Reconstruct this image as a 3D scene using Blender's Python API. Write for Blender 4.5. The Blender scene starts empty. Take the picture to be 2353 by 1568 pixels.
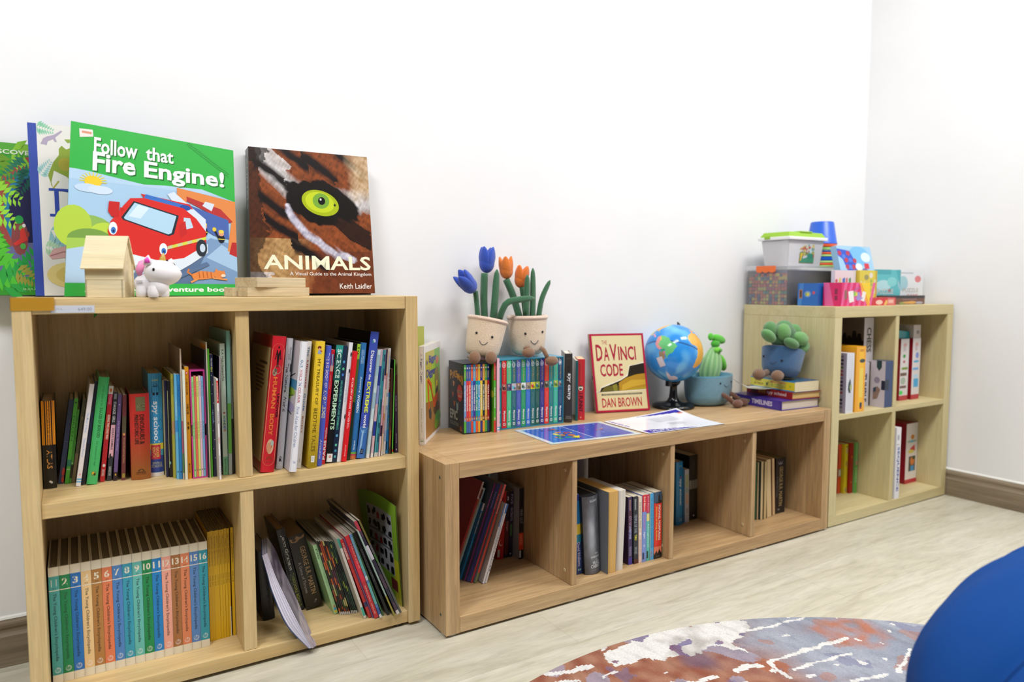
import bpy, math, random
from mathutils import Vector, Matrix, noise
from mathutils.geometry import tessellate_polygon
R = math.radians
SC = bpy.context.scene
COL = SC.collection

# ------------------------------------------------------------------ helpers
def lin(c):
    if not isinstance(c, str): return tuple(c)
    c = c.lstrip('#')
    if len(c) == 3: c = ''.join(x + x for x in c)
    v = [int(c[i:i + 2], 16) / 255 for i in (0, 2, 4)]
    return tuple(x / 12.92 if x <= .04045 else ((x + .055) / 1.055) ** 2.4 for x in v)

class NT:
    def __init__(s, name):
        s.m = bpy.data.materials.new(name); s.m.use_nodes = True
        s.t = s.m.node_tree; s.t.nodes.clear()
        s.out = s.n('ShaderNodeOutputMaterial'); s.b = s.n('ShaderNodeBsdfPrincipled')
        s.l(s.b.outputs[0], s.out.inputs[0])
    def n(s, k, **kw):
        x = s.t.nodes.new(k)
        for a, v in kw.items():
            if a.startswith('i_'):
                x.inputs[a[2:].replace('_', ' ')].default_value = v
            else: setattr(x, a, v)
        return x
    def l(s, a, b): s.t.links.new(a, b)
    def p(s, **kw):
        for k, v in kw.items(): s.b.inputs[k.replace('_', ' ')].default_value = v
    def coord(s, scale=(1, 1, 1), kind='Object', rand=False):
        tc = s.n('ShaderNodeTexCoord'); mp = s.n('ShaderNodeMapping'); mp.inputs['Scale'].default_value = scale
        src = tc.outputs[kind]
        if rand:
            oi = s.n('ShaderNodeObjectInfo'); ad = s.n('ShaderNodeVectorMath', operation='ADD'); mu = s.n('ShaderNodeMath', operation='MULTIPLY')
            mu.inputs[1].default_value = 7.3; s.l(oi.outputs['Random'], mu.inputs[0]); s.l(src, ad.inputs[0]); s.l(mu.outputs[0], ad.inputs[1]); src = ad.outputs[0]
        s.l(src, mp.inputs[0]); return mp.outputs[0]
    def noise(s, vec, scale=5, detail=4, rough=.55, dist=0):
        x = s.n('ShaderNodeTexNoise'); x.inputs['Scale'].default_value = scale; x.inputs['Detail'].default_value = detail
        x.inputs['Roughness'].default_value = rough; x.inputs['Distortion'].default_value = dist; s.l(vec, x.inputs['Vector']); return x.outputs['Fac']
    def ramp(s, fac, stops):
        x = s.n('ShaderNodeValToRGB'); e = x.color_ramp.elements
        while len(e) < len(stops): e.new(.5)
        for el, (p, c) in zip(e, stops): el.position = p; el.color = lin(c) + (1,) if isinstance(c, str) else (c, c, c, 1)
        s.l(fac, x.inputs[0]); return x.outputs[0]
    def mix(s, fac, a, b, blend='MIX'):
        x = s.n('ShaderNodeMix', data_type='RGBA', blend_type=blend)
        for v, i in ((fac, 0), (a, 6), (b, 7)):
            if hasattr(v, 'links') or hasattr(v, 'is_linked'): s.l(v, x.inputs[i])
            elif isinstance(v, (int, float)): x.inputs[i].default_value = v
            else: x.inputs[i].default_value = lin(v) + (1,)
        return x.outputs[2]
    def col(s, c): s.l(c, s.b.inputs['Base Color'])
    def bump(s, h, st=.2, d=.001):
        x = s.n('ShaderNodeBump'); x.inputs['Strength'].default_value = st; x.inputs['Distance'].default_value = d
        s.l(h, x.inputs['Height']); s.l(x.outputs[0], s.b.inputs['Normal'])

MAT = {}
def attr_mat(name, rough=.4, **kw):
    t = NT(name); a = t.n('ShaderNodeAttribute', attribute_name='Col'); t.p(Roughness=rough, **kw)
    MAT[name] = t.m; return t, a.outputs['Color']
t, c = attr_mat('print_gloss', .28); t.col(c)
t, c = attr_mat('print_matte', .5); t.col(c)
t, c = attr_mat('plastic', .32); t.col(c)
t, c = attr_mat('rubber', .45); t.col(c)
t, c = attr_mat('black_gloss', .12); t.col(c)
t, c = attr_mat('globe_gloss', .1); t.col(c)
t, c = attr_mat('pages', .85)
f = t.noise(t.coord((1100, 2, 2)), 1, 2); t.col(t.mix(t.ramp(f, [(.3, .72), (.62, 1.0)]), c, c, 'MIX')); 
x = t.mix(1.0, c, t.ramp(f, [(.3, .7), (.6, 1.0)]), 'MULTIPLY'); t.col(x)
t, c = attr_mat('pages_flat', .85)
f = t.noise(t.coord((2, 2, 1100)), 1, 2); t.col(t.mix(1.0, c, t.ramp(f, [(.3, .7), (.6, 1.0)]), 'MULTIPLY'))
t, c = attr_mat('plush', .95); t.p(Sheen_Weight=.35, Sheen_Roughness=.6)
v = t.coord((1, 1, 1)); f = t.noise(v, 420, 3); t.col(t.mix(1.0, c, t.ramp(f, [(.3, .78), (.65, 1.0)]), 'MULTIPLY')); t.bump(f, .6, .003)
t, c = attr_mat('rug_pile', .95)
f = t.noise(t.coord(), 260, 3); t.col(t.mix(1.0, c, t.ramp(f, [(.3, .8), (.65, 1.0)]), 'MULTIPLY')); t.bump(f, .5, .003)
t, c = attr_mat('fabric', .9); t.p(Specular_IOR_Level=.15)
v = t.coord(); f = t.noise(v, 900, 2); g = t.noise(v, 9, 4); t.col(t.mix(1.0, c, t.ramp(f, [(.3, .82), (.7, 1.0)]), 'MULTIPLY')); t.bump(f, .3, .0015)
t, c = attr_mat('frosted_plastic', .35); t.col(c); t.p(Transmission_Weight=.35)

def clear(name, white):
    t = NT(name); t.t.nodes.remove(t.b); a = t.n('ShaderNodeBsdfTransparent'); d = t.n('ShaderNodeBsdfDiffuse'); d.inputs['Color'].default_value = (.86, .86, .88, 1)
    m = t.n('ShaderNodeMixShader'); m.inputs[0].default_value = white; t.l(a.outputs[0], m.inputs[1]); t.l(d.outputs[0], m.inputs[2]); t.l(m.outputs[0], t.out.inputs[0]); MAT[name] = t.m
clear('clear_lid', .35)
def plain(name, colr, rough=.5, **kw):
    t = NT(name); t.p(Base_Color=lin(colr) + (1,), Roughness=rough, **kw); MAT[name] = t.m; return t
plain('metal_screw', '8d9694', .35, Metallic=.9)
t = plain('tape_film', 'c9962f', .22, Alpha=.72)
t = NT('clear_plastic'); t.t.nodes.remove(t.b)
tr = t.n('ShaderNodeBsdfTransparent'); gl = t.n('ShaderNodeBsdfGlossy'); gl.inputs['Roughness'].default_value = .12
df = t.n('ShaderNodeBsdfDiffuse'); df.inputs['Color'].default_value = (.85, .85, .88, 1)
fr = t.n('ShaderNodeLayerWeight'); fr.inputs['Blend'].default_value = .25
tr.inputs['Color'].default_value = (.96, .965, .97, 1)
m1 = t.n('ShaderNodeMixShader'); m2 = t.n('ShaderNodeMixShader'); m2.inputs[0].default_value = .12
t.l(fr.outputs['Fresnel'], m1.inputs[0]); t.l(tr.outputs[0], m1.inputs[1]); t.l(gl.outputs[0], m1.inputs[2])
t.l(m1.outputs[0], m2.inputs[1]); t.l(df.outputs[0], m2.inputs[2]); t.l(m2.outputs[0], t.out.inputs[0]); MAT['clear_plastic'] = t.m

def wood(name, light, mid, dark, axis, rough=.42, fine=90, amt=.5):
    """Laminate with its grain running along one axis."""
    t = NT(name); st = [1, 1, 1]; st['xyz'.index(axis)] = .045
    v = t.coord(st, rand=True)
    a = t.noise(v, 14, 6, .6, 1.2); b = t.noise(v, fine * 3, 3, .6); g = t.noise(v, fine, 2, .5, .4)
    base = t.ramp(a, [(.28, dark), (.5, mid), (.72, light)])
    st2 = t.ramp(b, [(.34, 1 - .28 * amt), (.62, 1.0)]); st3 = t.ramp(g, [(.35, 1 - .2 * amt), (.6, 1.0)])
    t.col(t.mix(1.0, t.mix(1.0, base, st2, 'MULTIPLY'), st3, 'MULTIPLY')); t.p(Roughness=rough); t.bump(b, .08, .0006)
    MAT[name] = t.m
for ax in 'xyz':
    wood('pine_' + ax, 'e6cd9c', 'dfc28c', 'd2b075', ax)
    wood('oak_' + ax, 'd6b68a', 'c9a678', 'b79065', ax, .4, 90, .8)
    wood('birch_' + ax, 'dccfa3', 'd6c797', 'cbb985', ax, .5, 120, .35)
    wood('toywood_' + ax, 'f1e3c0', 'ecdcb4', 'e2cd9e', ax, .7, 110, .4)
    wood('blockwood_' + ax, 'e6d5b4', 'dcc8a2', 'c9b085', ax, .75, 60, .7)
t = NT('wall_paint'); v = t.coord(); f = t.noise(v, 220, 3); g = t.noise(v, 2.5, 3)
t.col(t.ramp(g, [(.3, 'eeeff1'), (.7, 'f3f3f5')])); t.p(Roughness=.62); t.bump(f, .05, .0006); MAT['wall_paint'] = t.m
t = NT('floor_planks')
tc = t.n('ShaderNodeTexCoord'); br = t.n('ShaderNodeTexBrick'); br.offset = .37; br.offset_frequency = 2
for k, v in (('Scale', 1), ('Mortar Size', .0012), ('Mortar Smooth', .3), ('Bias', 0), ('Brick Width', 1.22), ('Row Height', .183)): br.inputs[k].default_value = v
br.inputs['Color1'].default_value = (.82, .82, .82, 1); br.inputs['Color2'].default_value = (1, 1, 1, 1); br.inputs['Mortar'].default_value = (.45, .42, .36, 1)
t.l(tc.outputs['Object'], br.inputs['Vector'])
sx = t.n('ShaderNodeSeparateXYZ'); t.l(tc.outputs['Object'], sx.inputs[0])
cm = t.n('ShaderNodeCombineXYZ'); q = t.n('ShaderNodeMath', operation='MULTIPLY_ADD'); q.inputs[1].default_value = 1; t.l(sx.outputs[1], q.inputs[0])
fl = t.n('ShaderNodeMath', operation='FLOOR'); dv = t.n('ShaderNodeMath', operation='DIVIDE'); dv.inputs[1].default_value = .183; t.l(sx.outputs[1], dv.inputs[0]); t.l(dv.outputs[0], fl.inputs[0])
m7 = t.n('ShaderNodeMath', operation='MULTIPLY'); m7.inputs[1].default_value = 3.7; t.l(fl.outputs[0], m7.inputs[0])
ad = t.n('ShaderNodeMath', operation='ADD'); sc = t.n('ShaderNodeMath', operation='MULTIPLY'); sc.inputs[1].default_value = .16
t.l(sx.outputs[0], sc.inputs[0]); t.l(sc.outputs[0], ad.inputs[0]); t.l(m7.outputs[0], ad.inputs[1])
t.l(ad.outputs[0], cm.inputs[0]); t.l(sx.outputs[1], cm.inputs[1]); t.l(m7.outputs[0], cm.inputs[2])
a = t.noise(cm.outputs[0], 7, 5, .6, 2.2); b = t.noise(cm.outputs[0], 70, 4, .65, .6); k = t.noise(cm.outputs[0], 2.2, 3, .5, .6)
base = t.ramp(a, [(.25, 'b3ab95'), (.42, 'cdc7b3'), (.6, 'd8d3c2'), (.8, 'c9c2ae')])
x = t.mix(1.0, base, t.ramp(b, [(.3, .83), (.6, 1.0)]), 'MULTIPLY'); x = t.mix(1.0, x, t.ramp(k, [(.3, .93), (.7, 1.0)]), 'MULTIPLY')
t.col(t.mix(.3, x, t.mix(1.0, x, br.outputs['Color'], 'MULTIPLY'))); t.p(Roughness=.42); t.bump(b, .1, .001); MAT['floor_planks'] = t.m
for ax in 'xy': wood('skirting_' + ax, 'a3947f', '93836c', '7d6d57', ax, .5, 60, .8)
plain('caulk', 'eeeeea', .5)
plain('ceiling_paint', 'f2f2f2', .8)

_txt = {}
def text_geo(s, bold=0.0):
    bold = min(bold, .026); k = (s, bold)
    if k not in _txt:
        cu = bpy.data.curves.new('lettering', 'FONT'); cu.body = s; cu.resolution_u = 2; cu.offset = bold
        ob = bpy.data.objects.new('lettering', cu); me = bpy.data.meshes.new_from_object(ob)
        vs = [(v.co.x, v.co.y) for v in me.vertices]; fs = [tuple(p.vertices) for p in me.polygons]
        bpy.data.objects.remove(ob); bpy.data.curves.remove(cu); bpy.data.meshes.remove(me)
        if not vs: vs = [(0, 0)]
        x0 = min(v[0] for v in vs); x1 = max(v[0] for v in vs); y0 = min(v[1] for v in vs); y1 = max(v[1] for v in vs)
        w = (x1 - x0) or 1; h = (y1 - y0) or 1
        _txt[k] = ([((x - x0) / w, (y - y0) / h) for x, y in vs], fs, w / h)
    return _txt[k]

class MB:
    """Collects coloured faces and links them as ONE mesh object."""
    def __init__(s): s.v = []; s.f = []; s.c = []; s.m = []; s.s = []
    def add(s, vs, fs, col, mat=0, smooth=False, M=None):
        b = len(s.v)
        s.v += [tuple(M @ Vector(v)) for v in vs] if M is not None else [tuple(v) for v in vs]
        one = not isinstance(col, list); cc = lin(col) if one else None
        for i, f in enumerate(fs):
            s.f.append(tuple(b + j for j in f)); s.c.append(cc if one else lin(col[i])); s.m.append(mat); s.s.append(smooth)
        return s
    def box(s, x0, x1, y0, y1, z0, z1, col, mat=0, M=None):
        vs = [(x, y, z) for z in (z0, z1) for y in (y0, y1) for x in (x0, x1)]
        return s.add(vs, [(0, 2, 3, 1), (4, 5, 7, 6), (0, 1, 5, 4), (2, 6, 7, 3), (0, 4, 6, 2), (1, 3, 7, 5)], col, mat, False, M)
    def cbox(s, x0, x1, y0, y1, z0, z1, cols, mat=0, M=None):
        vs = [(x, y, z) for z in (z0, z1) for y in (y0, y1) for x in (x0, x1)]   # bottom top front back left right
        return s.add(vs, [(0, 2, 3, 1), (4, 5, 7, 6), (0, 1, 5, 4), (2, 6, 7, 3), (0, 4, 6, 2), (1, 3, 7, 5)], list(cols), mat, False, M)
    def bbox(s, x0, x1, y0, y1, z0, z1, col, r=.002, mat=0, M=None):
        """Box with its edges eased by r."""
        vs = []; fs = []
        for sx, X, X1 in ((-1, x0, 0), (1, x1, 0)):
            for sy, Y in ((-1, y0), (1, y1)):
                for sz, Z in ((-1, z0), (1, z1)):
                    vs += [(X, Y - sy * r, Z - sz * r), (X - sx * r, Y, Z - sz * r), (X - sx * r, Y - sy * r, Z)]
        I = lambda a, b, c, k: ((a * 2 + b) * 2 + c) * 3 + k
        fs += [(I(0, 0, 0, 0), I(0, 0, 1, 0), I(0, 1, 1, 0), I(0, 1, 0, 0)), (I(1, 0, 0, 0), I(1, 1, 0, 0), I(1, 1, 1, 0), I(1, 0, 1, 0)),
               (I(0, 0, 0, 1), I(1, 0, 0, 1), I(1, 0, 1, 1), I(0, 0, 1, 1)), (I(0, 1, 0, 1), I(0, 1, 1, 1), I(1, 1, 1, 1), I(1, 1, 0, 1)),
               (I(0, 0, 0, 2), I(0, 1, 0, 2), I(1, 1, 0, 2), I(1, 0, 0, 2)), (I(0, 0, 1, 2), I(1, 0, 1, 2), I(1, 1, 1, 2), I(0, 1, 1, 2))]
        for a in (0, 1):
            for b in (0, 1):
                fs += [(I(a, b, 0, 0), I(a, b, 0, 1), I(a, b, 1, 1), I(a, b, 1, 0)), (I(a, 0, b, 0), I(a, 0, b, 2), I(a, 1, b, 2), I(a, 1, b, 0)), (I(0, a, b, 1), I(0, a, b, 2), I(1, a, b, 2), I(1, a, b, 1))]
                for c_ in (0, 1): fs.append((I(a, b, c_, 0), I(a, b, c_, 1), I(a, b, c_, 2)))
        return s.add(vs, fs, col, mat, False, M)
    def grid(s, fn, nu, nv, col, mat=0, smooth=True, wrapu=False):
        vs = [fn(i / nu, j / nv) for j in range(nv + 1) for i in range(nu if wrapu else nu + 1)]
        w = nu if wrapu else nu + 1; fs = []; cs = []
        for j in range(nv):
            for i in range(nu):
                i1 = (i + 1) % w; fs.append((j * w + i, j * w + i1, (j + 1) * w + i1, (j + 1) * w + i))
                if callable(col): cs.append(col((i + .5) / nu, (j + .5) / nv))
        return s.add(vs, fs, cs if callable(col) else col, mat, smooth)
    def lathe(s, prof, col, n=32, M=None, mat=0, cap=True, smooth=True):
        vs = []; fs = []
        for r, z in prof: vs += [(r * math.cos(2 * math.pi * i / n), r * math.sin(2 * math.pi * i / n), z) for i in range(n)]
        for j in range(len(prof) - 1):
            for i in range(n): i1 = (i + 1) % n; fs.append((j * n + i, j * n + i1, (j + 1) * n + i1, (j + 1) * n + i))
        s.add(vs, fs, col, mat, smooth, M)
        if cap:
            s.add(vs[:n], [tuple(reversed(range(n)))], col, mat, False, M); s.add(vs[-n:], [tuple(range(n))], col, mat, False, M)
        return s
    def tube(s, pts, rad, col, n=12, mat=0, flat=1.0, up=(0, 1, 0)):
        """Tapering tube along pts; flat < 1 squashes it along 'up'."""
        pts = [Vector(p) for p in pts]; N = len(pts); rs = rad if isinstance(rad, (list, tuple)) else [rad] * N
        vs = []; fs = []; U = Vector(up)
        for i, p in enumerate(pts):
            t = (pts[min(i + 1, N - 1)] - pts[max(i - 1, 0)]).normalized(); a = t.cross(U)
            if a.length < 1e-4: a = t.cross(Vector((1, 0, 0)))
            a.normalize(); b = a.cross(t).normalized()
            vs += [tuple(p + a * rs[i] * math.cos(2 * math.pi * k / n) + b * rs[i] * flat * math.sin(2 * math.pi * k / n)) for k in range(n)]
        for i in range(N - 1):
            for k in range(n): k1 = (k + 1) % n; fs.append((i * n + k, i * n + k1, (i + 1) * n + k1, (i + 1) * n + k))
        fs += [tuple(reversed(range(n))), tuple((N - 1) * n + k for k in range(n))]
        return s.add(vs, fs, col, mat, True)
    def ell(s, c, r, col, n=20, mat=0, M=None, warp=None):
        vs = [(0, 0, -1)]; m = n // 2
        for j in range(1, m):
            ph = -math.pi / 2 + math.pi * j / m
            vs += [(math.cos(ph) * math.cos(2 * math.pi * i / n), math.cos(ph) * math.sin(2 * math.pi * i / n), math.sin(ph)) for i in range(n)]
        vs.append((0, 0, 1)); fs = [(0, 1 + (i + 1) % n, 1 + i) for i in range(n)]
        for j in range(m - 2):
            for i in range(n): a = 1 + j * n; i1 = (i + 1) % n; fs.append((a + i, a + i1, a + n + i1, a + n + i))
        a = 1 + (m - 2) * n; fs += [(a + i, a + (i + 1) % n, len(vs) - 1) for i in range(n)]
        r = (r, r, r) if not isinstance(r, (tuple, list)) else r
        if warp: vs = [warp(*v) for v in vs]
        L = [Vector((v[0] * r[0], v[1] * r[1], v[2] * r[2])) for v in vs]
        if M is not None: L = [M @ v for v in L]
        return s.add([tuple(Vector(c) + v) for v in L], fs, col, mat, True)
    def build(s, name, mats, parent=None, loc=(0, 0, 0), rot=(0, 0, 0), bevel=0):
        me = bpy.data.meshes.new(name); me.from_pydata(s.v, [], s.f); me.update()
        for m in ([mats] if isinstance(mats, str) else mats): me.materials.append(MAT[m])
        ca = me.color_attributes.new('Col', 'FLOAT_COLOR', 'CORNER')
        buf = []; lt = [0] * len(s.f)
        for i, p in enumerate(me.polygons):
            c = s.c[i]; buf += (c[0], c[1], c[2], 1.0) * p.loop_total
        ca.data.foreach_set('color', buf)
        me.polygons.foreach_set('material_index', s.m); me.polygons.foreach_set('use_smooth', s.s); me.update()
        o = bpy.data.objects.new(name, me); COL.objects.link(o); o.location = loc; o.rotation_euler = rot
        if parent is not None: o.parent = parent
        if bevel:
            md = o.modifiers.new('ease', 'BEVEL'); md.width = bevel; md.segments = 2; md.limit_method = 'ANGLE'
        return o

class Art:
    """Flat printing on a face: u to the right 0..1, v down 0..1; each layer sits a hair above the last."""
    STEP = .00003
    def __init__(s, mb, o, ru, dv, bulge=None, mat=0, flip=False):
        s.mb = mb; s.o = Vector(o); s.u = Vector(ru); s.d = Vector(dv); s.n = s.d.cross(s.u).normalized(); s.k = 1; s.bulge = bulge; s.mat = mat
    def P(s, u, v, k):
        p = s.o + s.u * u + s.d * v + s.n * (s.STEP * k)
        return p + s.n * s.bulge(u) if s.bulge else p
    def poly(s, pts, col, k=None):
        if k is None: k = s.k; s.k += 1
        V = [Vector((u, v, 0)) for u, v in pts]
        tr = tessellate_polygon([V]); vs = [s.P(u, v, k) for u, v in pts]; fs = []
        for t in tr:
            a, b, c = (vs[i] for i in t)
            fs.append(tuple(t) if (b - a).cross(c - a).dot(s.n) > 0 else tuple(reversed(t)))
        s.mb.add(vs, fs, col, s.mat); return s
    def rect(s, u0, v0, u1, v1, col):
        if s.bulge:
            n = 6; pts = [(u0 + (u1 - u0) * i / n, v0) for i in range(n + 1)] + [(u1 - (u1 - u0) * i / n, v1) for i in range(n + 1)]
            for i in range(n):
                a, b = u0 + (u1 - u0) * i / n, u0 + (u1 - u0) * (i + 1) / n
                s.mb.add([s.P(a, v0, s.k), s.P(a, v1, s.k), s.P(b, v1, s.k), s.P(b, v0, s.k)], [(0, 1, 2, 3)], col, s.mat)
            s.k += 1; return s
        return s.poly([(u0, v0), (u0, v1), (u1, v1), (u1, v0)], col)
    def ell(s, u, v, ru, rv, col, n=20, a0=0, a1=360):
        return s.poly([(u + ru * math.cos(R(a0 + (a1 - a0) * i / n)), v + rv * math.sin(R(a0 + (a1 - a0) * i / n))) for i in range(n if a1 - a0 == 360 else n + 1)], col)
    def line(s, pts, w, col):
        """Stroke of width w (in the same unit along u); aspect handled with the face's real size."""
        A = s.u.length; B = s.d.length; Q = [(u * A, v * B) for u, v in pts]; L = []; Rr = []
        for i, (x, y) in enumerate(Q):
            x0, y0 = Q[max(i - 1, 0)]; x1, y1 = Q[min(i + 1, len(Q) - 1)]; d = math.hypot(x1 - x0, y1 - y0) or 1
            nx, ny = -(y1 - y0) / d * w * A / 2, (x1 - x0) / d * w * A / 2
            L.append(((x + nx) / A, (y + ny) / B)); Rr.append(((x - nx) / A, (y - ny) / B))
        for i in range(len(L) - 1): s.poly([L[i], L[i + 1], Rr[i + 1], Rr[i]], col, s.k)
        s.k += 1; return s
    def text(s, tx, u0, v0, u1, v1, col, way='h', bold=.0, k=None):
        """Lettering stretched into a box; way: h across, d reading down, u reading up."""
        vs, fs, asp = text_geo(tx, bold)
        if k is None: k = s.k; s.k += 1
        if way == 'h': L = [s.P(u0 + (u1 - u0) * x, v1 - (v1 - v0) * y, k) for x, y in vs]
        elif way == 'd': L = [s.P(u0 + (u1 - u0) * y, v0 + (v1 - v0) * x, k) for x, y in vs]
        else: L = [s.P(u1 - (u1 - u0) * y, v1 - (v1 - v0) * x, k) for x, y in vs]
        F = []
        for f in fs:
            a, b, c = L[f[0]], L[f[1]], L[f[2]]
            n = (b - a).cross(c - a)
            F.append(f if n.dot(s.n) >= 0 else tuple(reversed(f)))
        s.mb.add(L, F, col, s.mat); return s
    def paint(s, fn, nu, nv, k=None):
        """Fine grid of small cells, each with the colour fn(u, v)."""
        if k is None: k = s.k; s.k += 1
        s.mb.grid(lambda a, b: tuple(s.P(a, b, k)), nu, nv, lambda a, b: fn(a, b), s.mat, False)
        if s.n.dot((s.d).cross(s.u)) > 0:   # keep normals outward
            m = nu * nv
            for i in range(len(s.mb.f) - m, len(s.mb.f)): s.mb.f[i] = tuple(reversed(s.mb.f[i]))
        return s

def tag(o, label, cat, group=None, kind=None):
    if label: o['label'] = label
    if cat: o['category'] = cat
    if group: o['group'] = group
    if kind: o['kind'] = kind
    return o
def root(name, loc=(0, 0, 0), rot=(0, 0, 0), label=None, cat=None, group=None):
    o = bpy.data.objects.new(name, None); COL.objects.link(o); o.location = loc; o.rotation_euler = rot; o.empty_display_size = .02
    return tag(o, label, cat, group)
def nz(x, y, z=0, s=1): return noise.noise(Vector((x * s, y * s, z)))
def mixc(a, b, t):
    a = lin(a); b = lin(b); t = max(0, min(1, t)); return tuple(p + (q - p) * t for p, q in zip(a, b))
def inpoly(x, y, P):
    r = False; j = len(P) - 1
    for i in range(len(P)):
        if (P[i][1] > y) != (P[j][1] > y) and x < (P[j][0] - P[i][0]) * (y - P[i][1]) / (P[j][1] - P[i][1]) + P[i][0]: r = not r
        j = i
    return r
def segd(x, y, P):
    d = 9
    for (ax, ay), (bx, by) in zip(P, P[1:]):
        vx, vy = bx - ax, by - ay; t = max(0, min(1, ((x - ax) * vx + (y - ay) * vy) / (vx * vx + vy * vy + 1e-12)))
        d = min(d, math.hypot(x - ax - t * vx, y - ay - t * vy))
    return d
# ------------------------------------------------------------------ camera
CAM = bpy.data.cameras.new('camera'); camo = bpy.data.objects.new('camera', CAM); COL.objects.link(camo); SC.camera = camo
fw = Vector((0.5254534, 0.84757553, -0.07425929)); rt = Vector((0.84995861, -0.52684863, 0.00093777)); up = rt.cross(fw)
camo.matrix_world = Matrix(((rt.x, up.x, -fw.x, -2.20759), (rt.y, up.y, -fw.y, -1.47698), (rt.z, up.z, -fw.z, .83241), (0, 0, 0, 1)))
CAM.sensor_width = 36; CAM.lens = 25.031; CAM.clip_start = .05
CAM.dof.use_dof = True; CAM.dof.focus_distance = 1.72; CAM.dof.aperture_fstop = 2.4

# ------------------------------------------------------------------ the room
XL, XR, YF, YB, ZC = -4.3, .782, -4.2, .4, 2.75
def struct(name, mb, mats, **kw):
    o = mb.build(name, mats, **kw); o['kind'] = 'structure'; return o
struct('floor', MB().box(XL - .1, XR + .1, YF - .1, YB + .1, -.1, 0, 'cccccc'), 'floor_planks')
struct('ceiling', MB().box(XL - .1, XR + .1, YF - .1, YB + .1, ZC, ZC + .1, 'f2f2f2'), 'ceiling_paint')
struct('wall_back', MB().box(XL - .1, XR + .1, YB, YB + .1, 0, ZC, 'ffffff'), 'wall_paint')
struct('wall_right', MB().box(XR, XR + .1, YF, YB, 0, ZC, 'ffffff'), 'wall_paint')
PROF = [(0, 0), (.0115, 0), (.0115, .068), (.009, .072), (.007, .076), (.007, .084), (.0105, .088), (.011, .094), (.0095, .099), (.005, .101), (.004, .1035), (0, .1035)]
def skirting(name, a, b, nrm, ax):
    mb = MB(); a = Vector(a); b = Vector(b); nrm = Vector(nrm)
    ring = lambda p: [tuple(p + nrm * d + Vector((0, 0, z + .0005))) for d, z in PROF]
    n = len(PROF); vs = ring(a) + ring(b)
    fs = [(i, (i + 1) % n, n + (i + 1) % n, n + i) for i in range(n)]
    mb.add(vs, fs, '93836c'); mb.add(vs, [tuple(range(n)), tuple(range(2 * n - 1, n - 1, -1))], '93836c')
    c = [(0, .1045), (.005, .1045), (.0035, .109), (0, .1115)]; m = len(c)
    vs = [tuple(p + nrm * d + Vector((0, 0, z))) for p in (a, b) for d, z in c]
    mb.add(vs, [(i, (i + 1) % m, m + (i + 1) % m, m + i) for i in range(m)], 'eeeeea', 1)
    struct(name, mb, ['skirting_' + ax, 'caulk'])
skirting('baseboard_back', (XL, YB, 0), (XR - .0125, YB, 0), (0, -1, 0), 'x')
skirting('baseboard_right', (XR, YF, 0), (XR, YB - .0125, 0), (-1, 0, 0), 'y')

# ------------------------------------------------------------------ the three book units
A0, A1, AY, AYB = -2.2992, -1.4975, .0993, .3868
r = root('bookcase', (A0, AY, 0), label='light pine two-by-two bookcase with thick frame, big picture books standing on top', cat='bookcase')
W = A1 - A0; D = AYB - AY; ZT = .8133
def pt(name, b, mat, par, bev=.0012): return b.build(name, mat, par, bevel=bev)
pt('side_panel', MB().box(0, .0302, 0, D, .008, ZT, 'fff'*2), 'pine_z', r); pt('side_panel', MB().box(W - .0305, W, 0, D, .008, ZT, 'fff' * 2), 'pine_z', r)
RC = .008
pt('top_panel', MB().box(.0305, W - .0308, RC * .3, D, .7828, ZT - .0004, 'fff' * 2), 'pine_x', r)
pt('shelf', MB().box(.0305, W - .0308, RC, D - .006, .3952, .424, 'fff' * 2), 'pine_x', r)
pt('bottom_panel', MB().box(.0305, W - .0308, RC, D, .008, .0376, 'fff' * 2), 'pine_x', r)
m0, m1 = -1.9124 - A0, -1.8849 - A0
pt('divider', MB().box(m0, m1, RC + .002, D - .006, .4243, .7825, 'fff' * 2), 'pine_z', r); pt('divider', MB().box(m0, m1, RC + .002, D - .006, .0379, .3949, 'fff' * 2), 'pine_z', r)
pt('back_panel', MB().box(.0305, W - .0308, D - .0055, D - .0005, .0379, .7825, 'fff' * 2), 'pine_z', r, 0)
for x, y in ((.05, .03), (W - .05, .03), (.05, D - .03), (W - .05, D - .03)):
    MB().lathe([(.016, 0), (.016, .008)], '3a3128', 16).build('glide', 'plastic', r, (x, y, 0))
tp = MB()   # packing tape folded over the corner
tp.box(-.0012, .0665, -.0011, -.0004, ZT - .0235, ZT + .0006, 'c9962f'); tp.box(-.0012, .066, -.0004, .03, ZT + .0003, ZT + .0009, 'c9962f'); tp.box(-.0013, -.0005, -.0011, .05, ZT - .0235, ZT + .0009, 'c9962f')
tp.build('tape', 'tape_film', r)
pl = MB(); pl.box(.060, .131, RC * .3 - .0009, RC * .3 - .0003, ZT - .0285, ZT - .0145, 'c9cdd8'); a = Art(pl, (.060, RC * .3 - .0009, ZT - .0145), (.071, 0, 0), (0, 0, -.014))
a.text('649.00', .62, .3, .93, .75, '8088a0'); a.text('AL', .1, .3, .3, .6, 'aab0c0'); pl.build('price_label', 'print_matte', r)

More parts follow.
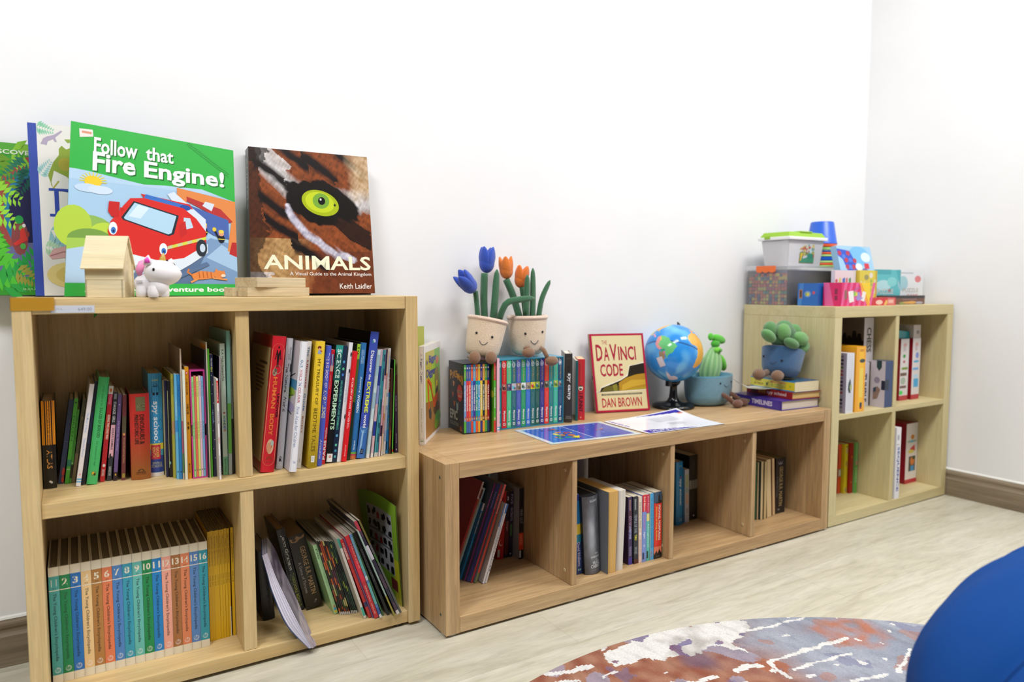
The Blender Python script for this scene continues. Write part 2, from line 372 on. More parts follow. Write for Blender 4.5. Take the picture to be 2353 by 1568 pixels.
B0, B1, BY, BYB, ZB = -1.4799, -.0165, -.0074, .3795, .4223
r = root('low_bookcase', (B0, BY, 0), label='long low oak-coloured bookcase of four open cells lying on its side', cat='bookcase')
W = B1 - B0; D = BYB - BY
s1 = pt('side_panel', MB().box(0, .0374, 0, D, .006, ZB, 'fff' * 2), 'oak_z', r); s2 = pt('side_panel', MB().box(W - .0348, W, 0, D, .006, ZB, 'fff' * 2), 'oak_z', r)
pt('top_panel', MB().box(.0376, W - .035, 0, D, .3833, ZB - .0002, 'fff' * 2), 'oak_x', r); pt('bottom_panel', MB().box(.0376, W - .035, 0, D, .0065, .0457, 'fff' * 2), 'oak_x', r)
for z in (.05, .385):
    for y in (.028, D - .03):
        b = MB().lathe([(.0042, 0), (.0042, .0006)], '8d9694', 16, Matrix.Rotation(R(-90), 4, 'Y')); b.lathe([(.0016, 0), (.0016, .0008)], '15181a', 6, Matrix.Rotation(R(-90), 4, 'Y'), 1); b.build('screw', ['metal_screw', 'black_gloss'], s1, (0, y, z))
for a, b in ((-1.1085, -1.0923), (-.7576, -.7413), (-.4073, -.3893)):
    d = pt('divider', MB().box(a - B0, b - B0, .003, D, .046, .383, 'fff' * 2), 'oak_z', r)
    for z in (.078, .352):
        MB().lathe([(.0062, 0), (.0058, .001), (.003, .0014)], 'c6ae86', 20, Matrix.Rotation(R(-90), 4, 'Y')).build('screw_cap', 'plastic', d, (a - B0 - .0001, .035, z))
for x in (.022, .38, .74, 1.1, W - .02):
    for y in (.026, D - .03): MB().lathe([(.0185, 0), (.02, .002), (.02, .006)], 'e4e2dc', 20).build('foot', 'plastic', r, (x, y, 0))

C1 = .7655
r = root('cube_bookcase', (0, 0, 0), label='pale birch two-by-two cube bookcase in the corner with toys stored on top', cat='bookcase')
D = .386
pt('top_panel', MB().box(0, C1, 0, D, .7315, .77, 'fff' * 2), 'birch_x', r); pt('bottom_panel', MB().box(0, C1, 0, D, .003, .0387, 'fff' * 2), 'birch_x', r)
pt('side_panel', MB().box(0, .0415, 0, D, .0389, .7313, 'fff' * 2), 'birch_z', r)
sp = pt('side_panel', MB().box(.726, C1, 0, D, .0389, .7313, 'fff' * 2), 'birch_z', r)
pt('shelf', MB().box(.0417, .7258, .001, D, .3752, .3938, 'fff' * 2), 'birch_x', r)
for z0, z1 in ((.394, .7313), (.0389, .375)): pt('divider', MB().box(.3693, .3909, .001, D, z0, z1, 'fff' * 2), 'birch_z', r)
for x in (.03, C1 - .03):
    for y in (.03, D - .03): MB().lathe([(.013, 0), (.013, .003)], '2e2c28', 14).build('glide', 'plastic', r, (x, y, 0))

# ------------------------------------------------------------------ books
def book(x, y, z, t, h, th=0, d=.15, c='808080', s=None, pg='e6dcc4', kind='h', art=None, lart=None, rart=None, label='', group=None, name='book', cat='book', rz=0, bulge=None, lc=None, rc=None, rx=0, pmat='pages', cmat='print_gloss', gap=None):
    """One standing book: spine towards -y, thickness t along x, leaning by th degrees; x, y, z is the spine's lower left corner on its shelf."""
    th = R(th); zo = z + (t * math.sin(th) if th > 0 else 0) + .0003
    q = root(name, (x, y, zo), (rx, th, rz), label, cat, group)
    bt = {'h': min(.0022, t * .16), 'p': min(.0007, t * .12), 'm': min(.0003, t * .1)}[kind]
    ins = {'h': .003, 'p': .0004, 'm': .0002}[kind] if gap is None else gap
    bl = (min(.0025, t * .1) if kind == 'h' and t > .012 else 0) if bulge is None else bulge
    bf = (lambda u: bl * (1 - (2 * u - 1) ** 2)) if bl else None
    s = s or c; lc = lc or c; rc = rc or c
    mb = MB()
    mb.cbox(0, bt, 0, d, 0, h, (c, c, s, c, lc, 'd8d0c0')); mb.cbox(t - bt, t, 0, d, 0, h, (c, c, s, c, 'd8d0c0', rc))
    n = 8 if bl else 1
    for i in range(n):
        u0, u1 = i / n, (i + 1) / n; a = bt + (t - 2 * bt) * u0; b = bt + (t - 2 * bt) * u1
        f0 = -(bf((a) / t) if bf else 0); f1 = -(bf(b / t) if bf else 0)
        vs = [(a, f0, 0), (b, f1, 0), (b, f1, h), (a, f0, h), (a, bt, 0), (b, bt, 0), (b, bt, h), (a, bt, h)]
        mb.add(vs, [(0, 1, 2, 3), (7, 6, 5, 4), (3, 2, 6, 7), (4, 5, 1, 0)], s)
    if art:
        A = Art(mb, (0, 0, h), (t, 0, 0), (0, 0, -h), bf); art(A)
    if lart: lart(Art(mb, (0, d, h), (0, -d, 0), (0, 0, -h)))
    if rart: rart(Art(mb, (t, 0, h), (0, d, 0), (0, 0, -h)))
    mb.build('cover', cmat, q)
    e = min(.0002, t * .03)
    MB().box(bt + e, t - bt - e, bt + .0005, d - ins, ins, h - ins, pg).build('page_block', pmat, q)
    return q

def T(*a, **k): return lambda A: A.text(*a, **k)
def spine(*ops):
    """ops: ('t', text, col, v0, v1, u0, u1, way, bold) lettering, ('r', u0, v0, u1, v1, col) band, ('e', u, v, ru, rv, col) spot, ('p', pts, col) shape."""
    def f(A):
        for o in ops:
            if o[0] == 't':
                _, tx, col, v0, v1 = o[:5]; u0, u1 = (o[5], o[6]) if len(o) > 6 else (.2, .8)
                A.text(tx, u0, v0, u1, v1, col, o[7] if len(o) > 7 else 'd', o[8] if len(o) > 8 else .012)
            elif o[0] == 'r': A.rect(*o[1:])
            elif o[0] == 'e': A.ell(*o[1:])
            else: A.poly(o[1], o[2])
    return f
# measured places: x, y, thickness, height, lean in degrees
GEO = {
 'AUL': {
  'atlas': (-2.2672, 0.2279, 0.0225, 0.18, 0.6),
  'navy': (-2.2431, 0.2567, 0.0086, 0.177, 8.5),
  'green1': (-2.2315, 0.2515, 0.0071, 0.179, 7.7),
  'green2': (-2.2239, 0.2518, 0.0037, 0.155, 7.7),
  'olive': (-2.2198, 0.254, 0.0061, 0.176, 8.9),
  'white': (-2.212, 0.2145, 0.0082, 0.212, 8.8),
  'dark': (-2.2018, 0.2237, 0.006, 0.216, 8.4),
  'snake': (-2.1931, 0.2157, 0.0189, 0.224, 7.8),
  'redwhite': (-2.1689, 0.2283, 0.0084, 0.203, 6.8),
  'pink': (-2.1559, 0.2302, 0.0081, 0.189, 5.8),
  'purple': (-2.1445, 0.2246, 0.0071, 0.184, 4.9),
  'maroon': (-2.1296, 0.2198, 0.0074, 0.182, 2.7),
  'dino': (-2.1111, 0.2105, 0.0371, 0.184, 0.5),
  'spy': (-2.0736, 0.2247, 0.026, 0.224, 0.5),
  'c1': (-2.0458, 0.2137, 0.0015, 0.209, 0.3),
  'c2': (-2.0449, 0.2001, 0.0043, 0.21, 0.5),
  'c3': (-2.0395, 0.1951, 0.006, 0.209, 0.3),
  'yel': (-2.0331, 0.1832, 0.0046, 0.225, 0.3),
  'lb': (-2.0281, 0.1698, 0.005, 0.226, 0.3),
  'bl': (-2.0227, 0.1665, 0.0052, 0.225, 0.3),
  'tall': (-2.0171, 0.1608, 0.0027, 0.28, 0.3),
  'wh2': (-2.0133, 0.1555, 0.0048, 0.235, 0.2),
  'orange': (-2.0074, 0.161, 0.0076, 0.241, 0.0),
  'slip': (-1.9982, 0.1551, 0.0289, 0.233, -0.3),
  'dk': (-1.9689, 0.1495, 0.0023, 0.277, -0.1),
  'tan': (-1.9661, 0.1476, 0.002, 0.293, 0.0),
  'gr': (-1.9627, 0.1514, 0.0037, 0.278, -0.1),
  'dots': (-1.9573, 0.1499, 0.0057, 0.266, -0.3),
  'wr': (-1.9512, 0.1169, 0.0033, 0.217, -0.3),
  'nav2': (-1.9475, 0.1466, 0.0025, 0.261, 1.6),
  'wonder': (-1.9375, 0.153, 0.0098, 0.288, 0.0),
  'teal': (-1.9273, 0.147, 0.0069, 0.316, 0.5),
  'grey': (-1.9185, 0.1525, 0.0042, 0.307, 0.0),
 },
 'AUR': {
  'human': (-1.8661, 0.1237, 0.0288, 0.302, 6.5),
  'natural': (-1.8279, 0.1419, 0.014, 0.296, 5.9),
  'atlas2': (-1.8095, 0.1004, 0.0156, 0.29, 6.2),
  'guide': (-1.7857, 0.1266, 0.009, 0.289, 6.1),
  'treas': (-1.7658, 0.1137, 0.0213, 0.288, 5.0),
  'bigbook': (-1.7429, 0.1227, 0.0124, 0.277, 5.9),
  'paris': (-1.7284, 0.133, 0.0082, 0.267, 6.3),
  'science': (-1.7181, 0.1368, 0.027, 0.275, 6.7),
  'whitep': (-1.6903, 0.136, 0.0089, 0.282, 7.1),
  'amst': (-1.6809, 0.1322, 0.0122, 0.261, 7.1),
  'lime': (-1.6649, 0.141, 0.0079, 0.277, 6.4),
  'women': (-1.6565, 0.1449, 0.0147, 0.279, 6.6),
  'extreme': (-1.6414, 0.1406, 0.0208, 0.305, 7.7),
  'm1': (-1.6184, 0.1355, 0.0068, 0.262, 7.4),
  'm2': (-1.6066, 0.1389, 0.0061, 0.262, 6.4),
  'm3': (-1.5963, 0.1417, 0.0036, 0.26, 5.7),
  'm4': (-1.5919, 0.1412, 0.0036, 0.26, 5.6),
  'm5': (-1.5863, 0.1403, 0.0042, 0.261, 5.3),
  'm6': (-1.5783, 0.1446, 0.0042, 0.261, 4.6),
  'm7': (-1.5706, 0.1507, 0.0054, 0.262, 4.2),
  'amelia': (-1.5612, 0.1576, 0.0076, 0.2, 3.1),
  'brown': (-1.5545, 0.1522, 0.0052, 0.21, 2.4),
  'gthin': (-1.548, 0.1484, 0.0026, 0.233, 2.3),
  'dpurple': (-1.5368, 0.1557, 0.0078, 0.195, 0.2),
 },
 'ALR': {
  'shand': (-1.8449, 0.2358, 0.0281, 0.172, -3.4),
  'grisham': (-1.7642, 0.2442, 0.0199, 0.216, -11.6),
  'martin': (-1.7405, 0.2361, 0.0405, 0.196, -12.4),
  'lg': (-1.689, 0.1794, 0.0092, 0.188, -15.3),
  's1': (-1.6779, 0.1707, 0.0226, 0.201, -15.6),
  's2': (-1.6518, 0.1638, 0.013, 0.199, -16.3),
  'tw': (-1.6348, 0.1207, 0.0056, 0.218, -17.1),
  'r1': (-1.6239, 0.1171, 0.0066, 0.217, -18.3),
  'pu': (-1.6166, 0.1123, 0.0029, 0.22, -18.3),
  'r2': (-1.6131, 0.1063, 0.0101, 0.227, -18.3),
  'mu': (-1.6016, 0.1039, 0.0058, 0.23, -18.4),
  'g1': (-1.5919, 0.1111, 0.0035, 0.23, -19.1),
  'bk': (-1.5813, 0.1076, 0.0067, 0.235, -20.6),
  'db': (-1.5704, 0.0894, 0.0037, 0.246, -21.4),
  'wr': (-1.5594, 0.0995, 0.0071, 0.27, -22.8),
  'dg': (-1.55, 0.1022, 0.0045, 0.269, -22.4),
 },
 'B1': {
  'redw': (-1.3579, 0.2068, 0.0051, 0.27, 21.6),
  'ltblue': (-1.352, 0.1988, 0.0047, 0.253, 21.6),
  'bluegold': (-1.3428, 0.1854, 0.0056, 0.211, 20.6),
  'mag': (-1.3364, 0.172, 0.0036, 0.27, 20.6),
  'pur': (-1.3322, 0.161, 0.0047, 0.27, 20.6),
  'red': (-1.3268, 0.1518, 0.0051, 0.27, 20.6),
  'ored': (-1.319, 0.1445, 0.0063, 0.27, 20.2),
  'bw': (-1.3039, 0.129, 0.0062, 0.218, 18.8),
  'bw2': (-1.2953, 0.1296, 0.0049, 0.215, 18.6),
 },
 'B1b': {
  'redc': (-1.1854, 0.2539, 0.0216, 0.199, 3.2),
  'dk3': (-1.1603, 0.2554, 0.013, 0.195, 2.4),
  'dk2': (-1.1458, 0.254, 0.0116, 0.196, 2.0),
  'wb': (-1.1288, 0.2253, 0.0151, 0.209, 0.6),
 },
 'B2': {
  'wizard': (-1.052, 0.0465, 0.0181, 0.225, -3.6),
  'hugo': (-1.0335, 0.035, 0.0535, 0.22, -3.6),
  'pagesy': (-0.9794, 0.0079, 0.038, 0.229, 0.7),
  'pagesw': (-0.941, 0.0099, 0.028, 0.227, 1.1),
  'purp': (-0.8864, 0.025, 0.0141, 0.197, -1.0),
  'dark': (-0.8684, 0.0219, 0.0163, 0.197, -1.6),
  'pkw': (-0.851, 0.0208, 0.0114, 0.194, -0.9),
  'eb1': (-0.8393, 0.02, 0.0152, 0.197, -0.5),
  'eb2': (-0.8222, 0.0207, 0.0118, 0.196, -0.8),
  'bl': (-0.8096, 0.02, 0.0143, 0.197, -0.9),
  'arthur': (-0.7941, 0.0195, 0.0293, 0.198, -0.8),
 },
 'B3': {
  'spyb': (-0.528, 0.2003, 0.0315, 0.214, -1.2),
  'bt': (-0.4867, 0.2059, 0.0059, 0.185, -1.8),
  'wh': (-0.4804, 0.2046, 0.0184, 0.182, -1.7),
  'bk': (-0.4485, 0.218, 0.038, 0.222, -1.2),
 },
 'B4': {
  'g': (-0.2564, 0.1009, 0.0043, 0.198, -0.1),
  'p1': (-0.2503, 0.0994, 0.0089, 0.198, -0.5),
  'p2': (-0.2407, 0.0925, 0.0135, 0.201, -0.6),
  'p3': (-0.2267, 0.0886, 0.0122, 0.2, -0.6),
  'p4': (-0.204, 0.094, 0.025, 0.203, -3.5),
  'p5': (-0.1663, 0.1009, 0.0142, 0.202, -3.3),
  'martin2': (-0.1471, 0.1069, 0.0605, 0.197, -0.7),
 },
}
def shelf_row(key, z, specs, group, ymax, dflt=None):
    for nm, sp in specs:
        x, y, t, h, th = GEO[key][nm]
        kw = dict(dflt or {}); kw.update(sp); ops = kw.pop('ops', None)
        d = kw.pop('d', None) or min(h * .72, .2); d = min(d, ymax - y)
        if ops: kw['art'] = spine(*ops)
        book(x, y, z, t, h, th, d, group=group, **kw)

# ---- pine bookcase, upper cells -------------------------------------------------
def spyman(A, u, v, s):
    A.ell(u, v, .16 * s, .012 * s, '16202c'); A.rect(u - .2 * s, v + .012 * s, u + .2 * s, v + .018 * s, '16202c')
    A.poly([(u - .3 * s, v + .02 * s), (u + .3 * s, v + .02 * s), (u + .36 * s, v + .07 * s), (u + .2 * s, v + .075 * s), (u - .25 * s, v + .075 * s)], '14161c')
    A.ell(u + .1 * s, v + .075 * s, .5 * s, .014 * s, 'b84a58'); A.rect(u - .2 * s, v + .075 * s, u - .05 * s, v + .1 * s, '14161c'); A.rect(u + .06 * s, v + .075 * s, u + .2 * s, v + .1 * s, '14161c')
def spy_south(A):
    A.rect(.0, .0, 1, .4, '4fb0e0'); A.rect(0, .4, 1, .745, '3a9fd8'); A.ell(.82, .5, .17, .055, '1f63a8'); A.text('GIBBS', .25, .055, .75, .075, 'd8e070'); spyman(A, .5, .11, 1)
    A.text('spy school', .2, .27, .72, .67, 'f4f8fa', 'd', .02)
    A.rect(0, .68, 1, .74, 'e8dc50'); A.rect(0, .74, 1, .8, '4aa8c8'); A.rect(0, .8, 1, .96, '30489c'); A.rect(0, .965, 1, 1, 'e8e4e0')
    A.rect(.08, .695, .78, .835, 'd03850'); A.text('GOES', .46, .715, .68, .815, 'f0d060', 'd', .02); A.text('SOUTH', .17, .715, .4, .815, 'f0d060', 'd', .02)
    A.text('SIMON &', .15, .86, .85, .885, 'd0d0a0'); A.text('SCHUSTER', .1, .89, .9, .915, 'd0d0a0')
def dinos(A):
    for i in range(14): A.rect(0, .45 + i * .039, 1, .45 + i * .039 + .04, mixc('c03028', '9a5a28', (i + 1) / 12))
    A.rect(.3, .035, .78, .2, '6b6a48')
    for i in range(7): A.line([(.32 + i * .04, .19 - i * .01), (.42 + i * .03, .1 + i * .008), (.74, .06 + i * .018)], .035, ['4c4c34', '8f8c62'][i % 2])
    A.text('DINOSAURS &', .47, .24, .72, .585, '3c2018', 'd', .01); A.text('PREHISTORIC LIFE', .22, .24, .42, .585, '3c2018', 'd', .01)
    A.ell(.5, .905, .17, .03, '50331c', 16, 180, 360); A.ell(.5, .9, .09, .016, '9a6030', 16, 180, 360); A.rect(.25, .912, .75, .92, '50331c'); A.text('FOX CHAPEL', .25, .928, .75, .94, '50331c')
def slip_art(A):
    pass
AULS = [
 ('atlas', dict(c='15130f', kind='h', label='orange and black spine with orange capital letters, nearest the left panel of the pine bookcase', pg='c8b494', ops=[('r', 0, 0, 1, .5, 'f09a1c'), ('t', 'VIRTUE ACCORDION', '9a6414', .05, .48, .4, .62), ('t', 'ATLAS', 'e6a04c', .56, .77, .3, .72), ('e', .52, .92, .1, .012, 'c8c4bc'), ('e', .62, .93, .08, .012, 'c8c4bc')])),
 ('navy', dict(c='2b3350', s='2f3a5c', kind='h', label='slim dark navy spine with a red blot at its foot', ops=[('e', .75, .86, .3, .05, 'c8382c'), ('e', .8, .95, .25, .04, 'c8382c'), ('r', .1, .5, .9, .505, '5a6a8c')])),
 ('green1', dict(c='3f9a2e', s='52b53c', kind='p', label='thin bright green spine right of the slim navy book', ops=[('e', .5, .05, .25, .01, '20401c'), ('r', 0, .72, 1, .8, '2c8468'), ('t', 'GREEN', '2e7a24', .2, .5), ('r', 0, .83, 1, .838, 'c0dcc0')])),
 ('green2', dict(c='358a28', s='46a232', kind='p', label='short thin green spine half hidden behind a brighter green one', ops=[('r', 0, .72, 1, .735, 'a8d8a0'), ('r', 0, .75, 1, .93, '14200f'), ('t', 'WONDERLAND', '235e18', .1, .6)])),
 ('olive', dict(c='55553a', s='5e5e42', kind='h', label='dull olive spine between the green ones and the white one', ops=[('r', 0, .65, 1, 1, '857658'), ('e', .6, .23, .3, .02, '8c8a5c')])),
 ('white', dict(c='dcdce4', s='eceaf0', kind='h', label='white spine with pale blue lettering and two blue bars at the foot', ops=[('t', 'The Moon of River', '9cb8e0', .28, .48, .3, .75), ('t', 'Shannon Stocker', '9cb8e0', .53, .72, .3, .75), ('e', .55, .885, .2, .012, 'e8b0c0'), ('r', 0, .925, 1, .938, '58b0e4'), ('r', 0, .95, 1, .962, '58b0e4')])),
 ('dark', dict(c='232b42', s='1c2238', kind='h', label='dark blue hardback squeezed between the white spine and the thick green one', ops=[('r', .2, .3, .8, .6, '28345c')])),
 ('snake', dict(c='3fae62', s='48bb6c', kind='h', label='thick green field guide with dark lettering about snakes', pg='a89c84', ops=[('t', 'A Field Guide to the', '1f7a40', .08, .27, .48, .66), ('t', 'SNAKES OF BORNEO', '14301c', .285, .565, .42, .72, 'd', .02), ('t', 'R.B. Stuebing and R.F. Inger', '1f7a40', .6, .83, .42, .62), ('e', .56, .9, .23, .022, '8a6c1c'), ('e', .5, .895, .12, .012, 'e0b030'), ('e', .64, .905, .1, .012, '2c2410')])),
 ('redwhite', dict(c='b01c2c', s='c8202c', kind='p', label='red paperback spine with a white head and orange badge', ops=[('r', 0, 0, 1, .085, 'ece6e4'), ('e', .5, .045, .3, .02, 'e08040'), ('r', 0, .085, 1, .2, 'd83a5c'), ('t', 'Danny', 'f0a8b8', .1, .19), ('r', 0, .3, 1, .56, 'd8442c'), ('t', 'GOING THE LONG WAY', 'f6f0e8', .3, .56, .35, .85, 'd', .03), ('e', .55, .83, .3, .016, 'f0e6e4'), ('t', 'ORCHARD', 'f0d8d8', .87, .94)])),
 ('pink', dict(c='2e3138', s='32363e', kind='p', label='charcoal and pink spine with black drips, right of the red paperback', ops=[('r', .2, .02, .8, .08, '9aa0a8'), ('t', 'STARGAZE', 'e8e8ec', .11, .25), ('t', 'GIRLS', 'e8e8ec', .27, .34), ('r', 0, .37, 1, .74, 'efb6c6'), ('t', 'EZRA\'S GAMBLE', '2c2628', .41, .65, .3, .75, 'd', .02), ('e', .3, .72, .2, .03, '1c1a1c'), ('e', .7, .74, .25, .02, '32363e'), ('t', 'RANDOM', 'c0c4c8', .84, .94)])),
 ('purple', dict(c='5a4676', s='6a548a', kind='p', label='purple paperback spine with faint lavender lettering', ops=[('e', .5, .12, .15, .008, 'c8b8e0'), ('t', 'My Nerdy Brother', 'b8a4d8', .31, .66, .3, .7), ('r', 0, .9, 1, 1, '2c2028'), ('e', .5, .93, .2, .012, 'd8a040')])),
 ('maroon', dict(c='5e2a30', s='6e3438', kind='p', label='dark maroon spine with tan lettering, left of the thick red book', ops=[('r', 0, .25, 1, .45, '58503c'), ('e', .5, .46, .3, .015, 'd89c58'), ('t', 'Forest Dreaming Diary', 'c8a468', .5, .8, .3, .75), ('r', .2, .92, .9, .97, '9a8a3c')])),
 ('dino', dict(c='a82a22', s='c43028', kind='h', pg='8c8068', label='thick red book fading to brown with dark lettering about dinosaurs', art=dinos, bulge=.004)),
 ('spy', dict(c='3a94cc', kind='h', pg='cbb890', label='sky blue hardback with a black figure and white lettering, in the left upper cell', art=spy_south, bulge=.004, lc='4a9cc8')),
 ('c1', dict(c='d8cf9c', kind='m', label='very thin cream spine right of the sky blue hardback')),
 ('c2', dict(c='20204a', kind='p', label='slim indigo spine behind the very thin cream one')),
 ('c3', dict(c='12121c', s='181824', kind='p', label='slim black spine left of the yellow-green one', ops=[('r', .0, .1, .15, .9, 'c8d098'), ('e', .4, .85, .2, .015, '7ac8c0')])),
 ('yel', dict(c='b0a83c', s='c8c04c', kind='p', label='yellow-green spine with a salmon patch at mid height', ops=[('r', 0, .45, 1, .58, 'd0a070'), ('t', 'READER', '989030', .05, .2)])),
 ('lb', dict(c='4aa4d8', s='6cc0ec', kind='p', label='light blue reader spine, paler of two touching blue ones', ops=[('r', 0, .44, 1, .55, '3c98dc'), ('t', 'LEARNING', 'b0e0f8', .25, .4), ('e', .5, .93, .2, .01, '204868')])),
 ('bl', dict(c='1f78c0', s='2c8cd4', kind='p', label='mid blue reader spine, deeper of two touching blue ones', ops=[('r', 0, .4, 1, .6, '2a9cc4'), ('t', 'SPEAKING', '1a5ca0', .1, .3), ('e', .5, .93, .2, .01, '183a60')])),
 ('tall', dict(c='b09a84', s='d8c4b0', kind='h', d=.2, label='tall thin board with a bare brown-pink side standing above its neighbours', lc='8c7866', ops=[('r', 0, .55, 1, .8, 'b8607c'), ('r', 0, .8, 1, .95, '5c8c50')])),
 ('wh2', dict(c='dce4d4', s='e8ecdc', kind='p', label='plain off-white spine between the tall board and the orange one')),
 ('orange', dict(c='d08c10', s='e39c18', kind='p', label='orange spine with a heart and black oriental lettering', ops=[('e', .5, .055, .3, .014, 'd83c3c'), ('e', .5, .055, .15, .006, 'f4e8e0'), ('t', '小朋友经典', '5c3c08', .1, .25, .25, .7), ('t', '动物王国', '2c1c04', .33, .42, .25, .75, 'd', .02), ('t', '故事', '2c1c04', .49, .56, .25, .75, 'd', .02), ('t', '童文出版', '5c3c08', .86, .95, .3, .7)])),
 ('dk', dict(c='1e1d24', s='2c3038', kind='p', d=.2, label='dark grey thin book rising behind the pink slipcase')),
 ('tan', dict(c='b8a888', s='d8d0bc', kind='h', d=.2, label='thin tan board with an orange corner, above the pink slipcase', lart=lambda A: A.rect(.6, .02, .98, .16, 'dc9018'))),
 ('gr', dict(c='3a8a1e', s='5cbc30', kind='p', d=.2, label='thin lime green spine right of the pink slipcase')),
 ('dots', dict(c='1c2038', s='20243e', kind='p', d=.2, label='midnight blue spine dotted with tiny white specks', ops=[('t', 'What a Naughty', 'd8d8e0', .03, .1), ('t', 'Bird', 'd0d850', .105, .14), ('t', 'a star is born', '8090c0', .45, .56)] + [('e', .3 + .4 * (i % 2), .17 + i * .075, .09, .004, 'c8ccd8') for i in range(10)])),
 ('wr', dict(c='d6d0ce', s='f0ecec', kind='p', d=.2, label='white spine with a red head band, standing proud in front of the midnight blue one', ops=[('r', 0, .02, 1, .24, 'd8382c'), ('t', 'COMICS', 'f4e8e4', .04, .22), ('t', 'STREAM', '70707c', .32, .44), ('t', 'BEST', 'c85050', .58, .64), ('t', 'SCHOLASTIC', '8080a0', .76, .96)])),
 ('nav2', dict(c='191d36', s='b0a0a8', kind='p', d=.16, label='navy book with a pale edge behind the white and red spine')),
 ('wonder', dict(c='b4c4b8', s='c0d0c0', kind='h', d=.21, label='pale sage picture book spine with coloured letters and dark handwriting', ops=[('t', 'K.A. Holt / Kenard Pak', '20241f', .045, .285, .3, .75, 'd', .01), ('t', 'I', 'a03030', .52, .53, .3, .75, 'd', .03)] + [('t', ch, co, .545 + i * .021, .565 + i * .021, .3, .75, 'd', .03) for i, (ch, co) in enumerate(zip('WONDER', ('2c7a4c', '3a66a8', '2c7a4c', '404850', '3a66a8', 'a86050')))] + [('r', 0, .86, 1, 1, '78b88c'), ('t', 'Random House', '204030', .875, .975, .35, .7)])),
 ('teal', dict(c='6c9c94', s='7cb0a4', kind='h', d=.22, label='tall grey-teal picture book standing highest in its cell', ops=[('r', 0, .5, 1, .85, '5cA040'.lower()), ('r', 0, .85, 1, 1, '9aa4a0')])),
 ('grey', dict(c='2a2a2e', s='86989a', kind='p', d=.22, label='grey spine with tiny dark letters and a black foot beside the divider', ops=[('t', 'the tiger who came for supper', '30383a', .06, .58, .3, .7), ('r', 0, .6, 1, 1, '1a1a1c')])),
]
shelf_row('AUL', .424, AULS, 'books in the upper left cell of the pine bookcase', .377)
# pink slipcase with its five thin readers
x, y, t, h, th = GEO['AUL']['slip']
q = root('slipcase', (x, y, .4243), label='hot pink slipcase with notched sides holding five thin readers', cat='slipcase')
PKC = 'd8489c'; mb = MB(); w_ = .0022; d = .17
for x0, x1 in ((0, w_), (t - w_, t)):
    mb.box(x0, x1, 0, d, 0, h * .39, PKC); mb.box(x0, x1, .012, d, h * .39, h * .5, PKC); mb.box(x0, x1, 0, d, h * .5, h, PKC)
mb.box(w_, t - w_, 0, d, 0, w_, PKC); mb.box(w_, t - w_, 0, d, h - w_, h, PKC); mb.box(w_, t - w_, d - w_, d, w_, h - w_, PKC); mb.build('case', 'print_gloss', q)
n = 5; pw = (t - 2 * w_ - .001) / n
for i, (c, tx, nm) in enumerate((('a0e090', 'Time to Go', 'pale green'), ('f07860', 'Ready to Play', 'coral red'), ('e4ec7c', 'Fun at the Zoo', 'pale yellow'), ('f0c8dc', 'A Day at Home', 'pale pink'), ('84bcec', 'In the Rain', 'pale blue'))):
    book(x + w_ + .0005 + i * pw, y + .001, .4243 + w_ + .0003, pw - .0006, h - 2 * w_ - .012 + (i % 2) * .0015, 0, .155, c=c, kind='m', art=spine(('t', tx, '4a6a50', .05, .2, .3, .75), ('t', tx, '4a6a50', .45, .62, .3, .75), ('e', .5, .93, .25, .008, '607060')), label=nm + ' thin reader inside the hot pink slipcase', group='readers in the pink slipcase', name='reader', cat='book')

def human(A):
    A.poly([(.06 + .88 * (.5 - .5 * math.cos(R(a))), .1 - .045 * math.sin(R(a))) for a in range(0, 181, 15)] + [(.06 + .88 * (.5 + .5 * math.cos(R(a))), .905 + .045 * math.sin(R(a))) for a in range(0, 181, 15)], 'f0dca0')
    u = .52; A.ell(u, .082, .055, .0095, '18140f'); A.poly([(u - .14, .1), (u + .14, .1), (u + .2, .15), (u + .24, .17), (u + .17, .172), (u + .11, .13), (u + .09, .16), (u + .07, .2), (u + .08, .23), (u + .02, .228), (u, .18), (u - .02, .228), (u - .08, .23), (u - .07, .2), (u - .09, .16), (u - .11, .13), (u - .17, .172), (u - .24, .17), (u - .2, .15)], '18140f')
    A.ell(.56, .245, .28, .032, '9a9078'); A.ell(.36, .265, .16, .028, '9a9078'); A.ell(.42, .25, .1, .014, '5c5444'); A.ell(.3, .272, .06, .008, '5c5444')
    for k, (c, o) in enumerate((('3c1c10', .02), ('e87838', 0))):
        A.text('HUMAN', .3 + o, .3, .62 + o, .53, c, 'd', .03); A.text('BODY', .3 + o, .57, .62 + o, .73, c, 'd', .03)
    A.text('UNCOVER', .7, .42, .88, .6, '14100c', 'd', .03)
    A.ell(.52, .81, .26, .055, 'd8b08c'); A.ell(.45, .82, .16, .04, 'c8906c'); A.ell(.66, .785, .12, .02, 'a8b8b0')
    for i in range(3): A.line([(.3 + .05 * i, .905), (.42 + .02 * i, .885 + .006 * i), (.58, .872 + .01 * i), (.74 - .05 * i, .905)], .02, '6a5020')
    A.text('Silver Dolphin', .26, .918, .78, .928, '6a5020')
def human_l(A):
    A.rect(.04, .09, .96, .93, 'a89468'); A.rect(.5, .2, .86, .22, '4c4030')
    rnd = random.Random(4)
    for i in range(7): A.rect(.3 + .02 * i, .24 + i * .03, .8 - rnd.random() * .2, .255 + i * .03, '5a4c36')
def atlas_l(A):
    A.rect(.03, .3, 1, .375, '3c8cb8'); A.ell(.8, .4, .16, .035, '98c43c'); A.ell(.75, .44, .1, .02, 'b4d858'); A.ell(.8, .52, .18, .04, 'b0a8d0')
    A.line([(.92, .25), (.7, .3), (.64, .38), (.9, .42), (.6, .46), (.66, .54), (.9, .57)], .012, '303830')
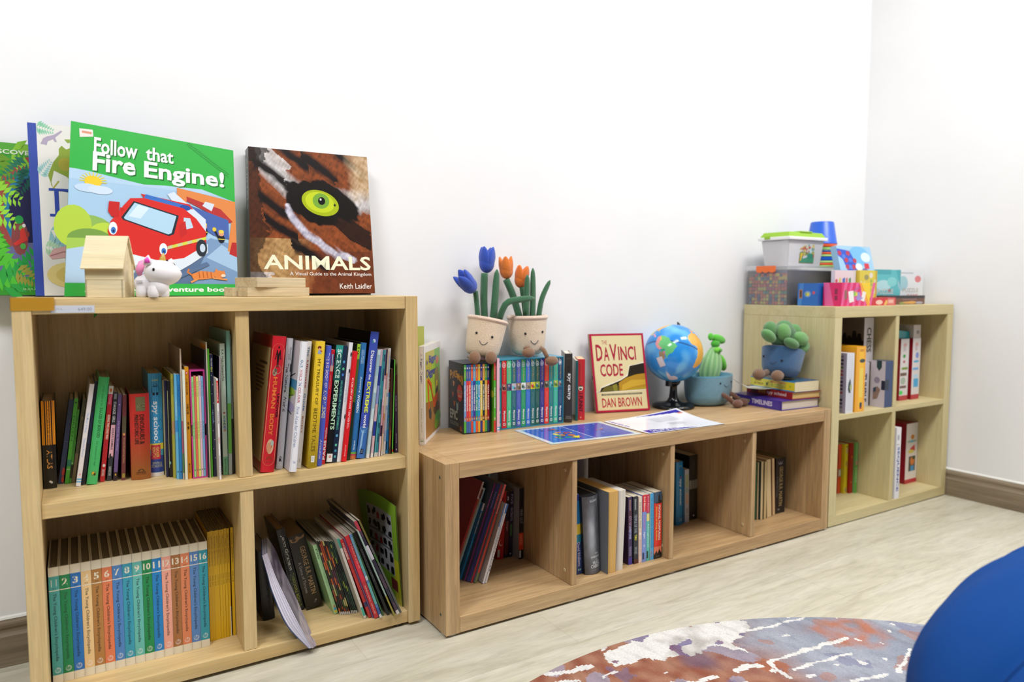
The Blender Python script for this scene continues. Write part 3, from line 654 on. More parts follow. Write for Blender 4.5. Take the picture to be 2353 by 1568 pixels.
def natural(A):
    A.text('KNOWLEDGE', .66, .065, .82, .17, '40444c'); A.text('QUEST', .42, .12, .58, .17, '40444c'); A.text('The Natural World', .22, .19, .64, .56, '14181c', 'd', .02); A.poly([(.85, .19), (1, .2), (1, .26), (.85, .25)], '18202c'); A.poly([(.3, .92), (.45, .9), (.7, .91), (.6, .925), (.75, .945), (.35, .945)], '202428')
def guide(A):
    cols = ('2c5c9c', 'a83c48'); words = (('The', .04, .12), ('Ultimate', .15, .37), ('Guide', .41, .55)); 
    for (w_, a, b), c in zip(words, ('3a6ca0', 'a83c48', '3a6ca0')): A.text(w_, .15, a, .6, b, c, 'd', .03)
    A.text('BODY', .15, .59, .55, .73, 'a8683c', 'd', .03); A.text('X K', .3, .925, .6, .955, '6a6850')
def atlas(A):
    for w_, a, b, c in (('OUR', .14, .2, '3a7ca0'), ('WORLD', .21, .3, 'b84858'), ('IN', .31, .34, '2a4c8c'), ('COLOUR', .35, .47, 'b84858')): A.text(w_, .22, a, .58, b, c, 'd', .03)
    A.text('First Atlas for Children', .2, .5, .6, .81, '6c80b0', 'd', .005); A.text('W', .3, .915, .72, .938, '5868b0', 'd')
def treasury(A):
    for i in range(12): A.rect(0, .42 + i * .048, 1, .42 + i * .048 + .048, mixc('ecc62c', '9c8418', (i + 1) / 12))
    A.text('MY TREASURY OF', .3, .14, .62, .5, '5c4a10', 'd'); A.text('BEDTIME TALES', .25, .53, .62, .87, '4c3c0c', 'd')
    A.ell(.42, .05, .2, .013, '7a2c30'); A.ell(.42, .062, .1, .008, 'e8b898'); A.poly([(.3, .07), (.55, .07), (.66, .1), (.26, .1)], '90a8d0'); A.poly([(.5, .068), (.72, .075), (.7, .085), (.5, .08)], 'c03c48')
    A.rect(.3, .905, .66, .955, 'ecebe6'); A.ell(.47, .93, .1, .014, '20242c')
def science(A):
    A.rect(.6, 0, 1, 1, '1c2c44'); A.rect(0, 0, .6, .07, '30988c'); A.rect(0, .07, .6, .3, '1c5c54'); 
    A.text('SCIENCE', .14, .035, .5, .28, 'd8f0e4', 'd', .03); A.text('EXPERIMENTS', .14, .3, .5, .72, 'bfe8c0', 'd', .03); A.text('1000 INCREDIBLE LIFE FACTS AND EXPERIMENTS', .68, .3, .86, .72, '58b89c', 'd', .01)
    for v, c in ((.14, '50a0c8'), (.2, '58c088'), (.25, '4878c0'), (.77, '68a8c8'), (.85, '60c8a0'), (.9, '4898b0'), (.95, '58a8b0')): A.ell(.8, v, .1, .012, c)
    A.rect(.1, .925, .58, .995, 'ecece8'); A.ell(.36, .95, .1, .012, 'c86858')
def extreme(A):
    A.rect(0, .75, 1, 1, '3c70b8')
    for i in range(9): A.line([(.3 + .02 * i, .8), (.1 + .1 * i, .76 + .01 * (i % 4))], .03, '8cc0e4')
    A.poly([(.3, .78), (.5, .78), (.45, .9), (.2, .97)], '90bce0'); A.ell(.5, .075, .18, .018, 'c8d8f0', 16, 150, 390); A.ell(.38, .08, .1, .012, '408890')
    A.text('Discover', .3, .15, .66, .325, 'f0f0f8', 'd', .03); A.text('the', .34, .335, .62, .38, 'f0f0f8', 'd', .03); A.text('EXTREME', .26, .395, .7, .64, 'e4ec4c', 'd', .03); A.text('world', .32, .655, .68, .76, 'f0f0f8', 'd', .03); A.rect(.35, .925, .7, .965, '16243c'); A.text('DK', .4, .93, .65, .96, 'a0b0c8', 'd')
def spk(seed, cols, n=9):
    def f(A):
        r = random.Random(seed); v = 0
        while v < 1:
            k = .03 + r.random() * .13; A.rect(0, v, 1, min(1, v + k), r.choice(cols)); v += k
        A.rect(0, .96, 1, 1, 'e0dcd8')
    return f
AURS = [
 ('human', dict(c='c8202c', kind='h', label='thick red book with a cream panel, black figure and skull on its spine', lc='8c2420', lart=human_l, art=human, bulge=.002)),
 ('natural', dict(c='b8bcc4', s='c8ccd4', kind='h', label='silver-grey spine with black lettering beside the thick red book', art=natural)),
 ('atlas2', dict(c='d2d0d6', s='eeeef4', kind='h', label='white atlas pulled forward, its side showing a blue and green map', art=atlas, lart=atlas_l, d=.24)),
 ('guide', dict(c='cfcac4', s='dedad4', kind='h', label='off-white spine with blue and red letters behind the white atlas', art=guide)),
 ('treas', dict(c='e0bc28', s='f0cc34', kind='h', lc='c4a01c', label='gold-yellow storybook with a small girl at the top of its spine', art=treasury, bulge=.002)),
 ('bigbook', dict(c='3c4cb0', s='4a5cc4', kind='h', label='royal blue spine with bold pale block capitals', ops=[('t', 'THE BIG BOOK OF', 'e8d0dc', .06, .35, .25, .75, 'd', .04), ('t', 'KNOWLEDGE', 'ece4b0', .37, .6, .2, .8, 'd', .05), ('t', 'Arcturus', 'd8d0e8', .78, .94, .3, .7)])),
 ('paris', dict(c='b8202c', s='d02430', kind='p', label='narrow red travel guide with a flag patch and white lettering', ops=[('r', .1, .04, .9, .14, '3a5090'), ('r', .4, .04, .6, .14, 'e4dcd8'), ('r', .1, .14, .9, .19, 'd8b0a0'), ('t', 'English Edition', 'e0a8a8', .22, .34, .3, .6, 'u'), ('t', 'Versailles', 'f0dcd8', .68, .78, .3, .75, 'u'), ('t', 'PARIS', 'f6f0ec', .79, .96, .2, .85, 'u', .03)])),
 ('science', dict(c='16181c', s='101214', kind='h', lc='123028', label='wide black and teal spine with mint lettering and little icons', art=science, bulge=.001)),
 ('whitep', dict(c='dcdce2', s='e8e8ee', kind='p', lc='c8c8cc', label='white spine with ragged black marks between the teal and red ones', ops=[('e', .8, .1, .18, .02, '20242c'), ('e', .8, .24, .18, .02, '20242c'), ('e', .84, .62, .14, .02, '20242c'), ('t', 'Encyclopedia', 'c0c0d0', .25, .5)])),
 ('amst', dict(c='c01820', s='e01c24', kind='h', label='bright red spine with small white capitals reading upwards', ops=[('t', 'THE GOLDEN BOOK OF AMSTERDAM', 'f6ecec', .24, .7, .38, .72, 'u', .02), ('t', 'BONECHI', 'f0b8b8', .85, .95, .4, .6, 'u')])),
 ('lime', dict(c='18281c', s='24361f', kind='h', label='dark green spine with a lime top, behind the bright red one', ops=[('r', 0, 0, 1, .13, '9cc830'), ('t', '10', '2c3c14', .03, .09), ('r', 0, .13, 1, .5, '586c20')])),
 ('women', dict(c='142c44', s='2f74b4', kind='h', lc='101c2c', label='steel blue spine with white lettering and striped foot', ops=[('t', 'LUCY BEEVOR', 'b8d0e4', .06, .18, .55, .75), ('t', 'SARAH GREEN', 'b8d0e4', .06, .18, .28, .48), ('t', 'Amazing', 'e8f0f8', .29, .43, .4, .72), ('t', 'WOMEN', 'f4f8fc', .44, .6, .3, .68, 'd', .03), ('t', 'Stripes', 'e0ecf4', .84, .92, .38, .66, 'u', .02), ('r', 0, .94, 1, .955, '70b840'), ('r', 0, .955, 1, .97, 'b83c60'), ('r', 0, .97, 1, 1, 'c87040')])),
 ('extreme', dict(c='0c1024', s='4054b4', kind='h', lc='0a0c16', label='tallest indigo spine with yellow and white lettering in the right upper cell', art=extreme, bulge=.001, d=.24)),
 ('m1', dict(c='b8ccd0', kind='m', label='pale aqua magazine spine right of the tall indigo book', art=spk(1, ['c4d8dc', 'b8ccd0', 'd0dce0', '9cbcc8']))),
 ('m2', dict(c='d0b8c8', kind='m', label='mauve and deep blue magazine spine', art=spk(2, ['d4b8c4', '8c98d0', '2c3c98', 'd8b0b8']))),
 ('m3', dict(c='54a0a8', kind='m', label='first of the teal magazine spines, with an ivory top', art=spk(3, ['58a8b0', '4890a0', '80c0c0', '58a8b0']))),
 ('m4', dict(c='3890a0', kind='m', label='dark-capped teal magazine spine beside the ivory-topped one', art=spk(14, ['3890a0', '58a8a8', '285c70', '3890a0']))),
 ('m5', dict(c='d0a4b4', kind='m', label='dusky pink magazine spine banded with dark plum', art=spk(5, ['d8a8b4', 'e0c0c4', '3c2c4c', 'd098a4', '2c2440']))),
 ('m6', dict(c='dcb08c', kind='m', label='peach and cream magazine spine right of the plum-banded one', art=spk(6, ['e4d0b0', 'd8946c', 'e8dcc0', 'd0a0a0']))),
 ('m7', dict(c='b8c0d4', kind='m', label='lavender-white magazine spine, last before the blue paperback', art=spk(7, ['c4cce0', 'e0e0e8', 'd0b0b8', 'a8b8d8']))),
 ('amelia', dict(c='2080c0', s='2c8cd0', kind='p', label='blue paperback with a rusty red head and yellowish script', ops=[('r', 0, 0, 1, .24, '983c30'), ('t', 'I am', 'e0b8a0', .06, .2), ('t', 'Amelia Fang', '90b060', .3, .7, .3, .8), ('r', .1, .85, .5, .96, '103c64')])),
 ('brown', dict(c='2c2018', s='483020', kind='p', label='smoky brown spine with flame-like patches at its foot', ops=[('e', .5, .75, .4, .1, '8c4c20'), ('e', .4, .85, .3, .08, 'a86430'), ('e', .6, .68, .2, .05, '281410')])),
 ('gthin', dict(c='206018', s='64cc48', kind='p', lc='0c100c', label='thin neon green edge next to the smoky brown spine', ops=[('r', 0, .95, 1, .98, 'c83c28')])),
 ('dpurple', dict(c='281c34', s='33244a', kind='p', label='dark plum paperback last before the right panel of the pine bookcase', ops=[('r', 0, 0, 1, .25, '4c2430'), ('t', 'FORCES OF', 'b89cb0', .27, .47, .3, .7), ('t', 'NATURE', '584060', .5, .68, .3, .7), ('t', 'TIM BOWLER', 'b0a4c0', .75, .88, .35, .65), ('e', .5, .96, .15, .012, 'd0ccd8')])),
]
shelf_row('AUR', .424, AURS, 'books in the upper right cell of the pine bookcase', .377)

# ---- pine bookcase, lower cells -------------------------------------------------
ENC = [('4aa5a2', 'teal'), ('0f8a52', 'green'), ('2074c4', 'blue'), ('f0ca92', 'cream orange'), ('b67e40', 'tan brown'), ('e67e54', 'orange red'), ('4f86c8', 'cornflower blue'), ('339fbc', 'turquoise'), ('66bfb6', 'aqua'), ('138e50', 'green'), ('1a84cc', 'bright blue'), ('f2a894', 'salmon'), ('ac7040', 'brown'), ('e4875c', 'orange'), ('5a8ac8', 'periwinkle blue'), ('2f9cb0', 'deep turquoise')]
def enc_art(i, c):
    dk = mixc(c, '000000', .82)
    def f(A):
        A.rect(0, .077, 1, .93, c); A.rect(0, .196, 1, .203, 'efe6d4'); A.text(str(i + 1), .22 if i < 9 else .12, .105, .74 if i < 9 else .88, .165, 'f4ecd8', 'h', .03)
        A.ell(.4, .182, .05, .004, dk); A.ell(.58, .182, .05, .004, dk)
        A.text("The Young Children's Encyclopedia", .28, .225, .68, .81, dk if i not in (1,) else '0a5030', 'd', .015)
        A.ell(.5, .89, .3, .025, mixc(c, 'ffffff', .35)); A.ell(.44, .885, .2, .018, mixc(c, 'ffffff', .1)); A.poly([(.4, .87), (.6, .868), (.5, .884)], mixc(c, 'ffffff', .5))
    return f
for i, (c, nm) in enumerate(ENC):
    x = -2.2655 + i * .01838
    book(x, .1768, .0376, .0179, .2385, 0, .19, c='e6dcc6', s='ece2cc', pg='7c7058', kind='h', gap=.002, art=enc_art(i, c), label=f'{nm} encyclopedia volume with cream ends, numbered {i + 1} on its spine', group='encyclopedia volumes in the lower left cell', name='encyclopedia_volume', bulge=.0008)
rnd = random.Random(8)
for i in range(9):
    place = ('touching the encyclopedias', 'second from the encyclopedias', 'third from the encyclopedias', 'fourth from the encyclopedias', 'fifth, in the middle of its row', 'fourth from the gap by the divider', 'third from the gap by the divider', 'second from the end, with a white lower edge', 'alone by the divider behind a dark slit')[i]
    t = (.0058, .0056, .006, .0052, .0054, .0052, .0052, .005, .0058)[i]
    x = -1.9682 + i * .00585 + (.0022 if i == 8 else 0)
    ops = [('r', 0, .02 + .05 * k, 1, .03 + .05 * k, ('d8a80c', 'e8c020')[(k + i) % 2]) for k in range(3)] + [('t', 'NATIONAL GEOGRAPHIC', '6c5204', .05, .32, .3, .7), ('t', 'VOL.' + str(210 + i), '6c5204', .4, .5, .3, .7)]
    if i == 7: ops.append(('r', .7, .72, 1, 1, 'ece8d8'))
    book(x, .1952 + i * .0004, .0376, t, .252 + rnd.random() * .001, 0, .175, c='d8a80c', s='e2b414', kind='m', pg='6c6454', art=spine(*ops), label='yellow magazine spine ' + place, group='yellow magazines beside the encyclopedias', name='magazine', cat='magazine')
def grisham(A):
    A.text('John Grisham', .3, .07, .8, .5, 'd8dcd8', 'd', .02); A.text('THEODORE BOONE', .45, .54, .8, .95, '98a020', 'd', .01); A.text('The Activist', .2, .54, .38, .8, '687060', 'd')
def martin(n):
    def f(A):
        A.poly([(.05, .03), (.3, .05), (.5, .02), (.7, .05), (.95, .02), (.93, .06), (.6, .075), (.4, .1), (.1, .08)], '9a7850'); A.ell(.3, .06, .12, .02, '3c2c1c')
        A.text('GEORGE R.R. MARTIN', .52, .17, .82, .82, 'c8a06c', 'd', .005); A.text('A Game of Thrones', .2, .36, .38, .78, 'a8a098', 'd'); A.ell(.68, .91, .06, .012, '807c78'); A.ell(.6, .93, .08, .015, '4c4c50')
    return f
ALRS = [
 ('shand', dict(c='131318', s='17171d', kind='h', label='black hardback deep in the cell behind the drooping magazine', ops=[('t', 'SHANDS MC', '3c3c44', .3, .8, .4, .65)], d=.13)),
 ('grisham', dict(c='1a2026', s='1c242a', kind='h', pg='9a7c54', label='black hardback with white and yellow-green lettering leaning left', art=grisham, d=.13)),
 ('martin', dict(c='1a1815', s='1e1b18', kind='p', pg='8c7450', label='thick black paperback with gold lettering leaning beside the black hardback', art=martin(1), d=.13)),
 ('lg', dict(c='9cc890', s='a8d49c', kind='m', label='mint green booklet spine with coloured shapes at its foot', ops=[('t', 'Pals', '4c7048', .06, .2, .3, .8), ('p', [(.25, .9), (.6, .87), (.8, .905)], 'c04858'), ('r', .3, .91, .85, .945, '3c9cd0'), ('r', .25, .95, .85, .98, 'e4cc30'), ('t', 'SCIENCE', '80b078', .4, .6, .4, .65)], d=.19)),
 ('tw', dict(c='d0ccc4', s='e0dcd4', kind='m', label='white magazine spine with teal tips in the leaning stack', ops=[('r', 0, 0, 1, .12, '3c9c8c'), ('r', 0, .86, 1, .97, '44b09c')], d=.19)),
 ('r1', dict(c='b82c2c', s='d03434', kind='m', label='red magazine spine next to the white and teal one', ops=[('r', 0, .1, .5, .25, 'e0a8a0'), ('t', 'HORRIBLE', 'f0c8c0', .05, .25), ('r', 0, .8, 1, .86, '3c3c6c')], d=.19)),
 ('pu', dict(c='5c4474', s='74588c', kind='m', label='thin violet magazine spine between two red ones', d=.19)),
 ('r2', dict(c='b4242c', s='c42c34', kind='m', label='thickest red magazine spine in the leaning stack', ops=[('r', 0, .3, 1, .55, 'e02c44'), ('t', 'MAGAZINE', 'e88c8c', .1, .4, .5, .9), ('t', 'SPECIAL ISSUE', 'e8a8a0', .6, .95, .3, .6)], d=.2)),
 ('mu', dict(c='506c9c', kind='m', label='patchwork blue and pink magazine spine', art=spk(31, ['5880b8', '70a0b8', 'a05880', '3c5ca0', '68b0b0', 'c8d0d8']), d=.2)),
 ('g1', dict(c='2c5c30', s='3c7440', kind='m', label='thin forest green magazine spine', d=.2)),
 ('bk', dict(c='14161a', s='1a1c20', kind='m', label='black magazine spine right of the forest green one', ops=[('t', 'DISCOVERY', '60686c', .2, .6)], d=.2)),
 ('db', dict(c='101418', s='98b0a8', kind='m', label='black magazine with a pale teal edge sticking furthest forward', lc='0e1216', d=.21, ops=[('r', 0, .75, 1, 1, '9c9438')])),
 ('wr', dict(c='2c2838', kind='m', label='navy magazine spine flecked with white and red', art=spk(33, ['34304c', 'd8d4e0', '503c50', '8c98b8', '282840', 'b03c4c']), d=.21)),
 ('dg', dict(c='30322c', s='5c6060', kind='m', label='dark grey magazine last in the leaning stack', lc='1c1a14', ops=[('r', 0, 0, 1, .25, '6c6430'), ('r', 0, .35, 1, .45, '3c6c38')], d=.21)),
]
shelf_row('ALR', .0376, ALRS, 'leaning reading in the lower right cell of the pine bookcase', .377, dict(pg='9a9080'))
for key, n, cols, who in (('s1', 6, ['381c20', '9c4024', '2c4428', 'c86030', '141c18', 'b8b070', '582c44'], 'orange-banded'), ('s2', 4, ['142c28', '1c3c30', '8c9c3c', '101820', '2c4c44'], 'bottle green')):
    x, y, t, h, th = GEO['ALR'][key]; p = t / n
    for i in range(n):
        book(x + i * p / math.cos(R(th)), y - i * .002, .0376, p - .0005, h - (i % 2) * .001, th, .19, c='20261f', kind='m', pg='8c8474', art=spk(50 + i + n, cols), group='thin comics in the leaning stack', name='magazine', cat='magazine', label=f'{who} thin comic, ' + ('first beside its taller left neighbour', 'second of its set', 'third of its set', 'last of its set' if n == 4 else 'fourth of its set', 'fifth of its set', 'sixth and last of its set')[i])

# ---- low bookcase ----------------------------------------------------------------
def feather(A):
    A.rect(.03, .02, 1, .12, '7c2c2c'); A.rect(.03, .12, 1, .2, 'c8c0b4'); A.rect(.03, .2, 1, 1, 'd8d4cc')
    A.ell(.72, .36, .16, .1, 'd88838'); A.ell(.62, .33, .12, .12, 'c06c28'); A.poly([(.3, .5), (.38, .3), (.52, .26), (.6, .34), (.52, .46)], '4c2c20')
    for i in range(9): A.rect(.3, .6 + i * .03, .9, .61 + i * .03, '8c8478')
B1S = [
 ('redw', dict(c='9c2c28', s='b83c38', kind='m', label='red-backed magazine with a white top, at the far side of the fan', ops=[('r', 0, 0, 1, .18, 'e4dcd8'), ('t', 'JUNIOR', 'c03030', .03, .16)], d=.17)),
 ('ltblue', dict(c='c8dce4', s='a4ccd8', kind='m', label='magazine with an orange and brown picture on its white side', lart=feather, d=.18)),
 ('bluegold', dict(c='1c64a0', s='2c84c8', kind='m', label='blue spine with gold lettering in the leaning fan', ops=[('r', 0, 0, 1, .1, 'dcdce0'), ('t', 'READ AND LEARN', 'd8b050', .12, .4, .2, .8, 'd', .02), ('t', 'BOOK TWO', '58b8f0', .5, .7)], d=.16)),
 ('mag', dict(c='34405c', s='9c3c88', kind='m', lc='3c4c64', label='thin magenta-edged magazine with a slate side', ops=[('t', 'Read to me', 'd8b0d0', .08, .25)], d=.19)),
 ('pur', dict(c='50608c', s='4c409c', kind='m', lc='46547c', label='thin purple-edged magazine with a grey-blue side', ops=[('t', 'Read alone', 'b8b8e0', .08, .25)], d=.19)),
 ('red', dict(c='5c7090', s='c43038', kind='m', lc='566890', label='thin red-edged magazine fourth in the leaning fan', ops=[('t', 'Read aloud', 'e0a8a8', .1, .25)], d=.19)),
 ('ored', dict(c='8c8c94', s='d8543c', kind='m', lc='7c88a0', label='thin orange-red-edged magazine next to the white booklets', ops=[('r', 0, .0, 1, .14, 'e06050'), ('t', 'Readers', 'f0d0c8', .15, .3), ('r', 0, .9, 1, 1, '7c8c58')], d=.19)),
 ('bw', dict(c='c8c8d0', s='e4e4ec', kind='m', lc='b8b4b8', label='white booklet with blue-flecked edge, larger of the two', ops=[('r', 0, 0, .5, .3, '3c78c8'), ('t', 'TOGETHER', '707888', .3, .55, .3, .6, 'u')], d=.17)),
 ('bw2', dict(c='d0d0d8', s='e8e8f0', kind='m', label='white booklet with dark script, outermost of the leaning fan', ops=[('r', 0, 0, 1, .12, '3c70c0'), ('t', 'Mathematics', '40444c', .3, .85, .3, .75, 'u')], d=.17)),
]
shelf_row('B1', .0457, B1S, 'leaning booklets in the first low cell', .36, dict(pg='a8a49c'))
B1T = [
 ('redc', dict(c='a8181c', s='bc1c20', kind='p', label='red paperback with a white crescent mark in the first low cell', ops=[('t', 'MATILDA', '8c1014', .1, .3), ('e', .5, .76, .3, .05, 'd8b0a8'), ('e', .58, .75, .25, .042, 'bc1c20'), ('r', .05, .86, .4, .97, 'c8c4c4')], d=.1)),
 ('dk3', dict(c='241a20', s='2c1e28', kind='p', label='dark paperback with a white figure three at its head', ops=[('t', '3', 'd8d4dc', .07, .13, .3, .7, 'h', .03), ('r', 0, .45, 1, .95, '5c2424'), ('t', 'Danger', 'b08080', .45, .6)], d=.1)),
 ('dk2', dict(c='201428', s='2a1c38', kind='p', label='plum-black paperback with a green word low on its spine', ops=[('t', 'FIVE', '9888a0', .05, .2), ('t', 'SECRETS', '9890a8', .25, .45), ('r', .2, .5, .8, .68, '3c6c38'), ('e', .5, .95, .2, .015, 'a8a0b0')], d=.1)),
 ('wb', dict(c='8c888c', s='141416', kind='p', lc='9c989c', label='black and orange spined paperback with a pale grey side', ops=[('t', 'FIND OUT', '808084', .3, .5), ('r', 0, .63, 1, .87, 'd84424'), ('t', 'HARD', 'f09070', .66, .8), ('r', .1, .88, .5, .98, 'd8d4d8')], d=.11)),
]
shelf_row('B1b', .0457, B1T, 'upright paperbacks deep in the first low cell', .37, dict(pg='b8b0a0'))
book(-1.272, .262, .0457, .0085, .318, 14.0, .1, c='3c6468', s='5c9094', kind='h', lc='14181c', label='tall dark teal book standing behind the leaning fan', group='leaning booklets in the first low cell')
def hugo(A):
    rnd = lambda u, v: .5 + .5 * nz(u * 3, v * 7, 3.3)
    def f(u, v):
        # soft grey smoke with a pale vertical band
        b = math.exp(-((u - .38) / .22) ** 2) * math.exp(-((v - .5) / .27) ** 2); g = .07 + .38 * b * (.6 + .6 * rnd(u, v)) + .06 * rnd(u * 2, v * 2)
        return (g * .92, g * .97, g * 1.1)
    A.paint(f, 26, 90); A.k += 1
    A.text('SELZNICK', .36, .05, .86, .075, 'c8ccd4', 'h', .01)
    for tx, a, b, u0, u1 in (('THE', .73, .75, .55, .75), ('INVENTION', .77, .795, .3, .85), ('OF', .81, .825, .55, .68), ('HUGO', .835, .875, .4, .82), ('CABRET', .88, .925, .28, .88)): A.text(tx, u0, a, u1, b, 'd8dce0', 'h', .015)
    A.rect(.3, .95, .85, .954, '8c9098')
B2S = [
 ('wizard', dict(c='1c4c80', s='2474ac', kind='p', label='blue paperback with a gold band, half behind the divider of the second low cell', ops=[('r', 0, 0, 1, .08, '2c3c8c'), ('r', 0, .37, 1, .5, 'd8bc38'), ('r', 0, .5, 1, .6, '207c98'), ('r', 0, .6, 1, 1, '243c74'), ('t', 'David Walliams', 'c0b8d8', .6, .9, .3, .8), ('e', .35, .945, .12, .012, '88c8b0'), ('e', .65, .945, .12, .012, '88c8b0')], d=.14)),
 ('hugo', dict(c='1c1e22', s='202328', kind='h', pg='24262a', label='very thick black and smoky grey book with white capitals', art=hugo, bulge=.011, d=.155)),
 ('purp', dict(c='2c1434', s='40285c', kind='p', label='deep purple paperback left of the charcoal one in the second low cell', ops=[('r', 0, .2, 1, .5, '502840'), ('t', 'Adventurers', 'd8a878', .04, .2, .3, .75), ('t', 'CITY OF', 'b09cc0', .28, .42), ('t', 'LIVESTONE', 'b8c0f0', .43, .62, .25, .75, 'd', .03), ('t', 'THE MONSTER', '9c94b8', .73, .87), ('r', 0, .9, 1, 1, '403494')], d=.13)),
 ('dark', dict(c='1c2028', s='242a34', kind='p', label='charcoal paperback with a yellow word at mid spine', ops=[('t', 'Adventurers', 'c8d0d8', .04, .2, .3, .75), ('t', 'TEMPLE OF THE', '98a4b0', .27, .54), ('t', 'TAU', 'e8e030', .57, .65, .25, .75, 'd', .04), ('t', 'SIMON BEST', '98a0a8', .75, .86), ('r', 0, .93, 1, 1, '4c2420')], d=.13)),
 ('pkw', dict(c='d8b8b0', s='e4cac0', kind='p', label='pale pink paperback with a cream upper spine', ops=[('r', 0, 0, 1, .5, 'e8dcc4'), ('t', 'THE FANTASTIC FRIEND', '8c7c68', .08, .48), ('e', .5, .56, .3, .02, 'f4f0e8'), ('t', 'SCHOLASTIC', 'b8a0a0', .65, .9)], d=.13)),
 ('eb1', dict(c='6c84cc', s='7c94d8', kind='p', label='lilac-blue paperback with a red head and pink title', ops=[('r', 0, 0, 1, .25, 'dc2c2c'), ('t', 'Enid Blyton', 'f4e8e8', .03, .24, .3, .75, 'd', .02), ('t', 'Amelia Jane', 'c05cac', .3, .52, .3, .75, 'd', .02), ('t', 'Again', 'e8ecf8', .55, .65, .3, .75, 'd', .02), ('e', .5, .76, .25, .02, 'a8b8e8'), ('r', .1, .86, .5, .96, '20284c')], d=.13)),
 ('eb2', dict(c='48b0ac', s='58bcb4', kind='p', label='turquoise paperback with a crimson head', ops=[('r', 0, 0, 1, .28, 'cc2050'), ('t', 'Enid Blyton', 'f0c0cc', .03, .26, .3, .75), ('r', .1, .29, .9, .4, 'e8d888'), ('t', 'Naughtiest', 'd8f0e8', .45, .8, .3, .75), ('r', .1, .85, .6, .96, '183028')], d=.13)),
 ('bl', dict(c='3490c8', s='40a4dc', kind='p', label='sky blue paperback beside the red and black one', ops=[('r', 0, 0, .12, 1, 'a8a838'), ('t', 'THE LAND OF FAR BEYOND', '2070a0', .06, .5, .35, .75), ('t', 'ENCHANTED STORIES', '2070a0', .52, .82, .35, .75), ('t', 'EGMONT', 'c06828', .86, .96, .35, .7)], d=.13)),
 ('arthur', dict(c='28201c', s='d83020', kind='p', label='red and black paperback with white and yellow lettering, last in the second low cell', ops=[('r', 0, 0, 1, .16, '34506c'), ('p', [(.5, .16), (.6, .05), (.72, .04), (.85, .16)], '1c1c20'), ('p', [(.2, .16), (1, .13), (1, .2), (.2, .2)], '28201c'), ('r', .15, .175, 1, .8, 'e43424'), ('t', 'MICHAEL MORPURGO', 'f8e8e0', .2, .73, .58, .85, 'd', .03), ('t', 'Stories of King Arthur', 'f0c83c', .22, .73, .22, .45, 'd', .02), ('r', 0, .82, 1, .92, 'e07858'), ('p', [(0, 1), (0, .94), (.35, .88), (.5, .93), (.7, .86), (1, .93), (1, 1)], '161214'), ('t', 'ORCHARD', '807c80', .96, .975, .3, .8, 'h')], d=.13)),
]
shelf_row('B2', .0457, B2S, 'books in the second low cell', .36)
def oldpages(key, wob, label, cc, pg, d):
    """A paperback shelved spine inwards: its fanned, curved page edges face the room."""
    x, y, t, h, th = GEO['B2'][key]; q = root('book', (x, y, .046), label=label, cat='book', group='books in the second low cell')
    def P(u, v, side):
        f = .5 + .5 * math.cos(math.pi * min(1, v / .9)); g = 1 - v
        return u
    mb = MB()
    def fn(u, v):
        z = v * h; sq = 1 - wob * (1 - v) ** 2 - .05 * math.sin(v * 5); xx = t * (.06 + .9 * (u * sq + (.08 * (1 - sq)))); 
        return (xx, -.002 * math.sin(u * 3.14) + .004 * (1 - v) * (1 - u), z)
    nu, nv = 14, 24
    mb.grid(fn, nu, nv, pg)
    mb.grid(lambda u, v: (fn(u, 1)[0], fn(u, 1)[1] + v * d, h + .0), nu, 4, pg); mb.grid(lambda u, v: (fn(1 - u, 0)[0], fn(1 - u, 0)[1] + v * d, 0), nu, 4, pg)
    mb.grid(lambda u, v: (fn(1, v)[0], fn(1, v)[1] + u * d, v * h), 2, nv, pg); mb.grid(lambda u, v: (fn(0, v)[0], fn(0, v)[1] + (1 - u) * d, v * h), 2, nv, pg)
    mb.build('page_block', 'pages', q)
    c = MB(); cv = lambda u, v: (t * .03 + .0 - .006 * (1 - v) ** 3 * (1 if wob > .2 else 0), -.004 + u * (d + .004), v * (h + .001))
    c.grid(cv, 4, 16, cc); c.grid(lambda u, v: (cv(1 - u, v)[0] - .0008, cv(1 - u, v)[1], cv(u, v)[2]), 4, 16, cc)
    c.box(t * .03 - .0008, t * .985, d, d + .0008, .0005, h, cc); c.build('cover', 'print_matte', q)
    return q
oldpages('pagesy', .16, 'thick yellowed paperback with its worn page edges facing out', '6c7078', 'e0b468', .16)
oldpages('pagesw', .3, 'soft white-paged paperback flaring out beside the yellowed one', 'dcd6d2', 'e6dfd6', .15)
def hour(A):
    A.rect(0, .385, 1, .52, 'a8a494'); A.poly([(.15, .39), (.9, .39), (.55, .45)], '34382c'); A.poly([(0, .52), (.5, .46), (1, .5), (1, .53), (0, .53)], '24261f'); A.text('BROWN', .3, .1, .6, .3, '4c4c40', 'd'); A.text('Lost Symbol', .3, .57, .6, .8, '54543c', 'd'); A.rect(.05, .885, .95, .895, '15160f'); A.ell(.5, .94, .09, .014, 'c8c4bc')
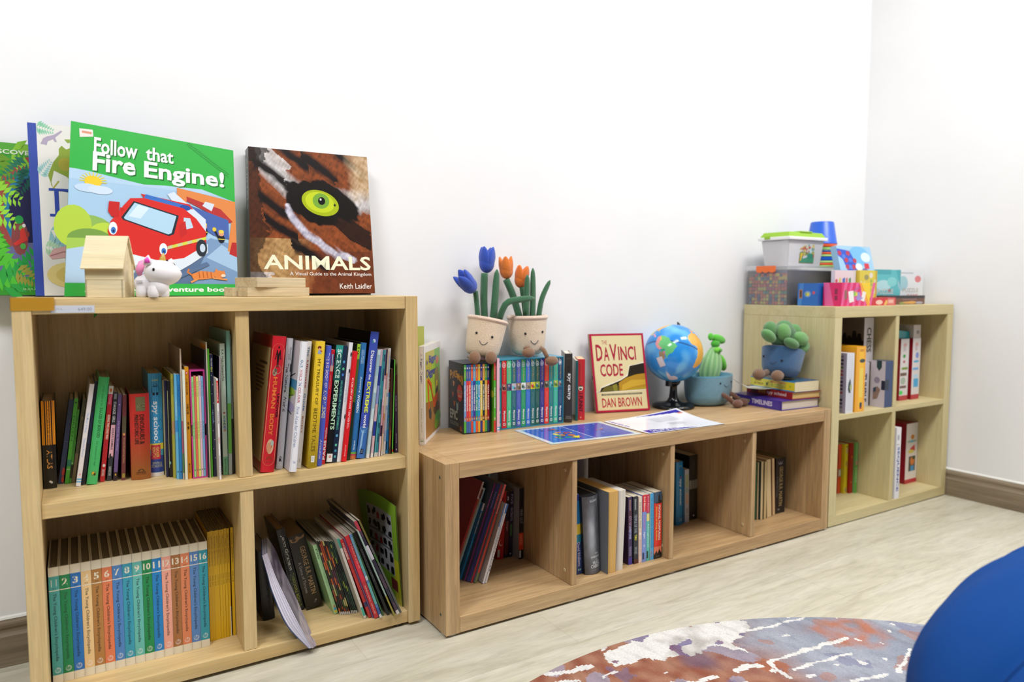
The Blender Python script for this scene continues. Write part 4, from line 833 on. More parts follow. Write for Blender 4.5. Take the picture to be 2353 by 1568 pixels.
B3S = [
 ('spyb', dict(c='12648c', s='1884c0', kind='h', label='bright blue hardback with white lettering in the third low cell', ops=[('r', 0, .86, 1, 1, '12608c'), ('t', 'GIBBS', 'b8c890', .06, .075, .4, .75, 'h'), ('e', .58, .165, .16, .06, '102434'), ('r', .5, .24, .75, .255, 'b83c54'), ('t', 'spy school', 'ecf4f8', .27, .69, .4, .78, 'd', .03), ('t', 'SIMON &', 'b8d8e4', .9, .91, .4, .9, 'h'), ('t', 'SCHUSTER', 'b8d8e4', .925, .94, .4, .9, 'h')], bulge=.003, d=.14)),
 ('bt', dict(c='386c98', s='4880ac', kind='p', label='thin steel blue spine between the blue hardback and the pale one', d=.13)),
 ('wh', dict(c='b0b4bc', s='c8ccd4', kind='p', label='pale spine with washed green and peach patches', ops=[('r', .1, .1, .9, .33, 'b8c49c'), ('r', .1, .34, .9, .44, 'a8bcb8'), ('r', .1, .45, .9, .66, 'd0b8a4'), ('t', 'PUFFIN', '8c8890', .72, .82), ('r', 0, .87, 1, .88, '9ca0a8')], d=.13)),
 ('bk', dict(c='24241c', s='2c2c22', kind='h', label='thick blackish hardback with a pale hourglass band', art=hour, d=.15, lc='1c1c1a')),
]
shelf_row('B3', .0457, B3S, 'books in the third low cell', .36)
def fore(key, cc, pg, label, d=.12):
    x, y, t, h, th = GEO['B4'][key]; e = min(.0009, t * .2)
    q = root('book', (x, y, .046), (0, R(th), 0), label, 'book', 'books shelved page-side out in the fourth low cell')
    mb = MB(); mb.box(0, e, 0, d, 0, h, cc); mb.box(t - e, t, 0, d, 0, h, cc); mb.box(e, t - e, d - e, d, 0, h, cc); mb.build('cover', 'print_matte', q)
    MB().box(e + .0001, t - e - .0001, .0006, d - e - .0001, .0004, h - .0004, pg).build('page_block', 'pages', q)
for a in (('g', '1c5c3c', '6c8c5c', 'slim green-covered paperback shelved page side out beside the divider'), ('p1', '3c1c20', 'e0c494', 'maroon-covered slim paperback, page side out, of the fourth low cell'), ('p2', '1c3c3c', 'e2c898', 'paperback with dark green covers around its cream page edges'), ('p3', '8c7c58', 'dcc08c', 'paperback with drab covers around its cream page edges'), ('p4', '8c7454', 'e6cc9c', 'thickest paperback among those shelved page side out'), ('p5', '8c3c20', 'e2c494', 'paperback with rust covers, page side out beside the thick black spine')): fore(*a)
x, y, t, h, th = GEO['B4']['martin2']
book(x, y, .0457, .0525, h, 0, .13, c='16171a', s='1a1b1f', kind='p', pg='8c7c50', label='very thick black paperback with gold lettering in the fourth low cell', group='books in the fourth low cell', art=spine(('p', [(.2, .05), (.35, .1), (.45, .06), (.55, .1), (.7, .05), (.62, .12), (.3, .12)], '787c84'), ('t', 'GEORGE R.R. MARTIN', 'b09868', .16, .87, .38, .72, 'd', .01), ('t', 'A Feast for Crows', '68686c', .33, .7, .12, .28), ('e', .38, .93, .1, .014, '84848c')))
# ------------------------------------------------------------------ big picture books leaning on top of the pine bookcase
class QArt(Art):
    """Printing on a four-cornered flat face (TL, TR, BL, BR)."""
    def __init__(s, mb, TL, TR, BL, BR, mat=0):
        s.q = [Vector(p) for p in (TL, TR, BL, BR)]; super().__init__(mb, TL, s.q[1] - s.q[0], s.q[2] - s.q[0], None, mat)
    def P(s, u, v, k):
        a, b, c, d = s.q; return (a * (1 - u) + b * u) * (1 - v) + (c * (1 - u) + d * u) * v + s.n * (s.STEP * k)
def big_book(TL, TR, BL, BR, t, art, col, edge, label, spine_art=None, hard=True, pg='e8e2d4'):
    TL, TR, BL, BR = (Vector(p) for p in (TL, TR, BL, BR)); o = BL.copy()
    q = root('picture_book', o, label=label, cat='book', group='picture books standing on the pine bookcase')
    L = [p - o for p in (TL, TR, BL, BR)]; n = (L[2] - L[0]).cross(L[1] - L[0]).normalized()
    o.z += max(0, n.z) * t + .0003; q.location = o
    bt = .0025 if hard else .0006
    def slab(mb, L4, a, b, cols):
        F = [p - n * a for p in L4]; G = [p - n * b for p in L4]
        mb.add([tuple(p) for p in F + G], [(0, 2, 3, 1), (4, 5, 7, 6), (0, 4, 6, 2), (1, 3, 7, 5), (0, 1, 5, 4), (2, 6, 7, 3)], cols)
    mb = MB(); c = [col, edge, edge, edge, edge, edge]
    slab(mb, L, 0, bt, c); slab(mb, L, t - bt, t, [edge] * 6)
    u = (L[3] - L[2]).normalized() * bt
    S = [L[0], L[0] + u, L[2], L[2] + u]; slab(mb, S, bt, t - bt, [edge] * 6)
    art(QArt(mb, *L))
    if spine_art: spine_art(QArt(mb, L[0] - n * t, L[0], L[2] - n * t, L[2]))
    mb.build('cover', 'print_gloss', q)
    ins = .004 if hard else .0006; lerp = lambda a, b, k: a + (b - a) * k
    w = (L[3] - L[2]).length; h = (L[0] - L[2]).length; a, b = bt * 1.2 / w, 1 - ins / w; v0, v1 = ins / h, 1 - ins / h
    pt_ = lambda u_, v_: lerp(lerp(L[0], L[1], u_), lerp(L[2], L[3], u_), v_)
    pb = MB(); slab(pb, [pt_(a, v0), pt_(b, v0), pt_(a, v1), pt_(b, v1)], bt + .0002, t - bt - .0002, [pg] * 6); pb.build('page_block', 'print_matte', q)
    return q
def leafy(A, u, v, s, ang, c1, n=7):
    for i in range(n):
        k = i / n; x, y = u + math.cos(R(ang)) * s * k, v + math.sin(R(ang)) * s * k
        for sg in (-1, 1):
            a2 = R(ang + sg * 55); l = s * .45 * (1 - k * .7); ex, ey = x + math.cos(a2) * l, y + math.sin(a2) * l
            px, py = -math.sin(a2) * l * .2, math.cos(a2) * l * .2
            A.poly([(x, y), ((x + ex) / 2 + px, (y + ey) / 2 + py), (ex, ey), ((x + ex) / 2 - px, (y + ey) / 2 - py)], c1, A.k)
    A.k += 1
def jungle(A):
    A.rect(0, 0, 1, 1, '3f9a34'); rnd = random.Random(3)
    A.rect(0, 0, 1, .07, '58a83c'); A.ell(.5, .43, .34, .36, 'a04c44'); A.ell(.52, .46, .3, .32, '2878a0'); A.ell(.53, .46, .27, .27, '24244c'); A.ell(.5, .78, .36, .13, '6c6c98'); A.ell(.33, .62, .06, .12, '8c4848', 12)
    for u, v, s, a, c in ((.3, .05, .3, 20, '8cc83c'), (.16, .1, .3, 60, '6a9a2c'), (.4, .13, .22, 150, '2c7a5c'), (.42, .18, .2, 120, '1c5c4c'), (.12, .3, .26, 20, '98d840'), (.1, .42, .26, 30, 'a0e048'), (.1, .62, .28, 50, '60c83c'), (.1, .8, .4, 20, '58c43c'), (.2, .95, .34, -30, '38a848'), (.34, .9, .3, -60, '2c9c48'), (.3, .84, .2, 30, 'a09c44'), (.75, .2, .4, 100, '3c8c38'), (.7, .8, .4, 60, '48a83c')): leafy(A, u, v, s, a, c)
    A.ell(.33, .505, .03, .028, '2c9c48'); A.ell(.345, .56, .02, .02, '6cb048')
    A.poly([(.335, .57), (.36, .555), (.375, .6), (.385, .64), (.36, .65), (.3, .68), (.28, .665), (.33, .63)], 'd03c34'); A.ell(.362, .543, .012, .012, 'ece8e4'); A.ell(.385, .6, .013, .02, '984038')
    A.ell(.35, .68, .02, .02, '50a848'); A.text('DISCOVER', .13, .045, .47, .075, 'e8f0dc', 'h', .02); A.text('ILLUSTRATED', .34, .955, .62, .968, 'a8d8a0', 'h', .02)
big_book((-2.375, .386, 1.1365), (-2.125, .386, 1.1365), (-2.375, .346, .8154), (-2.125, .346, .8154), .008, jungle, '3f9a34', '246c34', 'green jungle picture book with a small red explorer, leftmost along the wall')
def dino(A):
    A.rect(0, 0, 1, 1, 'e6e3de'); A.rect(0, 0, .058, 1, '3c50a8')
    for u, v, s, a, c in ((.06, .02, .12, 10, '8cc8a8'), (.07, .3, .12, -50, '9cc8c8'), (.12, .62, .26, 28, '90bcc4'), (.08, .72, .14, 10, 'b0d0b0'), (.2, .97, .2, -40, '8cbcc4'), (.3, .03, .15, 10, '9cd0e0')): leafy(A, u, v, s, a, c)
    A.poly([(.08, .12), (.1, .085), (.13, .07), (.17, .06), (.22, .03), (.23, .035), (.18, .075), (.19, .1), (.175, .1), (.165, .085), (.13, .1), (.12, .125), (.105, .12)], 'b0a4bc')
    A.poly([(.12, .3), (.16, .22), (.2, .175), (.2, .14), (.22, .12), (.25, .14), (.3, .12), (.31, .16), (.36, .14), (.36, .3), (.3, .34), (.24, .3), (.2, .285), (.16, .27), (.14, .34), (.145, .37)], '8ca03c'); A.ell(.24, .23, .05, .04, 'a8a03c'); A.poly([(.24, .08), (.34, .075), (.36, .09), (.26, .1)], '90a848')
    A.line([(.14, .35), (.15, .375), (.19, .33)], .01, 'b0a838'); A.line([(.28, .32), (.31, .37)], .01, '889c38')
    for u0, u1, v0, v1 in ((.12, .26, .375, .39), (.155, .185, .385, .535), (.12, .26, .525, .54)): A.rect(u0, v0, u1, v1, '3048a4')
    A.poly([(.2 + .16 * math.sin(R(a)), .457 - .082 * math.cos(R(a))) for a in range(0, 181, 12)] + [(.2 + .125 * math.sin(R(a)), .457 - .068 * math.cos(R(a))) for a in range(180, -1, -12)], '3048a4')
    A.text('INOSAURS', .4, .375, .97, .54, '3048a4', 'h', .01)
    A.poly([(.1, .77), (.13, .73), (.22, .71), (.36, .73), (.36, .77), (.2, .78), (.12, .79)], 'd8a8a8'); A.line([(.11, .77), (.2, .745), (.3, .75), (.36, .745)], .008, 'a86c74')
    A.ell(.24, .88, .16, .075, 'e4d088'); A.ell(.25, .88, .11, .05, 'd8c070'); A.ell(.255, .88, .06, .028, 'e8d898'); A.poly([(.32, .85), (.36, .84), (.36, .88), (.33, .88)], '30489c')
big_book((-2.2699, .35, 1.176), (-2.0, .35, 1.176), (-2.2677, .30, .8137), (-2.0, .30, .8137), .011, dino, 'e6e3de', '34489c', 'tall white picture book with a blue spine strip and a large blue letter D')
def fire(A):
    # fields
    A.rect(0, 0, 1, 1, '38b14a'); A.rect(.0, .27, 1, .925, 'a8cbe8')
    A.poly([(0, .27), (.0, .24), (.16, .27), (.34, .3), (.52, .31), (.76, .29), (1, .345), (1, .27)], '38b14a'); A.poly([(0, .27), (.13, .285), (.3, .315), (.45, .31), (.2, .26), (0, .24)], '38b14a')
    A.rect(0, .27, 1, .33, 'b4d2ec'); A.poly([(0, .2), (1, .2), (1, .36), (.78, .3), (.55, .305), (.42, .315), (.3, .3), (.1, .275), (0, .268)], '38b14a')
    for i in range(26):
        k = i / 26; u, v = .68 + .27 * k, .02 + .17 * k
        for sg in (-1, 1): A.poly([(u, v), (u + .02, v + sg * .012 - .004), (u + .03, v + sg * .014)], '2c8a3c', A.k)
    A.k += 1
    for s_, a, b, u0, u1 in (('Follow', .07, .165, .13, .38), ('that', .075, .16, .43, .6)):
        A.text(s_, u0 + .006, a + .006, u1 + .006, b + .006, '1f6c2c', 'h', .022); A.text(s_, u0, a, u1, b, 'f4f6f4', 'h', .022)
    for s_, a, b, u0, u1 in (('Fire', .155, .27, .125, .37), ('Engine!', .165, .30, .42, .93)):
        A.text(s_, u0 + .007, a + .007, u1 + .007, b + .007, '1f6c2c', 'h', .026); A.text(s_, u0, a, u1, b, 'f6f8f6', 'h', .026)
    A.poly([(.045, .035), (.12, .03), (.125, .07), (.05, .085)], 'e4e2dc'); A.rect(.06, .045, .115, .058, 'd89478')
    # sun, cloud, trees, road
    for i in range(11): a = R(180 + i * 18); A.line([(.13 + .04 * math.cos(a), .335 + .03 * math.sin(a)), (.13 + .075 * math.cos(a), .335 + .055 * math.sin(a))], .006, 'e8d84c')
    A.ell(.13, .335, .048, .034, 'f2cc34'); A.ell(.1, .375, .07, .025, 'c4daf0'); A.ell(.17, .38, .07, .025, 'cfe0f2')
    A.ell(.1, .62, .15, .09, '90b85c'); A.ell(.03, .6, .1, .12, 'b4d048'); A.ell(.2, .63, .08, .06, 'bcd84c'); A.ell(.12, .67, .12, .06, '78a04c'); A.poly([(0, .67), (.28, .66), (.28, .7), (0, .74)], 'a4c858')
    A.poly([(0, .735), (.2, .69), (.4, .7), (.4, .925), (0, .925)], 'b0cdea')
    A.poly([(.62, .925), (.7, .72), (.83, .62), (1, .66), (1, .925)], '7c9cc4'); A.poly([(.45, .925), (.55, .82), (.75, .68), (.8, .72), (.7, .925)], '5c7498'); A.poly([(.8, .75), (.9, .66), (1, .72), (1, .84)], 'a4c4e4')
    # station building
    A.poly([(.62, .31), (1, .36), (1, .72), (.94, .7), (.97, .5), (.9, .43), (.68, .36), (.68, .42), (.62, .4)], 'e08a4c'); A.poly([(.68, .36), (.9, .42), (.98, .5), (.95, .51), (.68, .39)], 'b83838'); A.poly([(.68, .41), (.95, .49), (.95, .62), (.85, .6), (.68, .5)], '4c68b0')
    A.poly([(.8, .38), (.86, .39), (.84, .44), (.78, .41)], 'd4e0f0'); A.poly([(.97, .64), (1, .64), (1, .74), (.95, .72)], 'b83030')
    for u, v in ((.79, .55), (.9, .59)):
        A.ell(u, v + .03, .022, .03, '20242c'); A.ell(u, v - .005, .018, .018, 'e0a080'); A.ell(u, v - .018, .018, .012, 'e8d050'); A.poly([(u - .05, v - .02), (u - .035, v - .025), (u - .015, v + .02), (u - .025, v + .025)], '20242c'); A.ell(u - .045, v - .03, .013, .014, 'e8c840'); A.rect(u - .02, v + .03, u + .02, v + .036, 'e8d840')
    # engine
    A.poly([(.56, .36), (.6, .34), (.8, .5), (.8, .6), (.7, .56)], 'd8e4f4'); A.poly([(.4, .375), (.7, .41), (.72, .44), (.45, .44)], 'd03030'); A.poly([(.43, .375), (.68, .42), (.66, .445), (.42, .4)], '3c74c8'); A.ell(.67, .435, .035, .018, '2c50a8')
    body = [(.215, .62), (.23, .56), (.3, .46), (.34, .41), (.42, .4), (.66, .44), (.74, .5), (.8, .58), (.8, .7), (.66, .77), (.62, .79), (.5, .79), (.36, .76), (.24, .69)]
    A.poly(body, 'd8302c'); A.poly([(.5, .79), (.66, .76), (.81, .66), (.81, .72), (.7, .8), (.62, .85), (.5, .86)], 'dce8f4'); A.poly([(.24, .69), (.36, .75), (.52, .785), (.6, .775), (.6, .84), (.5, .86), (.3, .8)], 'e4eef8')
    A.poly([(.29, .53), (.36, .425), (.63, .49), (.6, .61), (.57, .625), (.3, .545)], '22303c'); A.poly([(.305, .53), (.365, .435), (.615, .495), (.585, .605), (.565, .615), (.31, .54)], 'b4d8f0'); A.poly([(.33, .52), (.385, .445), (.45, .46), (.4, .53)], 'd8ecf8')
    A.poly([(.66, .5), (.7, .5), (.72, .56), (.66, .58)], 'c4dcf0'); A.poly([(.63, .55), (.67, .52), (.68, .6), (.64, .63)], 'c82c2c')
    A.poly([(.22, .44), (.28, .44), (.275, .53), (.235, .53), (.215, .5)], 'c82828'); A.poly([(.28, .47), (.31, .48), (.29, .5)], 'c82828')
    for k in range(8): A.poly([(.56 + k * .03, .69 - k * .0095), (.59 + k * .03, .68 - k * .0095), (.59 + k * .03, .7 - k * .0095), (.56 + k * .03, .71 - k * .0095)], 'd8d850' if k % 2 else 'c8d0a0')
    for u, v in ((.245, .6), (.535, .71)): A.ell(u, v, .024, .038, 'f0f4f8'); A.ell(u + .002, v + .012, .014, .02, '3c78c8'); A.ell(u + .003, v + .016, .006, .008, '183058')
    for u, v, rx, ry in ((.56, .845, .055, .07), (.77, .69, .035, .055), (.3, .8, .05, .05)): A.ell(u, v, rx, ry, '2c343c'); A.ell(u + .006, v, rx * .5, ry * .5, 'c8d8e8')
    A.poly([(.2, .82), (.52, .9), (.8, .78), (.82, .8), (.56, .925), (.2, .9)], '5c7498')
    # running cat
    A.poly([(.7, .865), (.76, .84), (.84, .845), (.85, .885), (.78, .895), (.72, .9)], 'e08848'); A.ell(.88, .86, .04, .025, 'e08848'); A.poly([(.85, .84), (.86, .82), (.875, .842)], 'e08848'); A.poly([(.9, .842), (.91, .828), (.915, .85)], 'e08848'); A.line([(.71, .87), (.68, .85), (.69, .83)], .012, 'd07838'); A.line([(.84, .885), (.93, .895)], .012, 'e89858'); A.line([(.74, .895), (.7, .915)], .012, 'e89858'); A.ell(.905, .868, .015, .01, 'f0d8c0')
    for i in range(4): A.line([(.75 + i * .025, .845), (.755 + i * .025, .885)], .005, 'b85c28')
    A.rect(0, .925, 1, 1, '38b14a'); A.text('A lift-the-flap adventure book', .1, .945, .95, .985, 'f4f6f4', 'h', .03)
FTL, FTR, FBL, FBR = (-2.1915, .275, 1.1745), (-1.868, .301, 1.1535), (-2.2168, .22, .8137), (-1.8767, .26, .8137)
nrm = (Vector(FBR) - Vector(FBL)).cross(Vector(FTL) - Vector(FBL)).normalized(); k = (Vector(FTR) - Vector(FBL)).dot(nrm); FTR = tuple(Vector(FTR) - nrm * k)
big_book(FTL, FTR, FBL, FBR, .005, fire, '38b14a', '2c8c3c', 'large green picture book showing a red fire engine and white rounded lettering', hard=False)
def tiger(A):
    W2 = [(.1, .12), (.3, .2), (.55, .24), (.75, .4), (1, .62)]
    def f(u, v):
        n1 = nz(u * 5 + v * 2, v * 5 - u * 2, 1.7); n2 = nz(u * 12 + v * 9 + n1, v * 34 - u * 22, 5.1); n3 = nz(u * 60 + v * 45, v * 16 - u * 20, 9.3); fur = .5 + .5 * (.8 * n2 + .8 * n3); w = u + .07 * n1 + .03 * n2; x = v + .06 * n1 + .03 * n2
        c = mixc('2c1810', '9a5028', .2 + fur * .9)
        if v > .62: c = mixc(c, mixc('8c6a3c', 'd8b47c', fur), max(0, 1 - abs(w - .22) / .3) * .9)
        if v > .7 and w > .5: c = mixc(c, '5a2c1c', .6)
        ex, ey = (w - .57), (x - .36); band = x - (.06 + .42 * w + .12 * math.sin(w * 4))
        if -.16 < band < .05 and w > .1: c = mixc(c, mixc('8c8684', 'e6e2e4', fur), min(1, (1 - abs(band + .05) / .11) * 1.8))
        if x < .3 and .05 < w < .42 and abs(x - .02 - .65 * (w - .05)) < .1 and w < .3: c = mixc(c, mixc('a09a98', 'f0ecec', fur), .8)
        for (a, b, s) in ((.32, .02, .05), (.55, .1, .055), (.82, .05, .045), (.15, .16, .05), (.25, .55, .05), (.45, .72, .06), (.2, .4, .06)):
            d = abs((x - b) - .55 * (w - a)); 
            if abs(w - a) < .14 and d < s: c = mixc(c, '171012', (1 - d / s) * 1.6)
        if w > .78 and x < .36: c = mixc(c, mixc('b08850', 'e8d4b4', fur), .75 * min(1, (w - .78) * 9, (.36 - x) * 9))
        if v < .1 and w < .16: c = mixc(c, '14100f', .8)
        if w < .16 and v > .85: c = mixc(c, mixc('9c9494', 'ece6e6', fur), .8)
        if w < .1: c = mixc(c, '1c1412', .7)
        e = (ex / .3) ** 2 + ((ey - .18 * ex) / .145) ** 2
        if e < 1.25: c = mixc(c, '120d0c', min(1, (1.25 - e) * 5))
        tail = abs(x - .36 - .62 * (w - .3) + .0); 
        if .62 < w < 1 and abs(x - .42 - .55 * (w - .62)) < .07: c = mixc(c, '140e0d', .9)
        d = segd(w, x, [(.28, .39), (.33, .47), (.45, .59), (.6, .68), (.76, .71), (.8, .74)])
        if d < .035: c = mixc(c, mixc('8a86a0', 'e2e0ee', fur), min(1, (1 - d / .035) * 2))
        return c
    A.paint(f, 120, 150); A.k += 2
    A.ell(.57, .36, .165, .105, '0e0b0a', 32); 
    A.poly([(.57 + .155 * math.cos(R(a)), .36 + .09 * math.sin(R(a)) + .02 * math.cos(R(a))) for a in range(0, 360, 10)], 'a8b818'); A.poly([(.565 + .12 * math.cos(R(a)), .355 + .072 * math.sin(R(a)) + .012 * math.cos(R(a))) for a in range(0, 360, 12)], 'c4d428'); A.ell(.575, .345, .07, .055, '78a83c'); A.ell(.58, .345, .03, .028, '0c0c0c'); A.ell(.572, .335, .008, .008, 'f4f4f4'); A.ell(.69, .37, .01, .01, '2c3818')
    for s_, a, b, u0, u1, c, bo in (('ANIMALS', .735, .835, .1, .975, 'eef0d4', .02), ('A Visual Guide to the Animal Kingdom', .85, .882, .3, .975, 'f0ecea', .005), ('Keith Laidler', .93, .968, .7, .975, 'f0ecea', .005)): A.text(s_, u0, a, u1, b, c, 'h', bo)
big_book((-1.8255, .357, 1.1705), (-1.5241, .357, 1.1735), (-1.838, .31, .8137), (-1.524, .31, .8137), .034, tiger, '1c1412', '191516', 'heavy black book with a green tiger eye and amber fur on its cover', spine_art=lambda A: (A.text('ANIMALS', .3, .06, .6, .42, 'a8a498', 'd', .02), A.text('Keith Laidler', .35, .5, .6, .75, '787470', 'd')), pg='d8d4cc')

# ------------------------------------------------------------------ small things on the pine bookcase
q = root('toy_house', (-2.1814, .14, .8135), (0, 0, R(-20.8)), 'small plain wooden toy house with a pitched roof', 'toy house')
HL, HD, HH, HR = .0705, .058, .0665, .118
mb = MB(); g = [(0, 0), (HD, 0), (HD, HH), (HD / 2, HR), (0, HH)]
for x0, x1 in ((.0, .003), (HL - .006, HL - .003)):
    vs = [(x, a, b) for x in (x0, x1) for a, b in g]; mb.add(vs, [(0, 1, 2, 3, 4)[::-1] if x0 > x1 else (4, 3, 2, 1, 0), (5, 6, 7, 8, 9)] + [(i, (i + 1) % 5, 5 + (i + 1) % 5, 5 + i) for i in range(5)], 'ecdcb4')
mb.box(0, HL, 0, .003, 0, HH, 'ecdcb4'); mb.box(0, HL, HD - .003, HD, 0, HH, 'ecdcb4'); mb.box(.003, HL - .004, .003, HD - .003, 0, .003, 'ecdcb4'); mb.box(.001, HL - .0008, -.0006, .0002, HH * .52, HH, 'e4d2a6')
mb.build('walls', 'toywood_x', q)
sl = math.atan2(HR - HH, HD / 2); Lr = (HD / 2) / math.cos(sl) + .0155
for sg, nm in ((1, 'roof_panel'), (-1, 'roof_panel')):
    M = Matrix.Translation((0, HD / 2, HR + .0015)) @ Matrix.Rotation(sg * sl if sg > 0 else -sl, 4, 'X')
    b = MB(); b.box(-.004, HL + .0015, (-Lr if sg > 0 else 0), (0 if sg > 0 else Lr), 0, .0036, 'ecdcb4', 0, M); b.build(nm, 'toywood_x', q)

q = root('unicorn_toy', (-2.062, .118, .8135), (0, 0, 0), 'chubby white unicorn toy with a gold horn and pink ears', 'toy')
b = MB(); wc = 'ece8ea'
b.ell((-.011, .012, .026), (.026, .02, .022), wc, 24); b.ell((.008, -.006, .022), (.018, .017, .022), wc, 20)
for x, y in ((-.024, .0), (-.004, -.012), (.015, -.006), (-.01, .022)): b.lathe([(.0085, 0), (.0105, .003), (.011, .012), (.009, .022)], wc, 18, Matrix.Translation((x, y, 0)))
b.ell((.013, -.005, .0485), (.0325, .026, .0255), wc, 32, warp=lambda x, y, z: (x + .15 * max(0, x) * (1 - abs(z)), y, z - .1 * x))
b.build('body', 'rubber', q)
b = MB(); b.tube([(-.012, -.016, .064), (-.013, -.017, .074), (-.011, -.018, .083)], [.0085, .007, .0008], wc, 12, 0, .5); b.tube([(-.0135, -.0208, .067), (-.0142, -.021, .074), (-.0128, -.0209, .0795)], [.0056, .0045, .0006], 'e84cc0', 12, 0, .25); b.build('ear', 'rubber', q)
b = MB(); b.tube([(.03, .004, .066), (.032, .005, .074), (.033, .006, .078)], [.007, .005, .0008], wc, 12, 0, .5); b.build('ear', 'rubber', q)
MB().lathe([(.0068, 0), (.0055, .006), (.0035, .012), (.0006, .0175)], 'c09a38', 18, Matrix.Translation((.015, -.004, .0715)) @ Matrix.Rotation(R(8), 4, 'Y')).build('horn', 'plastic', q)
b = MB(); b.tube([(-.008, .012, .074), (-.021, .008, .066), (-.026, .006, .054), (-.026, .006, .044)], [.004, .0075, .0075, .004], 'e88cb8', 12, 0, .7); b.tube([(-.014, .016, .07), (-.028, .012, .06), (-.031, .01, .048)], [.003, .005, .003], '9cc8c4', 12, 0, .7); b.build('mane', 'rubber', q)
b = MB(); b.ell((-.0035, -.0268, .0545), (.0026, .0018, .0034), '15110f', 14); b.build('eye', 'black_gloss', q)
b = MB(); A = Art(b, (-.034, -.0025, .034), (.013, -.006, 0), (0, 0, -.009)); A.k = 3
for i in range(4): A.rect(.05, .1 + .22 * i, .95 - .1 * (i % 2), .2 + .22 * i, '8c8688')
b.build('printed_mark', 'print_matte', q)

GB = 'wooden blocks beside the tiger book'
for nm, lab, loc, rz, L, Dd, H in (('a', 'pale wooden block lying flat, front one under another block', (-1.8815, .132, .8135), 11, .144, .052, .0195), ('b', 'pale wooden block at the back, its square end showing beyond the front block', (-1.902, .186, .8135), 11, .146, .05, .0193), ('c', 'pale wooden block lying askew on top of two others', (-1.862, .127, .8334), 20, .124, .088, .0215)):
    q = root('wooden_block', loc, (0, 0, R(rz)), lab, 'block', GB); MB().bbox(0, L, 0, Dd, 0, H, 'ddd', .0006).build('block', 'blockwood_x', q)

# ------------------------------------------------------------------ the drooping magazine and the green board in the lower right cell
F = [(-1.8454, .17, .2266), (-1.8365, .15, .187), (-1.8234, .13, .1469), (-1.7992, .1, .0828), (-1.7712, .083, .0174)]
Lc = [(-1.8577, .17, .2221), (-1.851, .15, .1831), (-1.8445, .13, .1448), (-1.8215, .1, .0769), (-1.778, .083, .0181)]
Bk = [(-1.832, .235, .2436), (-1.8159, .22, .2119), (-1.8054, .2, .1726), (-1.7884, .18, .1251), (-1.757, .099, .0145)]
def curve(P, v):
    k = v * (len(P) - 1); i = min(int(k), len(P) - 2); f = k - i; p0, p1, p2, p3 = (Vector(P[max(0, min(len(P) - 1, j))]) for j in (i - 1, i, i + 1, i + 2))
    return .5 * ((2 * p1) + (p2 - p0) * f + (2 * p0 - 5 * p1 + 4 * p2 - p3) * f * f + (3 * p1 - p0 - 3 * p2 + p3) * f ** 3)
base = Vector((-1.8, .12, .0376))
q = root('magazine', base, label='floppy magazine drooping over the front edge of the lower right cell', cat='magazine', group='leaning reading in the lower right cell')
def cvr(u, v):
    f, b_ = curve(F, v), curve(Bk, v); return f.lerp(b_, u) - base
cov = MB(); rndn = lambda u, v: nz(u * 4, v * 9, 2.2)
def ccol(u, v):
    c = mixc('8c8490', '4c4450', .5 + .8 * rndn(u, v) - .5 * abs(v - .35) + (.3 if .15 < v < .5 else -.2))
    if v > .8: c = mixc('b0a4a8', '54507c', max(0, rndn(u * 2, v * 2) + .2))
    if v < .12: c = mixc(c, 'b8aca8', .6)
    return c
cov.grid(lambda u, v: tuple(cvr(u, v)), 14, 30, ccol); 
cov.grid(lambda u, v: tuple(cvr(1 - u, v) + (curve(Lc, v) - curve(F, v)) * 1.06), 6, 24, '3c5c8c'); cov.build('cover', 'print_gloss', q)
pg = MB(); nl = 7
for i in range(nl):
    k = (i + .5) / nl; pg.grid(lambda u, v: tuple(cvr(u * .97, v * .985 + .005) + (curve(Lc, v) - curve(F, v)) * (k * .96 + .02)), 5, 22, ('d8d4e0', 'b4b0c0', 'e4e0ea')[i % 3])
pg.grid(lambda u, v: tuple(curve(F, v * .985 + .005).lerp(curve(Lc, v * .985 + .005), .02 + u * .95) - base + Vector((0, .0006, 0))), 14, 26, lambda u, v: ('dcd8e6', 'a8a4b8', 'c8c4d4')[int(u * 14) % 3]); pg.build('page_block', 'print_matte', q)
base = Vector((-1.534, .1359, .0378)); q = root('activity_board', base, label='green activity board with rows of black silhouettes, propped against the right side panel', cat='board', group='leaning reading in the lower right cell')
def bd(u, v):   # u back to front, v down
    x = -1.566 + .018 * u + .0155 * (v ** 1.4) * u + .03 * v * (1 - u); y = .35 - .22 * u; z = .0378 + (1 - v) * (.252 + .012 * math.sin(u * 3.1) + .006 * u)
    return (x - base.x, y - base.y, z - base.z)
b = MB()
def bcol(u, v):
    c = mixc('7cb030', '94c43c', u)
    if v > .55 and u > .85: c = lin('d0d030')
    if .2 < u < .88 and .14 < v < .74: c = lin('b8b8bc') if (v * 100) % 12.2 > 1 else lin('5c6c78')
    if .75 < u < .92 and .76 < v < .88: c = lin('7c2c34')
    return c
b.grid(bd, 40, 60, bcol); b.grid(lambda u, v: tuple(Vector(bd(1 - u, v)) + Vector((.0025, 0, 0))), 10, 20, '8c9c5c')
rnd = random.Random(12); sil = MB()
for r_ in range(5):
    for c_ in range(5):
        u, v = .27 + c_ * .135, .2 + r_ * .122
        for j in range(4):
            du, dv = rnd.uniform(-.03, .03), rnd.uniform(-.025, .025); w_ = rnd.uniform(.015, .035); P4 = [Vector(bd(u + du + a * w_, v + dv + b2 * w_ * .8)) + Vector((-.0006, 0, 0)) for a, b2 in ((-1, -1), (-1, 1), (1, 1), (1, -1))]
            b.add([tuple(p) for p in P4], [(0, 1, 2, 3)], 'b03030' if (r_ * 5 + c_) in (2, 11, 12, 16) else '18181a')
b.build('board', 'print_gloss', q)
